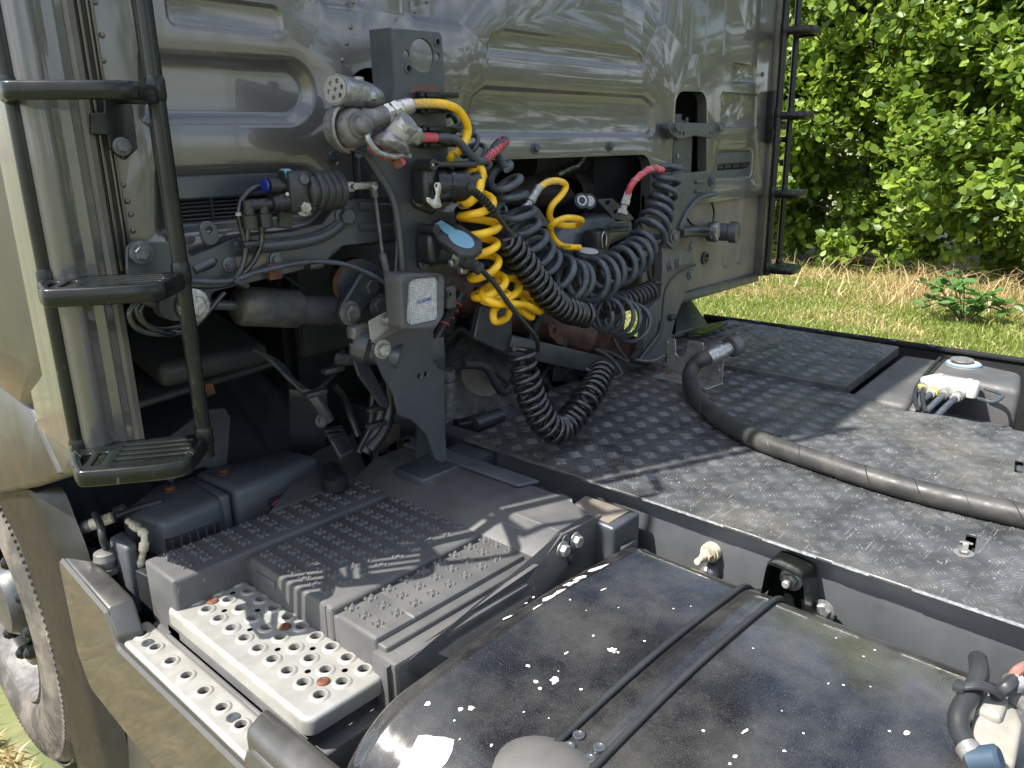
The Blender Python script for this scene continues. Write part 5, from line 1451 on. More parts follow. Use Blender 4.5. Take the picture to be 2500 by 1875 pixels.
bm = bmesh.new(); box(bm, (0.5213, -0.0200, 1.1558), (.03, .05, .02), None, .004); finish('cable_clamp', bm, 'black', rc)
wires('armoured_cable', [[(0.4210, -0.0600, 1.1608), (0.4082, -0.0600, 1.1238), (0.3506, -0.0600, 1.0898), (0.2945, -0.0600, 1.0567)]], .009, 'rubber')
wires('thin_cable', [[(0.6500, -0.0400, 1.3134), (0.5252, -0.0500, 1.3011), (0.4556, -0.0500, 1.2602), (0.4370, -0.0500, 1.1568)]], .004, 'black')
wires('pale_cable_tie', [[(0.2649, -0.0700, 1.0701), (0.3573, -0.0700, 1.0479), (0.4276, -0.0700, 1.0504)]], .0035, 'castdk')
# dark mudguard behind the right column
bm = bmesh.new(); hexa(bm, [(1.0261, 0.2500, 1.1373), (1.1085, 0.2500, 1.1183), (1.0205, 0.1000, 1.0260), (0.7748, 0.1000, 1.0359)], .02, .004); hexa(bm, [(0.9517, 0.3000, 1.1216), (1.1800, 0.3000, 1.1063), (0.9217, 0.1500, 1.0193), (0.6529, 0.1500, 1.0544)], .02, .004)
finish('right_mudguard', bm, 'chassis', T)
bm = bmesh.new(); hexa(bm, [(.55, .25, .98), (1.2, .25, .98), (1.2, .12, .97), (.55, .05, .97)], .02, .003); finish('mudguard_shelf', bm, 'chassis', T)

# ------------------------------------------------------------ carrier with sockets behind the hoses
bm = bmesh.new()
plate(bm, Fr((0, -.0, 0), (1, 0, 0), (0, 0, 1), (0, -1, 0)), rpoly([(-0.1597, 1.5170), (-0.0700, 1.5100), (-0.0194, 1.4736), (0.0563, 1.5001), (0.2192, 1.5097), (0.3401, 1.4883), (0.3490, 1.4356), (0.2923, 1.4278), (0.2218, 1.4168), (0.2150, 1.3511), (0.0259, 1.3740), (-0.0270, 1.4229), (-0.1614, 1.4417)], .02), [], t=.12, bev=.012)
ct = finish('socket_carrier', bm, 'chassis', T, 50)
bm = bmesh.new(); hh = [circ((0.2055, 1.5427), .013, 16, .006), circ((0.2450, 1.5144), .011, 16, .006)]
plate(bm, Fr((0, .0, 0), (1, 0, 0), (0, 0, 1), (0, -1, 0)), rpoly([(0.1528, 1.5540), (0.2265, 1.5537), (0.3259, 1.4996), (0.3450, 1.4827), (0.2459, 1.4853), (0.2193, 1.5073)], .004), hh, t=.005, bev=.001)
plate(bm, Fr((0, .0, 0), (1, 0, 0), (0, 0, 1), (0, -1, 0)), rpoly([(-0.1390, 1.5418), (-0.1012, 1.5481), (-0.0486, 1.4946), (-0.0916, 1.4846), (-0.1600, 1.5038)], .004), [circ((-0.0982, 1.5122), .012, 16, .007)], t=.005, bev=.001)
finish('carrier_plate', bm, 'chassis', ct)
bm = bmesh.new(); tube(bm, [(0.2021, -0.0130, 1.4770), (0.2899, -0.0130, 1.4713)], .006, 8); tube(bm, [(0.1982, -0.0130, 1.4649), (0.2905, -0.0130, 1.4580)], .005, 8); finish('pressed_bead', bm, 'chassis', ct)
bm = bmesh.new(); box(bm, (0.1053, -0.0300, 1.4304), (.06, .05, .09), Matrix.Rotation(R(15), 3, 'Z'), .008); box(bm, (0.0371, -0.0400, 1.3904), (.09, .06, .05), None, .008); lathe(bm, (0.1127, -0.0300, 1.4683), (0, -1, 0), [(0, .012), (.03, .012)], 14)
sk3 = finish('rear_socket', bm, 'black', ct)
bm = bmesh.new(); lo3 = Vector((0.0060, -0.0900, 1.4282)); plate(bm, Fr(lo3, (1, -.1, -.05), (.1, 1, .35)), circ((0, 0), .055, 28, .036), [], t=.012, bev=.003); s_l = finish('socket_lid', bm, 'rubber', ct)
bm = bmesh.new(); plate(bm, Fr(lo3, (1, -.1, -.05), (.1, 1, .35)), circ((-.005, .005), .034, 26, .021), [], t=.001, w=.0016); finish('white_label', bm, 'white', ct)
wires('wire_loop', [[(0.0989, -0.0600, 1.4282), (0.0967, -0.0600, 1.4571), (0.1061, -0.0600, 1.4705), (0.1177, -0.0600, 1.4600), (0.1168, -0.0600, 1.4312)]], .002, 'steel', ct)
# twin ended dark cylinder
aa = Vector((0.2005, 0.1600, 1.5074)); bb = Vector((0.1250, 0.0200, 1.5518))
bm = bmesh.new(); 
for s in (-1, 1): lathe(bm, aa+Vector((s*.018, 0, s*-.002)), (bb-aa), [(0, .022), ((bb-aa).length, .022)], 20)
lf2 = finish('twin_pipe', bm, 'black', T)
for s in (-1, 1):
    bm = bmesh.new(); lathe(bm, bb+Vector((s*.017, 0, s*-.002)), (bb-aa), [(0, .015), (.003, .015), (.002, .010), (-.006, .009)], 18); finish('pipe_ring', bm, 'castal', lf2)
# heat shield and dark sheets added below the cab to block light
HS = Fr((0, .26, 0), (1, 0, 0), (0, 0, 1), (0, -1, 0))
bm = bmesh.new()
def wavy(bm, r, pts_t, pts_b, y, n=14):
    t_ = spline(pts_t, n); b_ = spline(pts_b, n); m_ = min(len(t_), len(b_)); pv = None
    for i in range(m_):
        col_ = [bm.verts.new(t_[i].lerp(b_[i], k/8)+Vector((0, -.04*math.sin(math.pi*k/8), 0))) for k in range(9)]
        if pv:
            for k in range(8): bm.faces.new((pv[k], pv[k+1], col_[k+1], col_[k]))
        pv = col_
wavy(bm, 0, [(0.0344, 0.2600, 1.5913), (0.1421, 0.2600, 1.6168), (0.2477, 0.2600, 1.6102), (0.3248, 0.2600, 1.5885)], [(0.0327, 0.2600, 1.5417), (0.1403, 0.2600, 1.5299), (0.2469, 0.2600, 1.5204), (0.3337, 0.2600, 1.5175)], 0)
wavy(bm, 0, [(0.3674, 0.2600, 1.6164), (0.4330, 0.2600, 1.6179), (0.4801, 0.2600, 1.6152), (0.5290, 0.2600, 1.5852)], [(0.3787, 0.2600, 1.5147), (0.4532, 0.2600, 1.5099), (0.5308, 0.2600, 1.5050), (0.5807, 0.2600, 1.5135)], 0)
finish('heat_shield', bm, 'mesh', T, 60)
bm = bmesh.new(); tube(bm, spline([(0.2458, 0.2200, 1.6184), (0.3012, 0.2200, 1.6347), (0.3449, 0.2200, 1.6439), (0.3848, 0.2200, 1.6774)], 6), .008, 7, rf=lambda s: .006+.004*abs(math.sin(s*17))); finish('torn_foil', bm, 'castal', T)
bm = bmesh.new()
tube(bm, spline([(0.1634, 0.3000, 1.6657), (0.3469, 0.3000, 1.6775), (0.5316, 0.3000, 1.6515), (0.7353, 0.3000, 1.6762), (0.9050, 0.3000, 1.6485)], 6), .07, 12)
bbox(bm, (-.48, .62, .25), (1.2, .66, 1.8)); bbox(bm, (-1.22, 1.55, .25), (-.48, 1.6, 1.5)); bbox(bm, (-.50, .66, .3), (-.46, 1.6, 1.5)); bbox(bm, (-.70, .30, 1.66), (1.2, 2.2, 1.72)); bbox(bm, (-1.24, .45, 1.44), (-.70, 2.2, 1.48))  # cab floor, with dark sheets added behind so light does not leak in
bbox(bm, (.43, .22, 1.2), (1.2, .26, 1.66)); bbox(bm, (.62, -.02, .3), (.66, .6, .975)); bbox(bm, (.60, .10, .3), (1.2, .14, .95))  # dark plates added to block the view through to bright grass
finish('underside_dark_blocks', bm, 'void', T)
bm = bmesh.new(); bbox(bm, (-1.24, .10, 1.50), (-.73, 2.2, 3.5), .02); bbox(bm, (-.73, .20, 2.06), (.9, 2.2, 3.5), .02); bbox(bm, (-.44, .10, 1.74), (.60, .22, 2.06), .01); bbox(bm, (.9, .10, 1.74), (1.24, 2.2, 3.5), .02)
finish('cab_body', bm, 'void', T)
bm = bmesh.new(); bbox(bm, (-1.24, -.02, 3.5), (1.24, 2.2, 3.52), .006); finish('cab_roof', bm, 'paint', T)
bm = bmesh.new(); bbox(bm, (1.25, .02, 1.2), (1.28, 2.2, 3.5), .01); finish('cab_side_panel', bm, 'paint', T)

# exhaust pipe, gearbox and the rest between the rails
ea, eb = Vector((0.0120, 0.1800, 1.2285)), Vector((0.5353, 0.1000, 0.9975)); ed = (eb-ea).normalized(); el = (eb-ea).length
bm = bmesh.new(); lathe(bm, ea-ed*.3, ed, [(0, .058), (el*.45+.3, .058), (el*.46+.3, .062), (el*.5+.3, .062), (el*.5+.3, .054)], 32)
ex = finish('exhaust_pipe', bm, 'exhaust', T, 50)
bm = bmesh.new(); pr = []
for i in range(40): pr += [(el*.5+i*.0075, .054), (el*.5+i*.0075+.003, .061)]
lathe(bm, ea, ed, pr, 28); finish('corrugated_section', bm, 'exhaust', ex, 60)
bm = bmesh.new(); plate(bm, Fr((0, .08, 0), (1, 0, 0), (0, 0, 1), (0, -1, 0)), rpoly([(0.0215, 1.2111), (0.0770, 1.1910), (0.0933, 1.1563), (0.1098, 1.1237), (0.0768, 1.1328), (0.0368, 1.1668)], .01), [circ((0.0568, 1.1789), .01, 14)], t=.006); finish('exhaust_bracket', bm, 'exhaust', ex)
bm = bmesh.new(); A0, A1 = Vector((-0.1277, 0.1000, 1.2044)), Vector((0.5627, 0.0600, 0.9611)); d_ = (A1-A0)
box(bm, (A0+A1)/2+Vector((0, .02, -.035)), (d_.length, .07, .06), Vector((1, 0, 0)).rotation_difference(d_).to_matrix(), .006); finish('cross_tube', bm, 'chassis', T)
g = Vector((-0.1348, 0.2000, 1.0560))
bm = bmesh.new(); gd = Vector((-.15, -.8, .75)).normalized()
lathe(bm, g-gd*.12, gd, [(0, .26), (.03, .25), (.06, .20), (.09, .17), (.105, .16)], 40)
for k in range(14):
    a = 2*math.pi*k/14; u_ = gd.orthogonal().normalized(); v_ = gd.cross(u_)
    dr = u_*math.cos(a)+v_*math.sin(a); box(bm, g-gd*.05+dr*.175, (.09, .008, .05), Matrix((dr, gd.cross(dr), gd)).transposed(), .002)
gb = finish('gearbox', bm, mat('grimy casting', (.05, .052, .052), .6, .2, 0, var=.4, scale=18, bump=.8, bscale=90, dust=.8, dustcol=(.16, .16, .15), dscale=16), T, 40)
bm = bmesh.new(); lathe(bm, g-gd*.02, gd, [(0, .062), (.016, .062), (.018, .056)], 32); finish('cover_disc', bm, mat('pale greasy disc', (.14, .135, .12), .6, .1, 0, var=.3, bump=.3, dust=.6, dustcol=(.22, .2, .15), dscale=18), gb)
for k in range(7):
    a = 2*math.pi*k/7+.3; dr = u_*math.cos(a)+v_*math.sin(a); bolt(g-gd*.03+dr*.14, gd, .009, gb, 'chassis')
bm = bmesh.new(); hexa(bm, [(-0.2608, 0.2237, 0.9700), (-0.1605, 0.2862, 0.9700), (-0.1835, 0.1503, 0.9700), (-0.2374, 0.1145, 0.9700), (-0.2893, 0.1383, 0.9700)], .03, .005); finish('cover_lid', bm, 'black', T)
bm = bmesh.new(); tube(bm, [(-0.2520, 0.1179, 0.9600), (-0.1489, 0.1126, 0.9600)], .022, 16); finish('air_canister', bm, 'chassis', T)
bm = bmesh.new(); lathe(bm, (-0.4022, 0.0500, 1.1643), (0, 0, -1), [(0, .018), (.12, .018)], 14); lathe(bm, (-0.4115, 0.0400, 1.1370), (0, 0, -1), [(0, .02), (.022, .02)], 14); finish('steel_union', bm, 'boltg', T)
bm = bmesh.new(); plate(bm, Fr((0, .10, 0), (1, 0, 0), (0, 0, 1), (0, -1, 0)), rpoly([(-0.2271, 1.2939), (-0.0972, 1.2685), (-0.1066, 1.1905), (-0.1367, 1.1461), (-0.2572, 1.2090)], .01), [], t=.02, bev=.003)
finish('cover_plate', bm, 'chassis', T)
wires('red_ringed_hose', [[(-0.5110, -0.0200, 1.2654), (-0.4759, -0.0200, 1.3018), (-0.4404, -0.0200, 1.3353), (-0.3956, 0.0000, 1.3586)]], .013, 'black')
for u, v in ((1338, 250), (1370, 205), (1402, 160), (1425, 120)):
    bm = bmesh.new(); lathe(bm, PY('R8', u, v, -.02), Vector((.55, .1, .8)), [(-.002, .0138), (.002, .0138)], 14); finish('red_ring', bm, 'red', T)
# jumble of pipes and looms in the dark
rnd = random.Random(21)
paths = []
for k in range(16):
    a = Vector((rnd.uniform(-.5, .35), rnd.uniform(.1, .4), rnd.uniform(1.0, 1.4))); b = Vector((rnd.uniform(-.45, .5), rnd.uniform(.1, .4), rnd.uniform(.95, 1.4)))
    m_ = (a+b)/2+Vector((rnd.uniform(-.1, .1), rnd.uniform(-.05, .05), rnd.uniform(-.2, .1)))
    paths.append([a, a.lerp(m_, .5)+Vector((0, 0, .03)), m_, b.lerp(m_, .4), b])
wires('pipe_jumble', paths[:8], .012, 'void'); wires('cable_jumble', paths[8:], .006, 'rubber')
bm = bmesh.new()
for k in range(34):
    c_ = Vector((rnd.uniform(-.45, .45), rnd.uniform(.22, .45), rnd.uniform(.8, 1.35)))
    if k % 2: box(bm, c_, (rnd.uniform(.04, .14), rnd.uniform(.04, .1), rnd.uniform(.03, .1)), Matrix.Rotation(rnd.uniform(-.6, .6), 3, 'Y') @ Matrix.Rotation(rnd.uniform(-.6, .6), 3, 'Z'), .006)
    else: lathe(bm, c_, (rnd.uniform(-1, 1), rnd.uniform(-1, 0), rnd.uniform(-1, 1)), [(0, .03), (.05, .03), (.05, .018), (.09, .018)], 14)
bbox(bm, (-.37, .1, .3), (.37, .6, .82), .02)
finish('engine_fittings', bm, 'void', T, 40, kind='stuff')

# ------------------------------------------------------------ front wheel, wheel arch and what stands under the cab
WC = Vector((-1.02, 1.02, .50))
bm = bmesh.new()
lathe(bm, WC, (-1, 0, 0), [(-.04, .30), (-.02, .42), (0, .47), (.02, .495), (.10, .505), (.20, .495), (.235, .47), (.252, .42), (.258, .36), (.246, .31), (.225, .295)], 72, cap=False)
tyre_w = finish('front_wheel', bm, 'tyre', T, 60)
bm = bmesh.new(); rnd = random.Random(9)
for k in range(54):
    a = 2*math.pi*k/54
    for j, (xo, w_) in enumerate(((-.205, .055), (-.15, .05), (-.10, .05), (-.045, .05), (0.0, .05))):
        aa_ = a+(j % 2)*math.pi/54; r_ = .4985 if j else .4880
        dr = Vector((0, math.cos(aa_), math.sin(aa_))); tn_ = Vector((0, -math.sin(aa_), math.cos(aa_)))
        box(bm, WC+Vector((xo, 0, 0))+dr*r_, (w_*.86, .050, .006), Matrix((Vector((1, 0, 0)), tn_, dr)).transposed(), .003, 1)
finish('tread_blocks', bm, 'tyre', tyre_w, 30, kind='stuff')
bm = bmesh.new()
for k in range(150):
    a = 2*math.pi*k/150; dr = Vector((0, math.cos(a), math.sin(a))); tn_ = Vector((0, -math.sin(a), math.cos(a)))
    box(bm, WC+Vector((-.244, 0, 0))+dr*.452, (.003, .006, .014), Matrix((Vector((1, 0, 0)), tn_, dr)).transposed())
finish('sidewall_ribs', bm, 'tyre', tyre_w, 30, kind='stuff')
tf = Fr(WC+Vector((-.257, 0, 0)), (0, -1, 0), (0, 0, 1), (-1, 0, 0))
for i, ch in enumerate('CONTINENTAL'):
    a = R(-62-i*5.0+25); text('tyre_letter', ch, .045, tf, (-.405*math.cos(math.pi+a), .405*math.sin(a)), 'tyre', tyre_w, .0005, a+math.pi/2*-1+math.pi if False else -math.pi/2+a)
bm = bmesh.new(); lathe(bm, WC, (-1, 0, 0), [(.235, .298), (.244, .292), (.238, .280), (.17, .272), (.14, .255), (.13, .20), (.135, .12), (.13, .05), (.13, 0)], 64, cap=False); finish('rim', bm, 'castdk', tyre_w, 50)
bm = bmesh.new(); lathe(bm, WC, (-1, 0, 0), [(.15, .20), (.20, .205), (.212, .200), (.214, .17), (.20, .165), (.15, .16)], 56, cap=False); finish('nut_ring', bm, 'gloss', tyre_w, 50)
for k in range(10):
    a = 2*math.pi*k/10+.2; bm = bmesh.new(); lathe(bm, WC+Vector((0, math.cos(a)*.168, math.sin(a)*.168)), (-1, 0, 0), [(.13, .022), (.19, .022), (.225, .018), (.235, .008)], 16); finish('wheel_nut', bm, 'gloss', tyre_w)
bm = bmesh.new(); lathe(bm, WC, (-1, 0, 0), [(.13, .11), (.22, .105), (.24, .09), (.245, 0)], 32); finish('hub', bm, 'chassis', tyre_w)
vd = Vector((0, -math.cos(R(-18)), math.sin(R(-18)))); bm = bmesh.new(); tube(bm, [WC+Vector((-.17, 0, 0))+vd*.25, WC+Vector((-.19, 0, 0))+vd*.20], .006, 8); finish('tyre_valve', bm, 'black', tyre_w)
# ribbed inner wheel arch
bm = bmesh.new(); rows = []
for i in range(41):
    a = R(20+140*i/40); row = []
    for x in [-1.20+.0125*j for j in range(57)]:
        rr = .60+.012*(1 if (j_ := int((x+1.2)/.0125)) % 12 in (4, 5, 6) else 0)
        row.append(bm.verts.new((x, WC.y-math.cos(a)*rr*1.05, WC.z+math.sin(a)*rr)))
    rows.append(row)
for r0, r1 in zip(rows, rows[1:]):
    for k in range(len(r0)-1): bm.faces.new((r0[k], r0[k+1], r1[k+1], r1[k]))
bmesh.ops.solidify(bm, geom=bm.faces[:], thickness=.006)
arch_ = finish('wheel_arch', bm, mat('dark arch plastic', (.11, .118, .13), .42, 0, 0, var=.2, bump=.2, dust=.4, dustcol=(.05, .05, .048)), T, 60)
def aq(u, v, y): return (u, v, y)
bm = bmesh.new()
for k, off in enumerate((0, .1)):
    pass
hexa(bm, [(-.62, .50, .80), (-.56, .42, .80), (-.56, .36, 1.08), (-.64, .42, 1.10)], .02, .004)
finish('arch_stay', bm, 'chassis', T)
arm_plate('arch_bracket', [(-1.0361, 0.9594), (-0.9114, 0.9577), (-0.9131, 0.9814), (-0.9913, 0.9790), (-0.9986, 0.9615), (-1.0457, 1.0165), (-1.0960, 1.0328), (-0.8989, 1.1205), (-0.8498, 1.1127), (-0.8381, 1.0844), (-0.8652, 0.9582), (-0.8527, 0.9330), (-0.9030, 0.9445), (-0.9924, 0.9392)], .36, .006, 'chassis', r=.01)
bm = bmesh.new(); hexa(bm, [(-1.2, .50, 1.12), (-.62, .50, 1.16), (-.62, 1.6, 1.3), (-1.2, 1.6, 1.3)], .02, .01); hexa(bm, [(-.95, .46, 1.22), (-.66, .46, 1.22), (-.60, 1.3, 1.36), (-.95, 1.3, 1.4)], .06, .02)
finish('under_cab_tray', bm, mat('dusty dark tray', (.07, .075, .082), .5, dust=.3, dustcol=(.12, .11, .10)), T)
arm_plate('rust_plate', [(-0.9245, 1.2010), (-0.8997, 1.1990), (-0.8949, 1.1709), (-0.9233, 1.1682)], .3, .004, 'rust', r=.004)
# looms below the swivel
lo = []
for k in range(7):
    d = k*12; lo.append([PY('R8', 40+d, 420+d*.4, .15), PY('R8', 170+d, 500+d*.4, .15), PY('R8', 290+d*.6, 620+d*.3, .12), PY('R8', 430+d*.3, 740-d*.5, .10), PY('R8', 500+d, 690-d, .10), PY('R8', 580+d*.4, 560, .12), PY('R8', 640+d*.3, 430, .14)])
wires('wiring_loom', lo, .0055, 'rubber', k=6, n=7)
wires('corrugated_conduit', [[(-0.6995, 0.1200, 1.1815), (-0.6703, 0.1200, 1.1381), (-0.6578, 0.1200, 1.0902), (-0.6552, 0.1000, 1.0451)], [(-0.6478, 0.0300, 1.1935), (-0.6589, 0.0300, 1.1392), (-0.6698, 0.0300, 1.0880), (-0.7082, 0.0300, 1.0373)]], .009, 'black')
wires('thick_hose', [[(-0.6407, 0.0200, 1.1937), (-0.6413, 0.0200, 1.1368), (-0.6608, 0.0200, 1.0841), (-0.6990, 0.0200, 1.0370)], [(-0.6216, 0.0100, 1.1841), (-0.6234, 0.0100, 1.1343), (-0.6473, 0.0100, 1.0826), (-0.6932, 0.0100, 1.0451)]], .015, 'black')
for u, v in ((885, 820), (880, 930), (590, 560), (470, 720)):
    bm = bmesh.new(); box(bm, PY('R8', u, v, .0), (.05, .02, .012), None, .003); finish('cable_tie', bm, 'rubber', T)
bm = bmesh.new(); lathe(bm, (-0.7202, 0.0600, 1.2563), (1, 0, -.2), [(0, .014), (.055, .014), (.055, .009), (.08, .009), (.08, .014), (.1, .014)], 14); finish('pipe_union', bm, 'boltg', T)
bm = bmesh.new()
hexa(bm, [(-0.7340, 0.1200, 1.0851), (-0.6846, 0.1200, 1.0788), (-0.6804, 0.0800, 1.0273), (-0.7235, 0.0800, 1.0181)], .02, .003)
for k in range(6): box(bm, Vector(PY('R8', 590+k*18, 965+k*30, .105)), (.055, .01, .006), Matrix.Rotation(R(8), 3, 'Y'), .002)
finish('ribbed_panel', bm, 'black', T)
bolt((-0.7584, 0.0900, 1.1167), (0, -1, 0), .012, T, 'boltg'); 
bm = bmesh.new(); tube(bm, [(-0.7696, 0.1000, 1.1774), (-0.7629, 0.0900, 1.1567), (-0.7398, 0.0900, 1.1116)], .014, 10); finish('hanger_arm', bm, 'chassis', T)
# grey brown casting behind the column foot
bm = bmesh.new(); hexa(bm, [(-0.5916, 0.1200, 0.9827), (-0.5139, 0.1200, 1.0037), (-0.4706, 0.1200, 0.9871), (-0.4837, 0.1200, 0.9457)], .06, .012); box(bm, (-0.5593, 0.1000, 1.0293), (.04, .04, .05), None, .008); finish('spring_hanger', bm, 'mesh', T)

# cylinder cover (rounded box) in front of the arch
bm = bmesh.new()
hexa(bm, [(-1.14, .33, .955), (-1.02, .40, .965), (-.955, .375, .970), (-.955, .20, .965), (-1.10, .20, .955)], .22, .022)
hexa(bm, [(-.95, .375, .975), (-.72, .335, .980), (-.685, .22, .975), (-.93, .20, .970)], .22, .022)
hexa(bm, [(-.965, .37, .965), (-.94, .37, .965), (-.94, .205, .965), (-.965, .205, .965)], .2, .008)
bc = finish('battery_cover', bm, 'plastic_b', T, 50)
for q_ in (('S2', 232, 298), ): pass
for p_ in ((-1.0296, 0.3082, 0.9720), (-0.9132, 0.2779, 0.9850)): bolt(p_, (0, 0, 1), .010, bc, 'rust', .010)
bm = bmesh.new(); bbox(bm, (-.850, .1955, .884), (-.775, .21, .918), .003); wd = finish('dark_window', bm, 'void', bc)
bm = bmesh.new(); tube(bm, spline([(-.846, .1945, .904), (-.835, .1945, .910), (-.815, .1945, .913), (-.80, .1945, .915)], 5), .003, 8); finish('red_stripe', bm, 'red', wd)
wf = Fr((0, .195, 0), (1, 0, 0), (0, 0, 1), (0, -1, 0)); text('maker_name', 'SCANIA', .013, wf, (-.802, .897), 'boltg', wd, .0006)
bm = bmesh.new(); bbox(bm, (-1.097, .1965, .882), (-.977, .21, .912), .004); finish('vent_window', bm, 'void', bc)
for k in range(6): bm = bmesh.new(); bbox(bm, (-1.088+k*.019, .1945, .884), (-1.084+k*.019, .198, .910)); finish('vent_rib', bm, 'plastic_b', bc)
# battery terminal parts at the front edge
bm = bmesh.new(); hexa(bm, [(-1.1867, 0.2733, 0.9300), (-1.1469, 0.2895, 0.9300), (-1.1543, 0.1993, 0.9300), (-1.1813, 0.1956, 0.9300)], .16, .010)
finish('terminal_box', bm, 'plastic_b', T, 40)
bm = bmesh.new(); cpts = spline([(-1.1409, 0.2733, 0.9500), (-1.1413, 0.2228, 0.9500), (-1.1392, 0.2007, 0.9400), (-1.1495, 0.1916, 0.9100), (-1.1580, 0.2118, 0.8600), (-1.1644, 0.2223, 0.7900)], 14)
tube(bm, cpts, .009, 10, rf=lambda s: .0085+.0016*(1 if int(s*150) % 2 else -1)); finish('ribbed_conduit', bm, 'cream', T, 60)
bm = bmesh.new(); ta, tb_ = Vector((-1.1585, 0.2956, 0.9600)), Vector((-1.2191, 0.3377, 0.9400)); lathe(bm, ta, tb_-ta, [(0, .010), (.05, .012), (.055, .014), ((tb_-ta).length*.75, .014), ((tb_-ta).length, .011)], 14); finish('cable_terminal', bm, 'castdk', T)
bm = bmesh.new(); lathe(bm, ta, tb_-ta, [(.004, .0115), (.05, .013)], 14); finish('tape_sleeve', bm, 'cream', T)
wires('battery_cable', [[(-1.1883, 0.3191, 0.9700), (-1.1974, 0.2681, 0.9650), (-1.2027, 0.2508, 0.9400), (-1.1928, 0.2701, 0.9000), (-1.1896, 0.2866, 0.8800)], [ta, (-1.1110, 0.3004, 0.9600), (-1.0583, 0.2944, 0.9600)]], .0075, 'rubber')
bm = bmesh.new(); plate(bm, Fr((0, 0, .955), (1, 0, 0), (0, 1, 0)), rpoly([(-1.1423, 0.3533), (-1.1137, 0.3619), (-1.1188, 0.3256), (-1.1505, 0.3085)], .006), [circ((-1.1326, 0.3322), .006, 12)], t=.004); finish('terminal_lug', bm, 'castal', T)
bm = bmesh.new(); lathe(bm, (-1.2007, 0.2614, 0.8600), (0, 0, 1), [(0, .026), (.012, .026), (.012, .018), (.028, .018), (.03, .024), (.045, .022), (.05, .012)], 18); hexbolt(bm, (-1.1976, 0.2590, 0.8850), (0, 0, 1), .02, .012, False); finish('main_switch', bm, 'castdk', T, 45)
bm = bmesh.new(); hexa(bm, [(-1.20, .40, .875), (-1.10, .45, .875), (-1.08, .30, .875), (-1.16, .12, .875)], .25, .004); bbox(bm, (-1.2, .13, .3), (-.6, .45, .72), .01); finish('battery_tray', bm, 'black', T)
bm = bmesh.new(); lathe(bm, (-1.1998, 0.3517, 0.8760), (0, 0, 1), [(0, .010), (.003, .010), (.005, .006)], 16); finish('tray_rivet', bm, 'boltg', T)
bm = bmesh.new(); hexa(bm, [(-0.7252, 0.1741, 0.9750), (-0.6836, 0.1910, 0.9750), (-0.6767, 0.1453, 0.9750), (-0.7122, 0.1017, 0.9750), (-0.7631, 0.0943, 0.9750)], .06, .016); lathe(bm, (-0.7291, 0.1031, 0.9650), (0, 0, 1), [(-.03, .03), (.0, .03), (.006, .02)], 18); finish('black_knob', bm, 'black', T, 50)

# ------------------------------------------------------------ steel hose bracket on the deck
KF = Fr((.458, 0, 0), (0, -1, 0), (0, 0, 1), (-1, 0, 0))
def kx(p): return (-p[0], p[1])
o_ = [kx((-0.0660, 0.9861)), kx((-0.2621, 0.9869)), kx((-0.2626, 1.1014)), kx((-0.2365, 1.1085)), kx((-0.2292, 1.0793)), kx((-0.2090, 1.0619)), kx((-0.1921, 1.0677)), kx((-0.1912, 1.1045)), kx((-0.1352, 1.1029)), kx((-0.1330, 1.0581)), kx((-0.1124, 1.0449)), kx((-0.0940, 1.0519)), kx((-0.0903, 1.1020)), kx((-0.0590, 1.1020))]
bm = bmesh.new(); plate(bm, KF, rpoly(o_, [.004, .004, .006, .006, .01, .01, .01, .006, .006, .01, .01, .01, .006, .006]), [circ(kx((-0.0661, 1.0902)), .003, 10), circ(kx((-0.0673, 1.0316)), .003, 10), circ(kx((-0.2537, 1.0916)), .003, 10), circ(kx((-0.2522, 1.0295)), .003, 10)], t=.004, bev=.0008)
kb = finish('hose_bracket', bm, 'steel', T)
bm = bmesh.new(); plate(bm, Fr((0, 0, .991), (1, 0, 0), (0, 1, 0)), rpoly([(.372, -.055), (.362, -.262), (.456, -.270), (.456, -.062)], .004), [rpoly([(.395, -.20), (.405, -.20), (.405, -.08), (.395, -.08)], .004, 0, 4), rpoly([(.405, -.25), (.412, -.25), (.412, -.215), (.405, -.215)], .003, 0, 3)], t=.004, bev=.0008); finish('bracket_foot', bm, 'steel', kb)
bm = bmesh.new(); lathe(bm, (.432, -.085, .991), (0, 0, 1), [(0, .010), (.003, .010), (.006, .007)], 14); finish('dark_bolt', bm, 'rust', kb)

# ============================================================ hoses and cables: things of their own
def hose(name, pts, r, m, parent=None, n=10):
    bm = bmesh.new(); tube(bm, pts, r, n); return finish(name, bm, m, parent, 70)
def ln(*p): return [Vector(q) for q in p]

# thick hydraulic hose lying across the deck
hz = 1.0135
hp = ln((0.3973, -0.2565, 1.0850), (0.3754, -0.2365, 1.0780), (0.3627, -0.2151, 1.0550), (0.3292, -0.2225, 1.0250), (0.2296, -0.3006, 1.0095), (0.1076, -0.4315, 1.0095), (0.0470, -0.5283, 1.0095), (0.0086, -0.6078, 1.0095), (-0.0140, -0.6967, 1.0095), (-0.0299, -0.7848, 1.0095), (-0.0447, -0.8665, 1.0095), (-0.0538, -0.9752, 1.0095), (-0.0507, -1.0717, 1.0095), (-0.0420, -1.1636, 1.0095), (-0.0243, -1.2945, 1.0095))
bm = bmesh.new(); tube(bm, spline(hp, 16), .0232, 24)
hh_ = finish('hydraulic_hose', bm, mat('dusty black hydraulic hose', (.030, .030, .030), .5, 0, 0, var=.2, scale=20, bump=.35, bscale=160, dust=.45, dustcol=(.12, .11, .09), dscale=11), None, 70)
tag(hh_, 'thick black rubber hose lying across the checker plate deck', 'hose')
bm = bmesh.new(); sp_ = spline(hp, 40); L_ = len(sp_); fr_ = frames(sp_)
pts = []
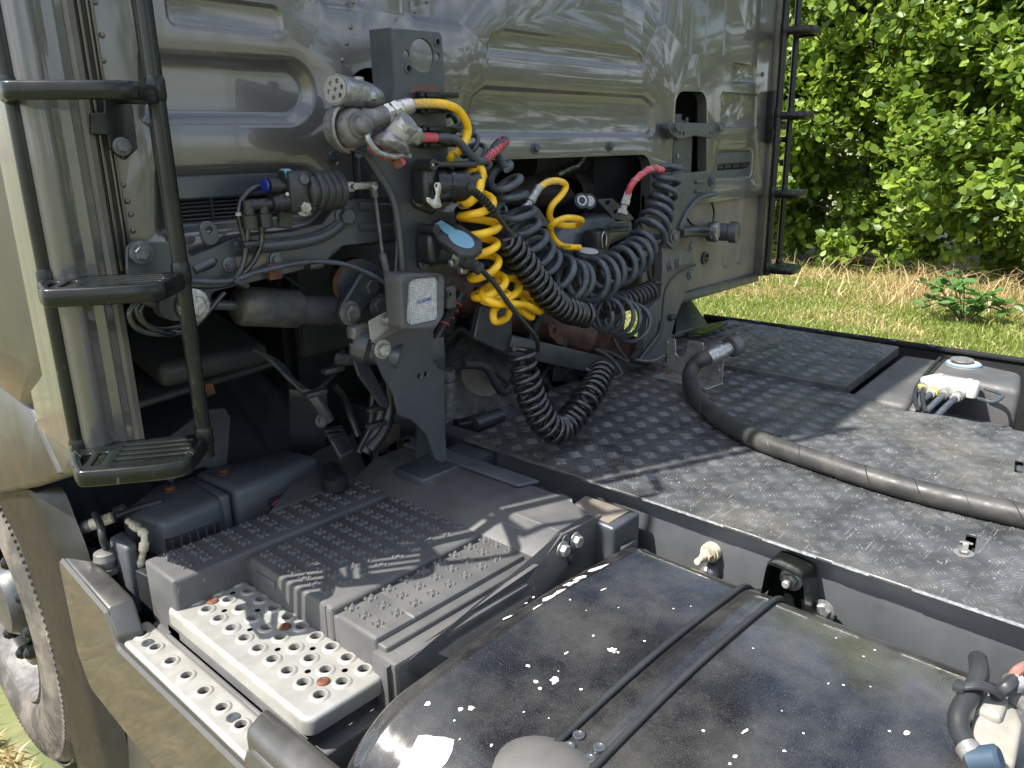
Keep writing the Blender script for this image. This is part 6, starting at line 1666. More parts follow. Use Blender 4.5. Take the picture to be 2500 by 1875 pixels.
for i in range(int(L_*.30), L_):
    p_, t_, a_, b_ = fr_[i]; an = i*.17; pts.append(p_+(a_*math.cos(an)+b_*math.sin(an))*.0230)
tube(bm, pts, .0012, 5); finish('wrap_seam', bm, 'rubber', hh_, 60)
f0_ = Vector((0.3973, -0.2565, 1.0850)); fd = (Vector((0.4602, -0.2745, 1.1000))-f0_).normalized()
bm = bmesh.new(); lathe(bm, f0_-fd*.02, fd, [(0, .022), (.004, .0252), (.06, .0252), (.064, .020), (.09, .020)], 28); finish('crimped_sleeve', bm, 'castal', hh_, 50)
bm = bmesh.new(); lathe(bm, f0_+fd*.075, fd, [(0, .030), (.004, .034), (.030, .034), (.036, .028), (.046, .016), (.085, .006)], 28); box(bm, f0_+fd*.10+Vector((0, 0, .035)), (.02, .02, .012), None, .004); finish('quick_coupling', bm, mat('dull coupling metal', (.10, .10, .10), .5, .3, var=.2, bump=.3), hh_, 50)

# yellow air hose
yh = empty('yellow_air_hose', (-0.5199, -0.2000, 1.4761), 'yellow coiled air hose hanging behind the cab with steel coupling at its upper end', 'air hose')
bm = bmesh.new()
Y0 = [(-0.6656, -0.1700, 1.7830), (-0.6241, -0.1700, 1.7856), (-0.5743, -0.1700, 1.7844), (-0.5300, -0.1600, 1.7727), (-0.4995, -0.1500, 1.7465), (-0.4984, -0.1450, 1.7227), (-0.5149, -0.1400, 1.6971), (-0.5309, -0.1300, 1.6836), (-0.5035, -0.1000, 1.6449), (-0.4912, -0.1300, 1.6489), (-0.4696, -0.1500, 1.6636), (-0.4643, -0.1600, 1.6411)]
c1 = coil([(-0.5243, -0.1700, 1.6230), (-0.4987, -0.1700, 1.5885), (-0.4939, -0.1700, 1.5399), (-0.4895, -0.1700, 1.4804), (-0.4705, -0.1700, 1.4175), (-0.4574, -0.1700, 1.3742)], [.028, .037, .040, .036, .034, .038], 6.1, 20, phase=.3, wob=.10)
lo2 = [(-0.4896, -0.1700, 1.3823), (-0.4530, -0.1800, 1.3687), (-0.4189, -0.1900, 1.3801), (-0.3692, -0.1700, 1.3926), (-0.3499, -0.1400, 1.4061), (-0.3808, -0.1300, 1.4092), (-0.4454, -0.1400, 1.4002), (-0.4992, -0.1800, 1.3938), (-0.4841, -0.2100, 1.3770), (-0.3848, -0.2000, 1.3574),
       (-0.2984, -0.1700, 1.3240), (-0.2568, -0.1300, 1.3327), (-0.2951, -0.1200, 1.3607), (-0.3651, -0.1400, 1.3666), (-0.4518, -0.1700, 1.3551), (-0.4631, -0.1800, 1.3304), (-0.4170, -0.1700, 1.3275), (-0.3873, -0.1600, 1.3468), (-0.3485, -0.1500, 1.3362), (-0.3053, -0.1500, 1.3094), (-0.2795, -0.1100, 1.3339), (-0.2800, -0.0800, 1.3779)]
# run behind the black coils up to the second fitting
up = [(-0.2336, -0.0600, 1.3984), (-0.1129, -0.0500, 1.4188), (-0.0989, -0.0400, 1.4568)]
tail = [(-0.0431, -0.0900, 1.4447), (-0.1151, -0.0900, 1.4564), (-0.1564, -0.0900, 1.4865), (-0.1922, -0.1200, 1.5166), (-0.1630, -0.1400, 1.5320), (-0.0750, -0.1200, 1.5202), (-0.0454, -0.0800, 1.5028), (-0.0975, -0.0700, 1.5065), (-0.1509, -0.0800, 1.5285), (-0.1559, -0.0900, 1.5590), (-0.1149, -0.0900, 1.5862), (-0.1011, -0.0900, 1.6067), (-0.1285, -0.0900, 1.6184), (-0.1687, -0.0900, 1.6181), (-0.2048, -0.0900, 1.6053)]
hose('yellow_tube', spline(ln(*Y0), 8)[:-1]+c1[2:-3]+spline([c1[-2]]+ln(*lo2), 8), .0088, 'yellow', yh, 12)
hose('yellow_tube', spline(ln(*tail), 8), .0084, 'yellow', yh, 12)
for r0, u0, v0, u1, v1, y in (('S7', 1085, 495, 1470, 500, -.17),):
    pass
sg = spline(ln((-0.6624, -0.1700, 1.7828), (-0.6241, -0.1700, 1.7852), (-0.5755, -0.1700, 1.7840)), 40); fr_ = frames(sg)
bm = bmesh.new(); tube(bm, [p_+(a_*math.cos(i*.95)+b_*math.sin(i*.95))*.0088 for i, (p_, t_, a_, b_) in enumerate(fr_)], .0012, 6); finish('spring_guard', bm, 'steel', yh)
sg = spline(ln((-0.2048, -0.0900, 1.6053), (-0.1687, -0.0900, 1.6181), (-0.1285, -0.0900, 1.6184)), 34); fr_ = frames(sg)
bm = bmesh.new(); tube(bm, [p_+(a_*math.cos(i*1.1)+b_*math.sin(i*1.1))*.0084 for i, (p_, t_, a_, b_) in enumerate(fr_)], .0012, 6); finish('spring_guard', bm, 'steel', yh)
bm = bmesh.new(); e0, e1 = Vector((-0.2048, -0.0900, 1.6053)), Vector((-0.2436, -0.0900, 1.5687)); lathe(bm, e0, e1-e0, [(-.004, .010), (.03, .0105), (.034, .012), (.045, .012), (.047, .009), (.06, .009), (.062, .013), (.075, .013)], 16); finish('end_fitting', bm, 'castal', yh)
tx0 = Fr((-0.1198, -0.0995, 1.4540), (1, -.15, .02), (0, 0, 1)); text('hose_print', 'SAFETY 3/8', .0095, tx0, (0, 0), 'ink', yh, .0005)
tx1 = Fr((-0.5350, -0.1465, 1.6896), (.85, 0, -.5), (.5, 0, .85)); text('hose_print', '7432', .010, tx1, (0, 0), 'ink', yh, .0005)
# steel ferrule, nut and gladhand of the yellow hose
n0, n1 = Vector((-0.6625, -0.1700, 1.7823)), Vector((-0.7325, -0.1700, 1.7626)); nd = (n1-n0).normalized(); nl = (n1-n0).length
bm = bmesh.new(); lathe(bm, n0, nd, [(0, .0095), (.0, .0115)]+[(.003+.0035*i+(.0017 if k else 0), .0128+.0018*k+.0004*i) for i in range(9) for k in (0, 1)]+[(.04, .0165), (.042, .012)], 22); finish('ferrule', bm, 'steel', yh, 60)
bm = bmesh.new()
for s, r_ in ((.040, .0195), (.058, .019)):
    hexbolt(bm, n0+nd*s, nd, r_, .013, False)
lathe(bm, n0+nd*.05, nd, [(0, .012), (.03, .012)], 14); finish('union_nut', bm, 'steel', yh)
gc_ = Vector((-0.7867, -0.1550, 1.7416))
bm = bmesh.new(); gx = (n1-gc_)
tube(bm, [n0+nd*.070, n0+nd*.095, gc_+Vector((.022, 0, .012))], [.017, .017, .022], 16)
lathe(bm, gc_, (-.1, -1, .12), [(-.035, .033), (-.015, .036), (.0, .034), (.01, .030), (.012, .024), (.020, .022), (.020, .017), (.034, .0165), (.036, .014)], 30)
gb_ = finish('gladhand', bm, 'castdk', yh, 50)
bm = bmesh.new(); 
pts = [Vector(gc_)+Vector((math.cos(a)*.043, .022, math.sin(a)*.043)) for a in [R(95+i*13) for i in range(14)]]
pv = None
for i, p_ in enumerate(pts):
    w_ = .006+.008*math.sin(math.pi*i/13); o_ = Vector((p_.x-gc_.x, 0, p_.z-gc_.z)).normalized()
    r_ = [bm.verts.new(p_+o_*dx+Vector((0, dy, 0))) for dx, dy in ((-.003, -w_), (.003, -w_), (.003, w_), (-.003, w_))]
    if pv:
        for k in range(4): bm.faces.new((pv[k], pv[(k+1) % 4], r_[(k+1) % 4], r_[k]))
    else: bm.faces.new(r_)
    pv = r_
bm.faces.new(pv[::-1]); finish('claw', bm, 'castal', gb_, 50)
bm = bmesh.new(); lathe(bm, gc_, (-.1, -1, .12), [(-.040, .030), (-.034, .0365), (-.030, .036)], 26); finish('yellow_seal', bm, 'yellow', gb_)

# black air hose with red ends
bh = empty('black_air_hose', (-0.2509, -0.1800, 1.4443), 'widely coiled grey black air hose with red sleeves, sagging between both brackets', 'air hose')
B0 = [(-0.6396, -0.1600, 1.7230), (-0.5966, -0.1600, 1.7228), (-0.5663, -0.1600, 1.7226), (-0.5379, -0.1600, 1.7158), (-0.5143, -0.1600, 1.6968), (-0.4899, -0.1600, 1.6791), (-0.4626, -0.1600, 1.6744), (-0.4420, -0.1550, 1.6853), (-0.4053, -0.1500, 1.7052), (-0.3747, -0.1400, 1.7155), (-0.3735, -0.1200, 1.7132), (-0.3875, -0.1100, 1.6952)]
pc1 = [(-0.4219, -0.1600, 1.6569), (-0.3936, -0.1600, 1.6216), (-0.3753, -0.1600, 1.5755), (-0.3548, -0.1600, 1.5279), (-0.3192, -0.1600, 1.4773), (-0.2615, -0.1600, 1.4274), (-0.1822, -0.1600, 1.3836), (-0.0743, -0.1500, 1.3684), (0.0520, -0.1400, 1.3822), (0.1868, -0.1200, 1.4100), (0.2632, -0.1100, 1.4611), (0.3241, -0.1000, 1.5221), (0.3574, -0.1000, 1.5864), (0.3593, -0.1000, 1.6323)]
cb = coil(pc1, [.030, .036, .042, .044, .045, .048, .050, .051, .050, .045, .042, .040, .038, .036], 24, 22, phase=2.4, sgn=-1, wob=.16, dens=lambda u: u+.035*math.sin(2*math.pi*u)*-1)
B1 = [(0.3534, -0.1000, 1.6455), (0.3414, -0.1000, 1.6414), (0.3211, -0.0900, 1.6299), (0.2890, -0.0700, 1.6237)]
hose('black_tube', spline(ln(*B0), 8)[:-1]+cb[3:-2]+spline([cb[-1]]+ln(*B1[1:]), 8), .0086, 'hose_blue', bh, 12)
hose('red_sleeve', spline(ln((-0.6396, -0.1600, 1.7230), (-0.6194, -0.1600, 1.7232), (-0.5978, -0.1600, 1.7228)), 6), .0092, 'red', bh)
sg = spline(ln((-0.4588, -0.1600, 1.6755), (-0.4353, -0.1560, 1.6877), (-0.4015, -0.1500, 1.7039), (-0.3756, -0.1400, 1.7142), (-0.3759, -0.1280, 1.7157)), 12)
hose('red_sleeve', sg, .0098, 'red', bh)
fr_ = frames(sg); 
for i in range(3, len(fr_)-3, 4):
    bm = bmesh.new(); p_, t_, a_, b_ = fr_[i]; lathe(bm, p_-t_*.0009, t_, [(0, .0101), (.0018, .0101)], 14); finish('sleeve_groove', bm, 'black', bh)
sg = spline(ln((0.3330, -0.1000, 1.6296), (0.2936, -0.0900, 1.6356), (0.2478, -0.0800, 1.6180), (0.2204, -0.0700, 1.5929), (0.2147, -0.0600, 1.5643)), 12)
hose('red_sleeve', sg, .0094, 'red', bh)
fr_ = frames(sg); bm = bmesh.new(); tube(bm, [p_+(a_*math.cos(i*.8)+b_*math.sin(i*.8))*.0098 for i, (p_, t_, a_, b_) in enumerate(fr_[:36])], .0012, 6); finish('spring_guard', bm, 'white', bh)
bm = bmesh.new(); lathe(bm, (0.2187, -0.0600, 1.5713), (-.35, .1, -1), [(0, .012), (.02, .012), (.02, .014), (.035, .014), (.037, .010), (.05, .010), (.05, .016), (.062, .016)], 6); finish('end_fitting', bm, 'castal', bh)
# grey gladhand
gq = Vector((-0.7159, -0.1800, 1.7274)); ga = Vector((.30, -.75, .62)).normalized()
bm = bmesh.new(); lathe(bm, gq-ga*.03, ga, [(0, .024), (.02, .026), (.024, .0225), (.066, .0225), (.068, .021)], 28)
lathe(bm, gq+Vector((-.010, .01, -.018)), Vector((-.35, -.25, -.85)), [(-.01, .032), (.004, .038), (.010, .040), (.014, .034)], 28)
tube(bm, [gq+Vector((.01, 0, -.004)), (-0.6697, -0.1700, 1.7276), (-0.6439, -0.1650, 1.7229)], [.020, .019, .013], 12)
box(bm, (-0.6714, -0.1720, 1.7275), (.030, .030, .034), Matrix.Rotation(R(20), 3, 'Y'), .004)
g2 = finish('gladhand', bm, 'castal', bh, 50)
bm = bmesh.new()
pts = spline(ln((-0.7821, -0.1800, 1.7350), (-0.7842, -0.1850, 1.7215), (-0.7777, -0.1900, 1.7065), (-0.7629, -0.1900, 1.6957), (-0.7333, -0.1900, 1.6891), (-0.7062, -0.1850, 1.6917), (-0.6853, -0.1800, 1.6882)), 6)
tube(bm, pts, [.006]*len(pts), 8); finish('claw', bm, 'castal', g2, 60)
bm = bmesh.new(); tube(bm, spline(ln((-0.7739, -0.1750, 1.7074), (-0.7514, -0.1750, 1.6926), (-0.7194, -0.1750, 1.6850), (-0.7109, -0.1750, 1.6872)), 6), .0055, 8); tube(bm, [(-0.7129, -0.1750, 1.6872), (-0.7013, -0.1750, 1.6743)], .010, 10); finish('red_seal', bm, 'red', g2)
bm = bmesh.new(); pts = [Vector(PY('S7', 915+18*math.cos(i*.9), 1150+i*1.2, -.185)) for i in range(50)]; tube(bm, [(-0.7214, -0.1800, 1.6842), (-0.7121, -0.1800, 1.6707)], .009, 10); finish('rusty_end', bm, 'rust', g2)
bm = bmesh.new(); u_ = ga.orthogonal().normalized(); v_ = ga.cross(u_)
ptsA = [gq-ga*.002+(u_*math.cos(a)+v_*math.sin(a))*.0229 for a in [2*math.pi*k/28 for k in range(28)]]; ptsB = [p_+ga*.026 for p_ in ptsA]
cam_p = Vector((-1.7, -1.38, 1.7))
for k in range(28):
    m_ = (ptsA[k]-gq); 
    if m_.dot(Vector((-.75, -.4, -.3))) > .012: bm.faces.new([bm.verts.new(x) for x in (ptsA[k], ptsA[(k+1) % 28], ptsB[(k+1) % 28], ptsB[k])])
bmesh.ops.remove_doubles(bm, verts=bm.verts, dist=.0001)
lbx = finish('printed_label', bm, 'white', g2, 60)

# seven pin plug held on its cable
pa, pb = Vector((-0.8174, -0.1450, 1.8052)), Vector((-0.6918, -0.1100, 1.7915)); pd = (pb-pa).normalized(); pl_ = (pb-pa).length
sp = empty('spare_plug', pb, 'silver seven pin plug pointing left beside the hose column', 'plug')
bm = bmesh.new(); lathe(bm, pa, pd, [(.004, .020), (.0, .0235), (.0, .0268), (.003, .0278), (.01, .0270), (pl_*.62, .0272), (pl_*.66, .0262), (pl_*.70, .0262), (pl_*.9, .021), (pl_*1.0, .013), (pl_*1.02, .009)], 36)
box(bm, pa+pd*pl_*.52+Vector((0, 0, .028)), (.02, .012, .010), None, .003); box(bm, pa+pd*pl_*.62+Vector((0, -.026, 0)), (.018, .008, .016), None, .003)
finish('plug_shell', bm, 'castal', sp, 50)
u_ = (Vector((0, 0, 1))-pd*pd.z).normalized(); v_ = pd.cross(u_)
PF = Fr(pa, u_, v_, -pd)
bm = bmesh.new(); pin = [circ((0, 0), .0036, 12)]+[circ((math.cos(R(60*k+15))*.0145, math.sin(R(60*k+15))*.0145), .0042, 12) for k in range(6)]
plate(bm, PF, circ((0, 0), .0238, 30), pin, t=.012, w=.0015, bev=.0006); finish('plug_face', bm, 'step', sp, 40)
bm = bmesh.new(); plate(bm, PF, circ((0, 0), .023, 26), [], t=.001, w=-.009); finish('plug_inside', bm, 'void', sp)
hose('plug_cable', spline(ln(pb, (-0.6564, -0.1000, 1.7890), (-0.5940, -0.0600, 1.7874), (-0.5401, -0.0400, 1.7785), (-0.4702, -0.0500, 1.7698), (-0.4754, -0.0800, 1.7705), (-0.4634, -0.0800, 1.7555)), 8), .0058, 'rubber', sp)
cc = coil([(-0.4647, -0.0800, 1.7574), (-0.4453, -0.0800, 1.7307), (-0.4321, -0.0800, 1.7112), (-0.4047, -0.0800, 1.6812), (-0.3918, -0.0800, 1.6406), (-0.3641, -0.0800, 1.5774), (-0.3087, -0.0700, 1.5087)], .026, 10, 18, phase=1)
hose('coiled_cable', cc, .0055, 'hose_blue', sp)

# glossy electric cable from the upper socket
ec = empty('coiled_cable', (-0.4327, -0.2000, 1.5065), 'glossy black tightly coiled cable plugged into the upper socket, running down right', 'cable')
E0 = [(-0.5737, -0.2200, 1.6302), (-0.5621, -0.2250, 1.6192), (-0.5320, -0.2250, 1.5989), (-0.4959, -0.2200, 1.5718), (-0.4532, -0.2100, 1.5371), (-0.4344, -0.2100, 1.5181), (-0.4372, -0.2100, 1.4980), (-0.4482, -0.2000, 1.4926), (-0.4563, -0.2000, 1.5080)]
pe = [(-0.4328, -0.2000, 1.5016), (-0.3961, -0.2000, 1.4622), (-0.3498, -0.2000, 1.4148), (-0.3011, -0.2000, 1.3649), (-0.2346, -0.1950, 1.3228), (-0.1354, -0.1900, 1.2897)]
ce = coil(pe, [.024, .026, .027, .027, .027, .027], 18, 18, phase=.5, wob=.05, dens=lambda u: u)
hose('cable_run', spline(ln(*E0), 8), .0062, 'hose_gloss', ec)
hose('tight_coil', spline([Vector(E0[-1]), ce[0]], 4)+ce, .0068, 'hose_gloss', ec, 9)
sg = spline(ln(*E0[:4]), 8); fr_ = frames(sg)
for i in range(1, len(fr_)-1, 2):
    bm = bmesh.new(); p_, t_, a_, b_ = fr_[i]; lathe(bm, p_-t_*.002, t_, [(0, .0088), (.005, .0088)], 12); finish('strain_ring', bm, 'black', ec)
E2 = [ce[-1], Vector((-0.0861, -0.1700, 1.2763)), Vector((-0.0202, -0.1600, 1.3014))]
ll = coil([(-0.0637, -0.1700, 1.2772), (0.0201, -0.1600, 1.2621), (0.1009, -0.1500, 1.2327), (0.1423, -0.1400, 1.2043)], [.030, .044, .050, .050], 4.6, 28, phase=1.2, wob=.22)
hose('loose_loops', ll, .0062, 'hose_blue', ec)
c3 = coil([(0.0114, -0.1200, 1.2776), (0.0979, -0.1100, 1.2775), (0.2068, -0.1000, 1.2749), (0.3130, -0.0900, 1.2817)], .026, 12, 16, phase=.2, wob=.04)
hose('tight_coil', c3, .0062, 'rubber', ec, 8)
hose('cable_run', spline([c3[-1]]+ln((0.3761, -0.0800, 1.2905), (0.3327, -0.0700, 1.3113), (0.3211, -0.0700, 1.3494)), 8), .0062, 'rubber', ec)

# cable from the lower socket, U shaped coil resting on the deck
uc = empty('coiled_cable', (-0.2972, -0.2162, 0.9900), 'black coiled cable from the grey plug, its U shaped coil resting on the deck', 'cable')
pg = Vector((-0.5923, -0.1500, 1.5068)); pgd = ax2
bm = bmesh.new(); lathe(bm, o2+ax2*.028, ax2, [(0, .031), (.008, .033), (.02, .033), (.03, .030), (.055, .027), (.06, .018)], 26)
box(bm, o2+ax2*.05+Vector((.0, -.012, -.032)), (.02, .018, .018), None, .005); box(bm, o2+ax2*.035+Vector((-.02, -.022, -.018)), (.016, .014, .016), None, .004)
finish('grey_plug', bm, 'castal', uc, 50)
tip = Vector((-0.5676, -0.2000, 1.4797))
bm = bmesh.new(); td = (Vector((-0.5340, -0.2150, 1.4558))-tip); lathe(bm, tip-td*.1, td, [(0, .0185), (.012, .019), (.016, .015), (td.length*.75, .0115), (td.length*.8, .0135), (td.length, .0135), (td.length*1.02, .008)], 22); finish('cable_boot', bm, 'rubber', uc, 50)
hose('cable_run', spline(ln((-0.5359, -0.2150, 1.4575), (-0.5014, -0.2200, 1.4219), (-0.4782, -0.2250, 1.3897), (-0.4412, -0.2300, 1.3454), (-0.3864, -0.2250, 1.2948), (-0.3588, -0.2150, 1.2625), (-0.3491, -0.2000, 1.2403), (-0.3761, -0.1900, 1.2458)), 10), .0060, 'hose_gloss', uc)
pu = [(-0.4159, -0.2150, 1.2667), (-0.4162, -0.2200, 1.2241), (-0.4039, -0.2250, 1.1670), (-0.3812, -0.2300, 1.1114), (-0.3514, -0.2400, 1.0652), (-0.3045, -0.2400, 1.0462), (-0.2514, -0.2350, 1.0606), (-0.2003, -0.2300, 1.0852), (-0.1297, -0.2100, 1.1048), (-0.0457, -0.1700, 1.1228)]
cu_ = coil(pu, [.029, .030, .030, .031, .032, .032, .032, .031, .030, .030], 24, 18, phase=3, wob=.05, dens=lambda u: (u*1.02 if u < .2 else .204+(u-.2)*.86 if u < .65 else .591+(u-.65)*(.409/.35)))
hose('u_coil', cu_, .0060, 'hose_gloss', uc, 9)
hose('cable_run', spline([cu_[-1]]+ln((-0.1168, -0.1700, 1.1428), (-0.0881, -0.1900, 1.1227), (-0.0103, -0.1800, 1.0954), (0.0581, -0.1600, 1.0865), (0.0652, -0.1400, 1.1101), (0.0317, -0.1200, 1.1465), (0.0191, -0.1000, 1.1580), (0.1073, -0.0900, 1.1263), (0.2087, -0.0800, 1.0779), (0.1636, -0.0800, 1.1218), (0.1410, -0.0700, 1.1630)), 10), .0055, 'rubber', uc)

# ============================================================ ground, grass, hedge
def env_mat(name, cols, scales, rough=.9, bump=.5):
    m = bpy.data.materials.new(name); m.use_nodes = True; n, l = m.node_tree.nodes, m.node_tree.links; b = n['Principled BSDF']; b.inputs['Roughness'].default_value = rough
    t = n.new('ShaderNodeTexCoord'); cur = None
    for (c, s, lo, hi) in zip(cols, scales, (.45, .5, .55), (.6, .62, .65)):
        if cur is None:
            rgb = n.new('ShaderNodeRGB'); rgb.outputs[0].default_value = (*c, 1); cur = rgb.outputs[0]; continue
        nn = n.new('ShaderNodeTexNoise'); nn.inputs['Scale'].default_value = s; nn.inputs['Detail'].default_value = 8; l.new(t.outputs['Object'], nn.inputs['Vector'])
        r = n.new('ShaderNodeMapRange'); r.inputs['From Min'].default_value = .45; r.inputs['From Max'].default_value = .58; l.new(nn.outputs['Fac'], r.inputs['Value'])
        x = n.new('ShaderNodeMixRGB'); x.inputs['Color2'].default_value = (*c, 1); l.new(r.outputs[0], x.inputs['Fac']); l.new(cur, x.inputs['Color1']); cur = x.outputs[0]
    l.new(cur, b.inputs['Base Color']); return m
M['ground'] = env_mat('mown grass ground', [(.14, .155, .055), (.24, .21, .11), (.11, .13, .05)], [1, .9, 7])
bm = bmesh.new(); v_ = [bm.verts.new(p) for p in ((-400, -400, 0), (400, -400, 0), (400, 400, 0), (-400, 400, 0))]; bm.faces.new(v_)
tag(finish('ground', bm, 'ground', None, 0), 'flat grassy ground round the truck', None, kind='structure')

def blade_mat(name, c1, c2, trans=.35):
    m = bpy.data.materials.new(name); m.use_nodes = True; n, l = m.node_tree.nodes, m.node_tree.links
    for x in list(n): n.remove(x)
    out = n.new('ShaderNodeOutputMaterial'); g_ = n.new('ShaderNodeNewGeometry'); ramp = n.new('ShaderNodeValToRGB')
    ramp.color_ramp.elements[0].color = (*c1, 1); ramp.color_ramp.elements[1].color = (*c2, 1)
    l.new(g_.outputs['Random Per Island'], ramp.inputs['Fac'])
    pb_ = n.new('ShaderNodeBsdfPrincipled'); pb_.inputs['Roughness'].default_value = .42; pb_.inputs['Specular IOR Level'].default_value = .45
    tr = n.new('ShaderNodeBsdfTranslucent'); hs = n.new('ShaderNodeHueSaturation'); hs.inputs['Value'].default_value = 1.5; hs.inputs['Hue'].default_value = .485
    mxx = n.new('ShaderNodeMixShader'); mxx.inputs['Fac'].default_value = trans
    l.new(ramp.outputs[0], pb_.inputs['Base Color']); l.new(ramp.outputs[0], hs.inputs['Color']); l.new(hs.outputs[0], tr.inputs['Color'])
    l.new(pb_.outputs[0], mxx.inputs[1]); l.new(tr.outputs[0], mxx.inputs[2]); l.new(mxx.outputs[0], out.inputs['Surface']); return m
M['grass'] = blade_mat('green grass blade', (.11, .17, .03), (.27, .31, .07)); M['straw'] = blade_mat('dry straw blade', (.30, .22, .09), (.50, .40, .20), .25)
M['leaf'] = blade_mat('alder leaf', (.05, .11, .014), (.26, .36, .05), .45); M['bark'] = mat('grey brown bark', (.07, .06, .045), .85, var=.3, scale=6, bump=.8, bscale=40)
M['bramble'] = blade_mat('bramble leaf', (.06, .14, .03), (.10, .20, .05), .3)

rg = np.random.default_rng(4)
def blades(name, xy, h, lean, w, m, z0=0.):
    n = len(xy); a = rg.uniform(0, 2*np.pi, n); wd = w*rg.uniform(.6, 1.3, n); hh2 = h*rg.uniform(.5, 1.25, n)
    la = rg.uniform(0, 2*np.pi, n); ll_ = lean*rg.uniform(.2, 1.6, n)*hh2
    bx_ = np.cos(a)*wd; by_ = np.sin(a)*wd; lx = np.cos(la)*ll_; ly = np.sin(la)*ll_
    V = np.zeros((n, 5, 3)); x, y = xy[:, 0], xy[:, 1]
    V[:, 0] = np.c_[x-bx_, y-by_, np.full(n, z0)]; V[:, 1] = np.c_[x+bx_, y+by_, np.full(n, z0)]
    V[:, 2] = np.c_[x+bx_*.7+lx*.4, y+by_*.7+ly*.4, z0+hh2*.6]; V[:, 3] = np.c_[x-bx_*.7+lx*.4, y-by_*.7+ly*.4, z0+hh2*.6]; V[:, 4] = np.c_[x+lx, y+ly, z0+hh2*(1-.25*lean)]
    b = np.arange(n)[:, None]*5
    F = np.concatenate([b+[0, 1, 2], b+[0, 2, 3], b+[3, 2, 4]], axis=1).reshape(-1, 3)
    return raw(name, V.reshape(-1, 3), F, m, None, kind='stuff')
def field(n, x0, x1, y0, y1, f):
    p = np.c_[rg.uniform(x0, x1, n), rg.uniform(y0, y1, n)]
    keep = np.array([rg.random() < f(x, y) for x, y in p]); return p[keep]
def patch(x, y, s=.9): return noise.noise((x*s, y*s, 2))*.5+.5
def dryf(x, y):
    t = min(1, max(0, (x-5.4)/2.6)); v = patch(x, y, 1.1)
    return min(1, max(0, t*.72-.05+(v-.5)*2.1))
tag(blades('grass', field(150000, 3.2, 9.4, -1.6, 5.6, lambda x, y: 1-dryf(x, y)*.85), .075, .6, .0055, 'grass'), 'short green grass between the truck and the dry strip')
tag(blades('dry_grass', field(60000, 3.2, 9.4, -1.6, 5.6, lambda x, y: dryf(x, y)*.9+.06), .095, 1.3, .0048, 'straw'), 'straw coloured dry grass along the foot of the hedge')
tag(blades('tall_dry_grass', field(5500, 6.6, 8.6, -2.2, 4.8, lambda x, y: (max(0, patch(x, y, 1.1)-.38)*1.6+.08)*(1.5 if y < 1.4 else .6)), .40, 1.0, .005, 'straw'), 'taller dry stalks and seed heads leaning at the hedge foot')
tag(blades('roadside_grass', field(26000, -3.2, -1.31, .5, 4.5, lambda x, y: 1), .06, 1.0, .005, 'straw'), 'dry cut grass beside the front wheel')

def leaves(cent, rad, n_clump, per, size, seed, face=None):
    """leaf rosettes through an ellipsoid crown"""
    r_ = np.random.default_rng(seed)
    ns_ = max(12, n_clump//13)                                   # sprays hold clumps, clumps hold leaves
    d = r_.normal(size=(ns_, 3)); d /= np.linalg.norm(d, axis=1)[:, None]
    rr = r_.uniform(.35, 1.0, ns_)**.5
    bump_ = 1+.45*np.array([noise.noise((float(a)*2.2+seed, float(b)*2.2, float(c)*2.2)) for a, b, c in d])
    sp_c = np.array(cent)+d*np.array(rad)*(rr*bump_)[:, None]
    k_ = r_.integers(0, ns_, n_clump); tt = r_.uniform(-1, 1, n_clump)
    arch_v = d*np.array([.30, .30, .22])+r_.normal(size=(ns_, 3))*.12
    cc_ = sp_c[k_]+arch_v[k_]*tt[:, None]-np.array([0, 0, .16])*(tt**2)[:, None]+r_.normal(size=(n_clump, 3))*.085
    cc_ = cc_[cc_[:, 2] > .12]
    n = len(cc_)*per
    P_ = np.repeat(cc_, per, axis=0)+r_.normal(size=(n, 3))*np.array([.075, .075, .055])
    P_[:, 2] = np.maximum(P_[:, 2], .04)
    # leaf axes: outwards and somewhat up
    out = P_-np.array(cent); out /= np.linalg.norm(out, axis=1)[:, None]
    ax_ = out*.6+r_.normal(size=(n, 3))*.75+np.array([0, 0, .1]); ax_ /= np.linalg.norm(ax_, axis=1)[:, None]
    nr = np.array([0, 0, .75])+out*.45+r_.normal(size=(n, 3))*.45; nr -= ax_*np.sum(nr*ax_, 1)[:, None]; nr /= np.linalg.norm(nr, axis=1)[:, None]
    sd_ = np.cross(nr, ax_); s = size*r_.uniform(.45, 1.3, n)[:, None]
    V = np.stack([P_, P_+ax_*s*.55+sd_*s*.40-nr*s*.10, P_+ax_*s*1.0+sd_*s*.30-nr*s*.12, P_+ax_*s*1.12-nr*s*.05, P_+ax_*s*1.0-sd_*s*.30-nr*s*.12, P_+ax_*s*.55-sd_*s*.40-nr*s*.10], 1)
    b = np.arange(n)[:, None]*6
    F = np.concatenate([b+[0, 1, 2], b+[0, 2, 3], b+[0, 3, 4], b+[0, 4, 5]], axis=1).reshape(-1, 3)
    return V.reshape(-1, 3), F
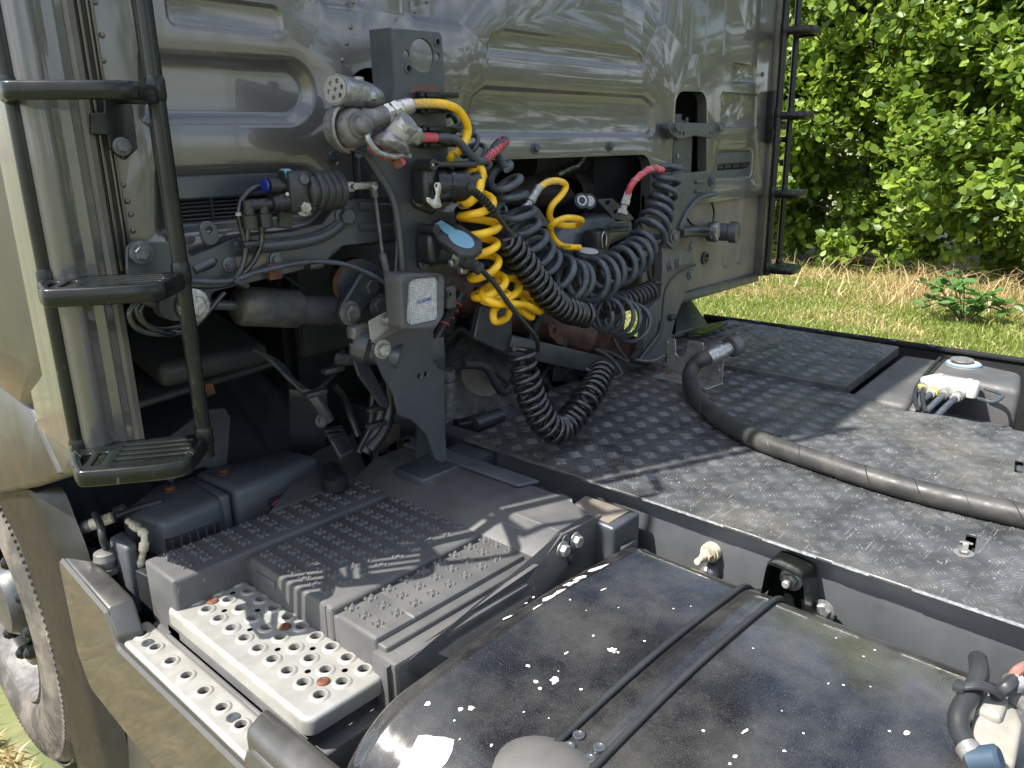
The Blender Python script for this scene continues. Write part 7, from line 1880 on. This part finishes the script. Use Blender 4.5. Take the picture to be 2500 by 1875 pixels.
def tree(name, label, base, rad, h, ncl, per, size, seed, group, trunk=.09):
    t = empty(name, base, label, 'tree' if name != 'bush' else 'bush', group)
    V, F = [], []; k = 0
    rnd = random.Random(seed)
    lobes = [((base[0]+rnd.uniform(-.4, .4), base[1]+rnd.uniform(-.6, .6), h*.30), (rad[0], rad[1], h*.33)), ((base[0]+.3+rnd.uniform(-.3, .3), base[1]+rnd.uniform(-.7, .7), h*.68), (rad[0]*.9, rad[1]*.95, h*.34))]
    for i, (c_, r_) in enumerate(lobes):
        v, f = leaves(c_, r_, ncl, per, size, seed*7+i); V.append(v); F.append(f+k); k += len(v)
    o = raw('crown', np.concatenate(V)-np.array(base), np.concatenate(F), 'leaf', t)
    bm = bmesh.new(); rs = [Vector((0, 0, 0)), Vector((.05, .1, h*.3)), Vector((-.05, .15, h*.6)), Vector((.1, .1, h*.9))]
    tube(bm, spline(rs, 5), .05, 9, rf=lambda s: trunk*(1-.75*s))
    for q_ in range(12):
        a = rnd.uniform(0, 6.28); z = rnd.uniform(.08, .8)*h; l_ = rnd.uniform(.5, .95)*rad[0]
        s0 = Vector((0, .1, z)); e_ = s0+Vector((math.cos(a)*l_, math.sin(a)*l_, l_*rnd.uniform(.2, .8)))
        tube(bm, spline([s0, s0.lerp(e_, .5)+Vector((0, 0, .08)), e_], 4), .02, 6, rf=lambda s: trunk*.38*(1-.8*s))
    w = bm; me = bpy.data.meshes.new('trunk'); w.to_mesh(me); w.free(); me.shade_smooth(); me.materials.append(M['bark'])
    tr = bpy.data.objects.new('trunk', me); C.objects.link(tr); tr.parent = t
    return t
gr = 'leafy trees forming the hedge'
tree('alder_tree', 'leafy green tree nearest the right ladder, filling the gap beside the cab', (9.9, 4.6, 0), (1.7, 1.7), 5.6, 1500, 13, .105, 1, gr)
tree('alder_tree', 'broad leafy tree in the middle of the hedge with dark gap at its foot', (9.8, 2.6, 0), (1.55, 1.5), 6.0, 1600, 13, .105, 2, gr)
tree('alder_tree', 'bright green tree at the right end of the hedge above tall dry stalks', (9.9, .7, 0), (1.6, 1.5), 5.8, 1600, 13, .105, 3, gr)
tree('alder_tree', 'leafy tree half cut off by the right edge of the picture', (9.9, -1.3, 0), (1.6, 1.6), 6.2, 600, 13, .135, 4, gr)
tree('alder_tree', 'taller tree behind the hedge whose trunk shows through the leaves', (12.2, 1.8, 0), (2.0, 2.2), 8.0, 420, 12, .14, 5, gr, .14)
tree('alder_tree', 'taller tree behind the hedge, hidden mostly by the cab', (12.2, 6.2, 0), (2.2, 2.4), 8.0, 300, 12, .14, 6, gr, .14)
g2_ = 'trees mirrored in the cab paint'
for i, (x, y, s) in enumerate(((10.2, -3.8, 1.0), (10.0, -6.4, 1.1), (9.6, -9.0, 1.0), (9.0, -11.6, 1.1), (9.4, -14.5, 1.0))):
    tree('alder_tree', 'green tree seen only as a reflection in the cab paint', (x, y, 0), (1.9*s, 1.9*s), 6.4*s, 260, 12, .16, 20+i, g2_, .12)
# bramble shoot in front of the dry grass
bp0 = Vector((6.6393, 0.4691, 0.0000))
br = empty('bramble', bp0, 'green bramble shoot with broad leaves standing in the dry grass', 'plant')
bm = bmesh.new(); rnd = random.Random(5)
stems = []
for k in range(10):
    e_ = Vector((rnd.uniform(-.45, .3), rnd.uniform(-.5, .5), rnd.uniform(.12, .5))); stems.append(spline([Vector((0, 0, 0)), e_*.5+Vector((0, 0, .12)), e_], 6))
    tube(bm, stems[-1], .006, 6)
me = bpy.data.meshes.new('stem'); bm.to_mesh(me); bm.free(); me.materials.append(M['bark']); o = bpy.data.objects.new('stem', me); C.objects.link(o); o.parent = br
lm = bpy.data.meshes.new('leaf'); bm = bmesh.new(); vv = [bm.verts.new(p) for p in ((0, 0, 0), (.03, .028, .004), (.07, .03, 0), (.11, 0, -.012), (.07, -.03, 0), (.03, -.028, .004), (.05, 0, -.006))]
for a_, b_ in ((0, 1), (1, 2), (2, 3), (3, 4), (4, 5), (5, 0)): bm.faces.new((vv[6], vv[a_], vv[b_]))
bm.to_mesh(lm); bm.free(); lm.materials.append(M['bramble'])
for s in stems:
    for k in range(9):
        o = bpy.data.objects.new('leaf', lm); C.objects.link(o); o.parent = br; o.location = s[min(len(s)-1, 3+k)]+Vector((rnd.uniform(-.03, .03), rnd.uniform(-.03, .03), .01)); o.rotation_euler = (rnd.uniform(-.6, .6), rnd.uniform(-.7, .3), rnd.uniform(0, 6.28)); sc = rnd.uniform(.9, 1.7); o.scale = (sc,)*3


# ------------------------------------------------------------ pieces that stand apart become objects of their own
def split_apart(o, gap=.0025):
    me = o.data; n = len(me.vertices)
    if n < 8 or n > 60000: return 0
    co = np.empty(n*3, dtype=np.float32); me.vertices.foreach_get('co', co); co = co.reshape(-1, 3)
    ed = np.empty(len(me.edges)*2, dtype=np.int32); me.edges.foreach_get('vertices', ed); ed = ed.reshape(-1, 2)
    par = list(range(n))
    def find(a):
        while par[a] != a: par[a] = par[par[a]]; a = par[a]
        return a
    for a, b in ed.tolist():
        ra, rb_ = find(a), find(b)
        if ra != rb_: par[ra] = rb_
    lab = np.array([find(i) for i in range(n)]); ids = np.unique(lab)
    if len(ids) < 2 or len(ids) > 200: return 0
    bb = [(co[lab == i].min(0)-gap, co[lab == i].max(0)+gap) for i in ids]
    grp = list(range(len(ids)))
    def gf(a):
        while grp[a] != a: a = grp[a]
        return a
    for i in range(len(ids)):
        for j in range(i):
            if (bb[i][0] < bb[j][1]).all() and (bb[j][0] < bb[i][1]).all():
                a, b = gf(i), gf(j)
                if a != b: grp[a] = b
    roots = sorted({gf(i) for i in range(len(ids))})
    if len(roots) < 2: return 0
    where = dict(zip(ids.tolist(), [gf(i) for i in range(len(ids))])); vl = [where[x] for x in lab.tolist()]
    for k in roots[1:]+roots[:1]:
        bm = bmesh.new(); bm.from_mesh(me); bm.verts.ensure_lookup_table()
        bmesh.ops.delete(bm, geom=[v for v in bm.verts if vl[v.index] != k], context='VERTS')
        m2 = me.copy(); bm.to_mesh(m2); bm.free()
        if k == roots[0]: o.data = m2
        else:
            c = o.copy(); c.data = m2; C.objects.link(c)
    return len(roots)
for o in [x for x in scn.objects if x.type == 'MESH' and x.parent is not None and x.get('kind') != 'stuff' and x.data.users == 1 and not x.children]:
    split_apart(o)
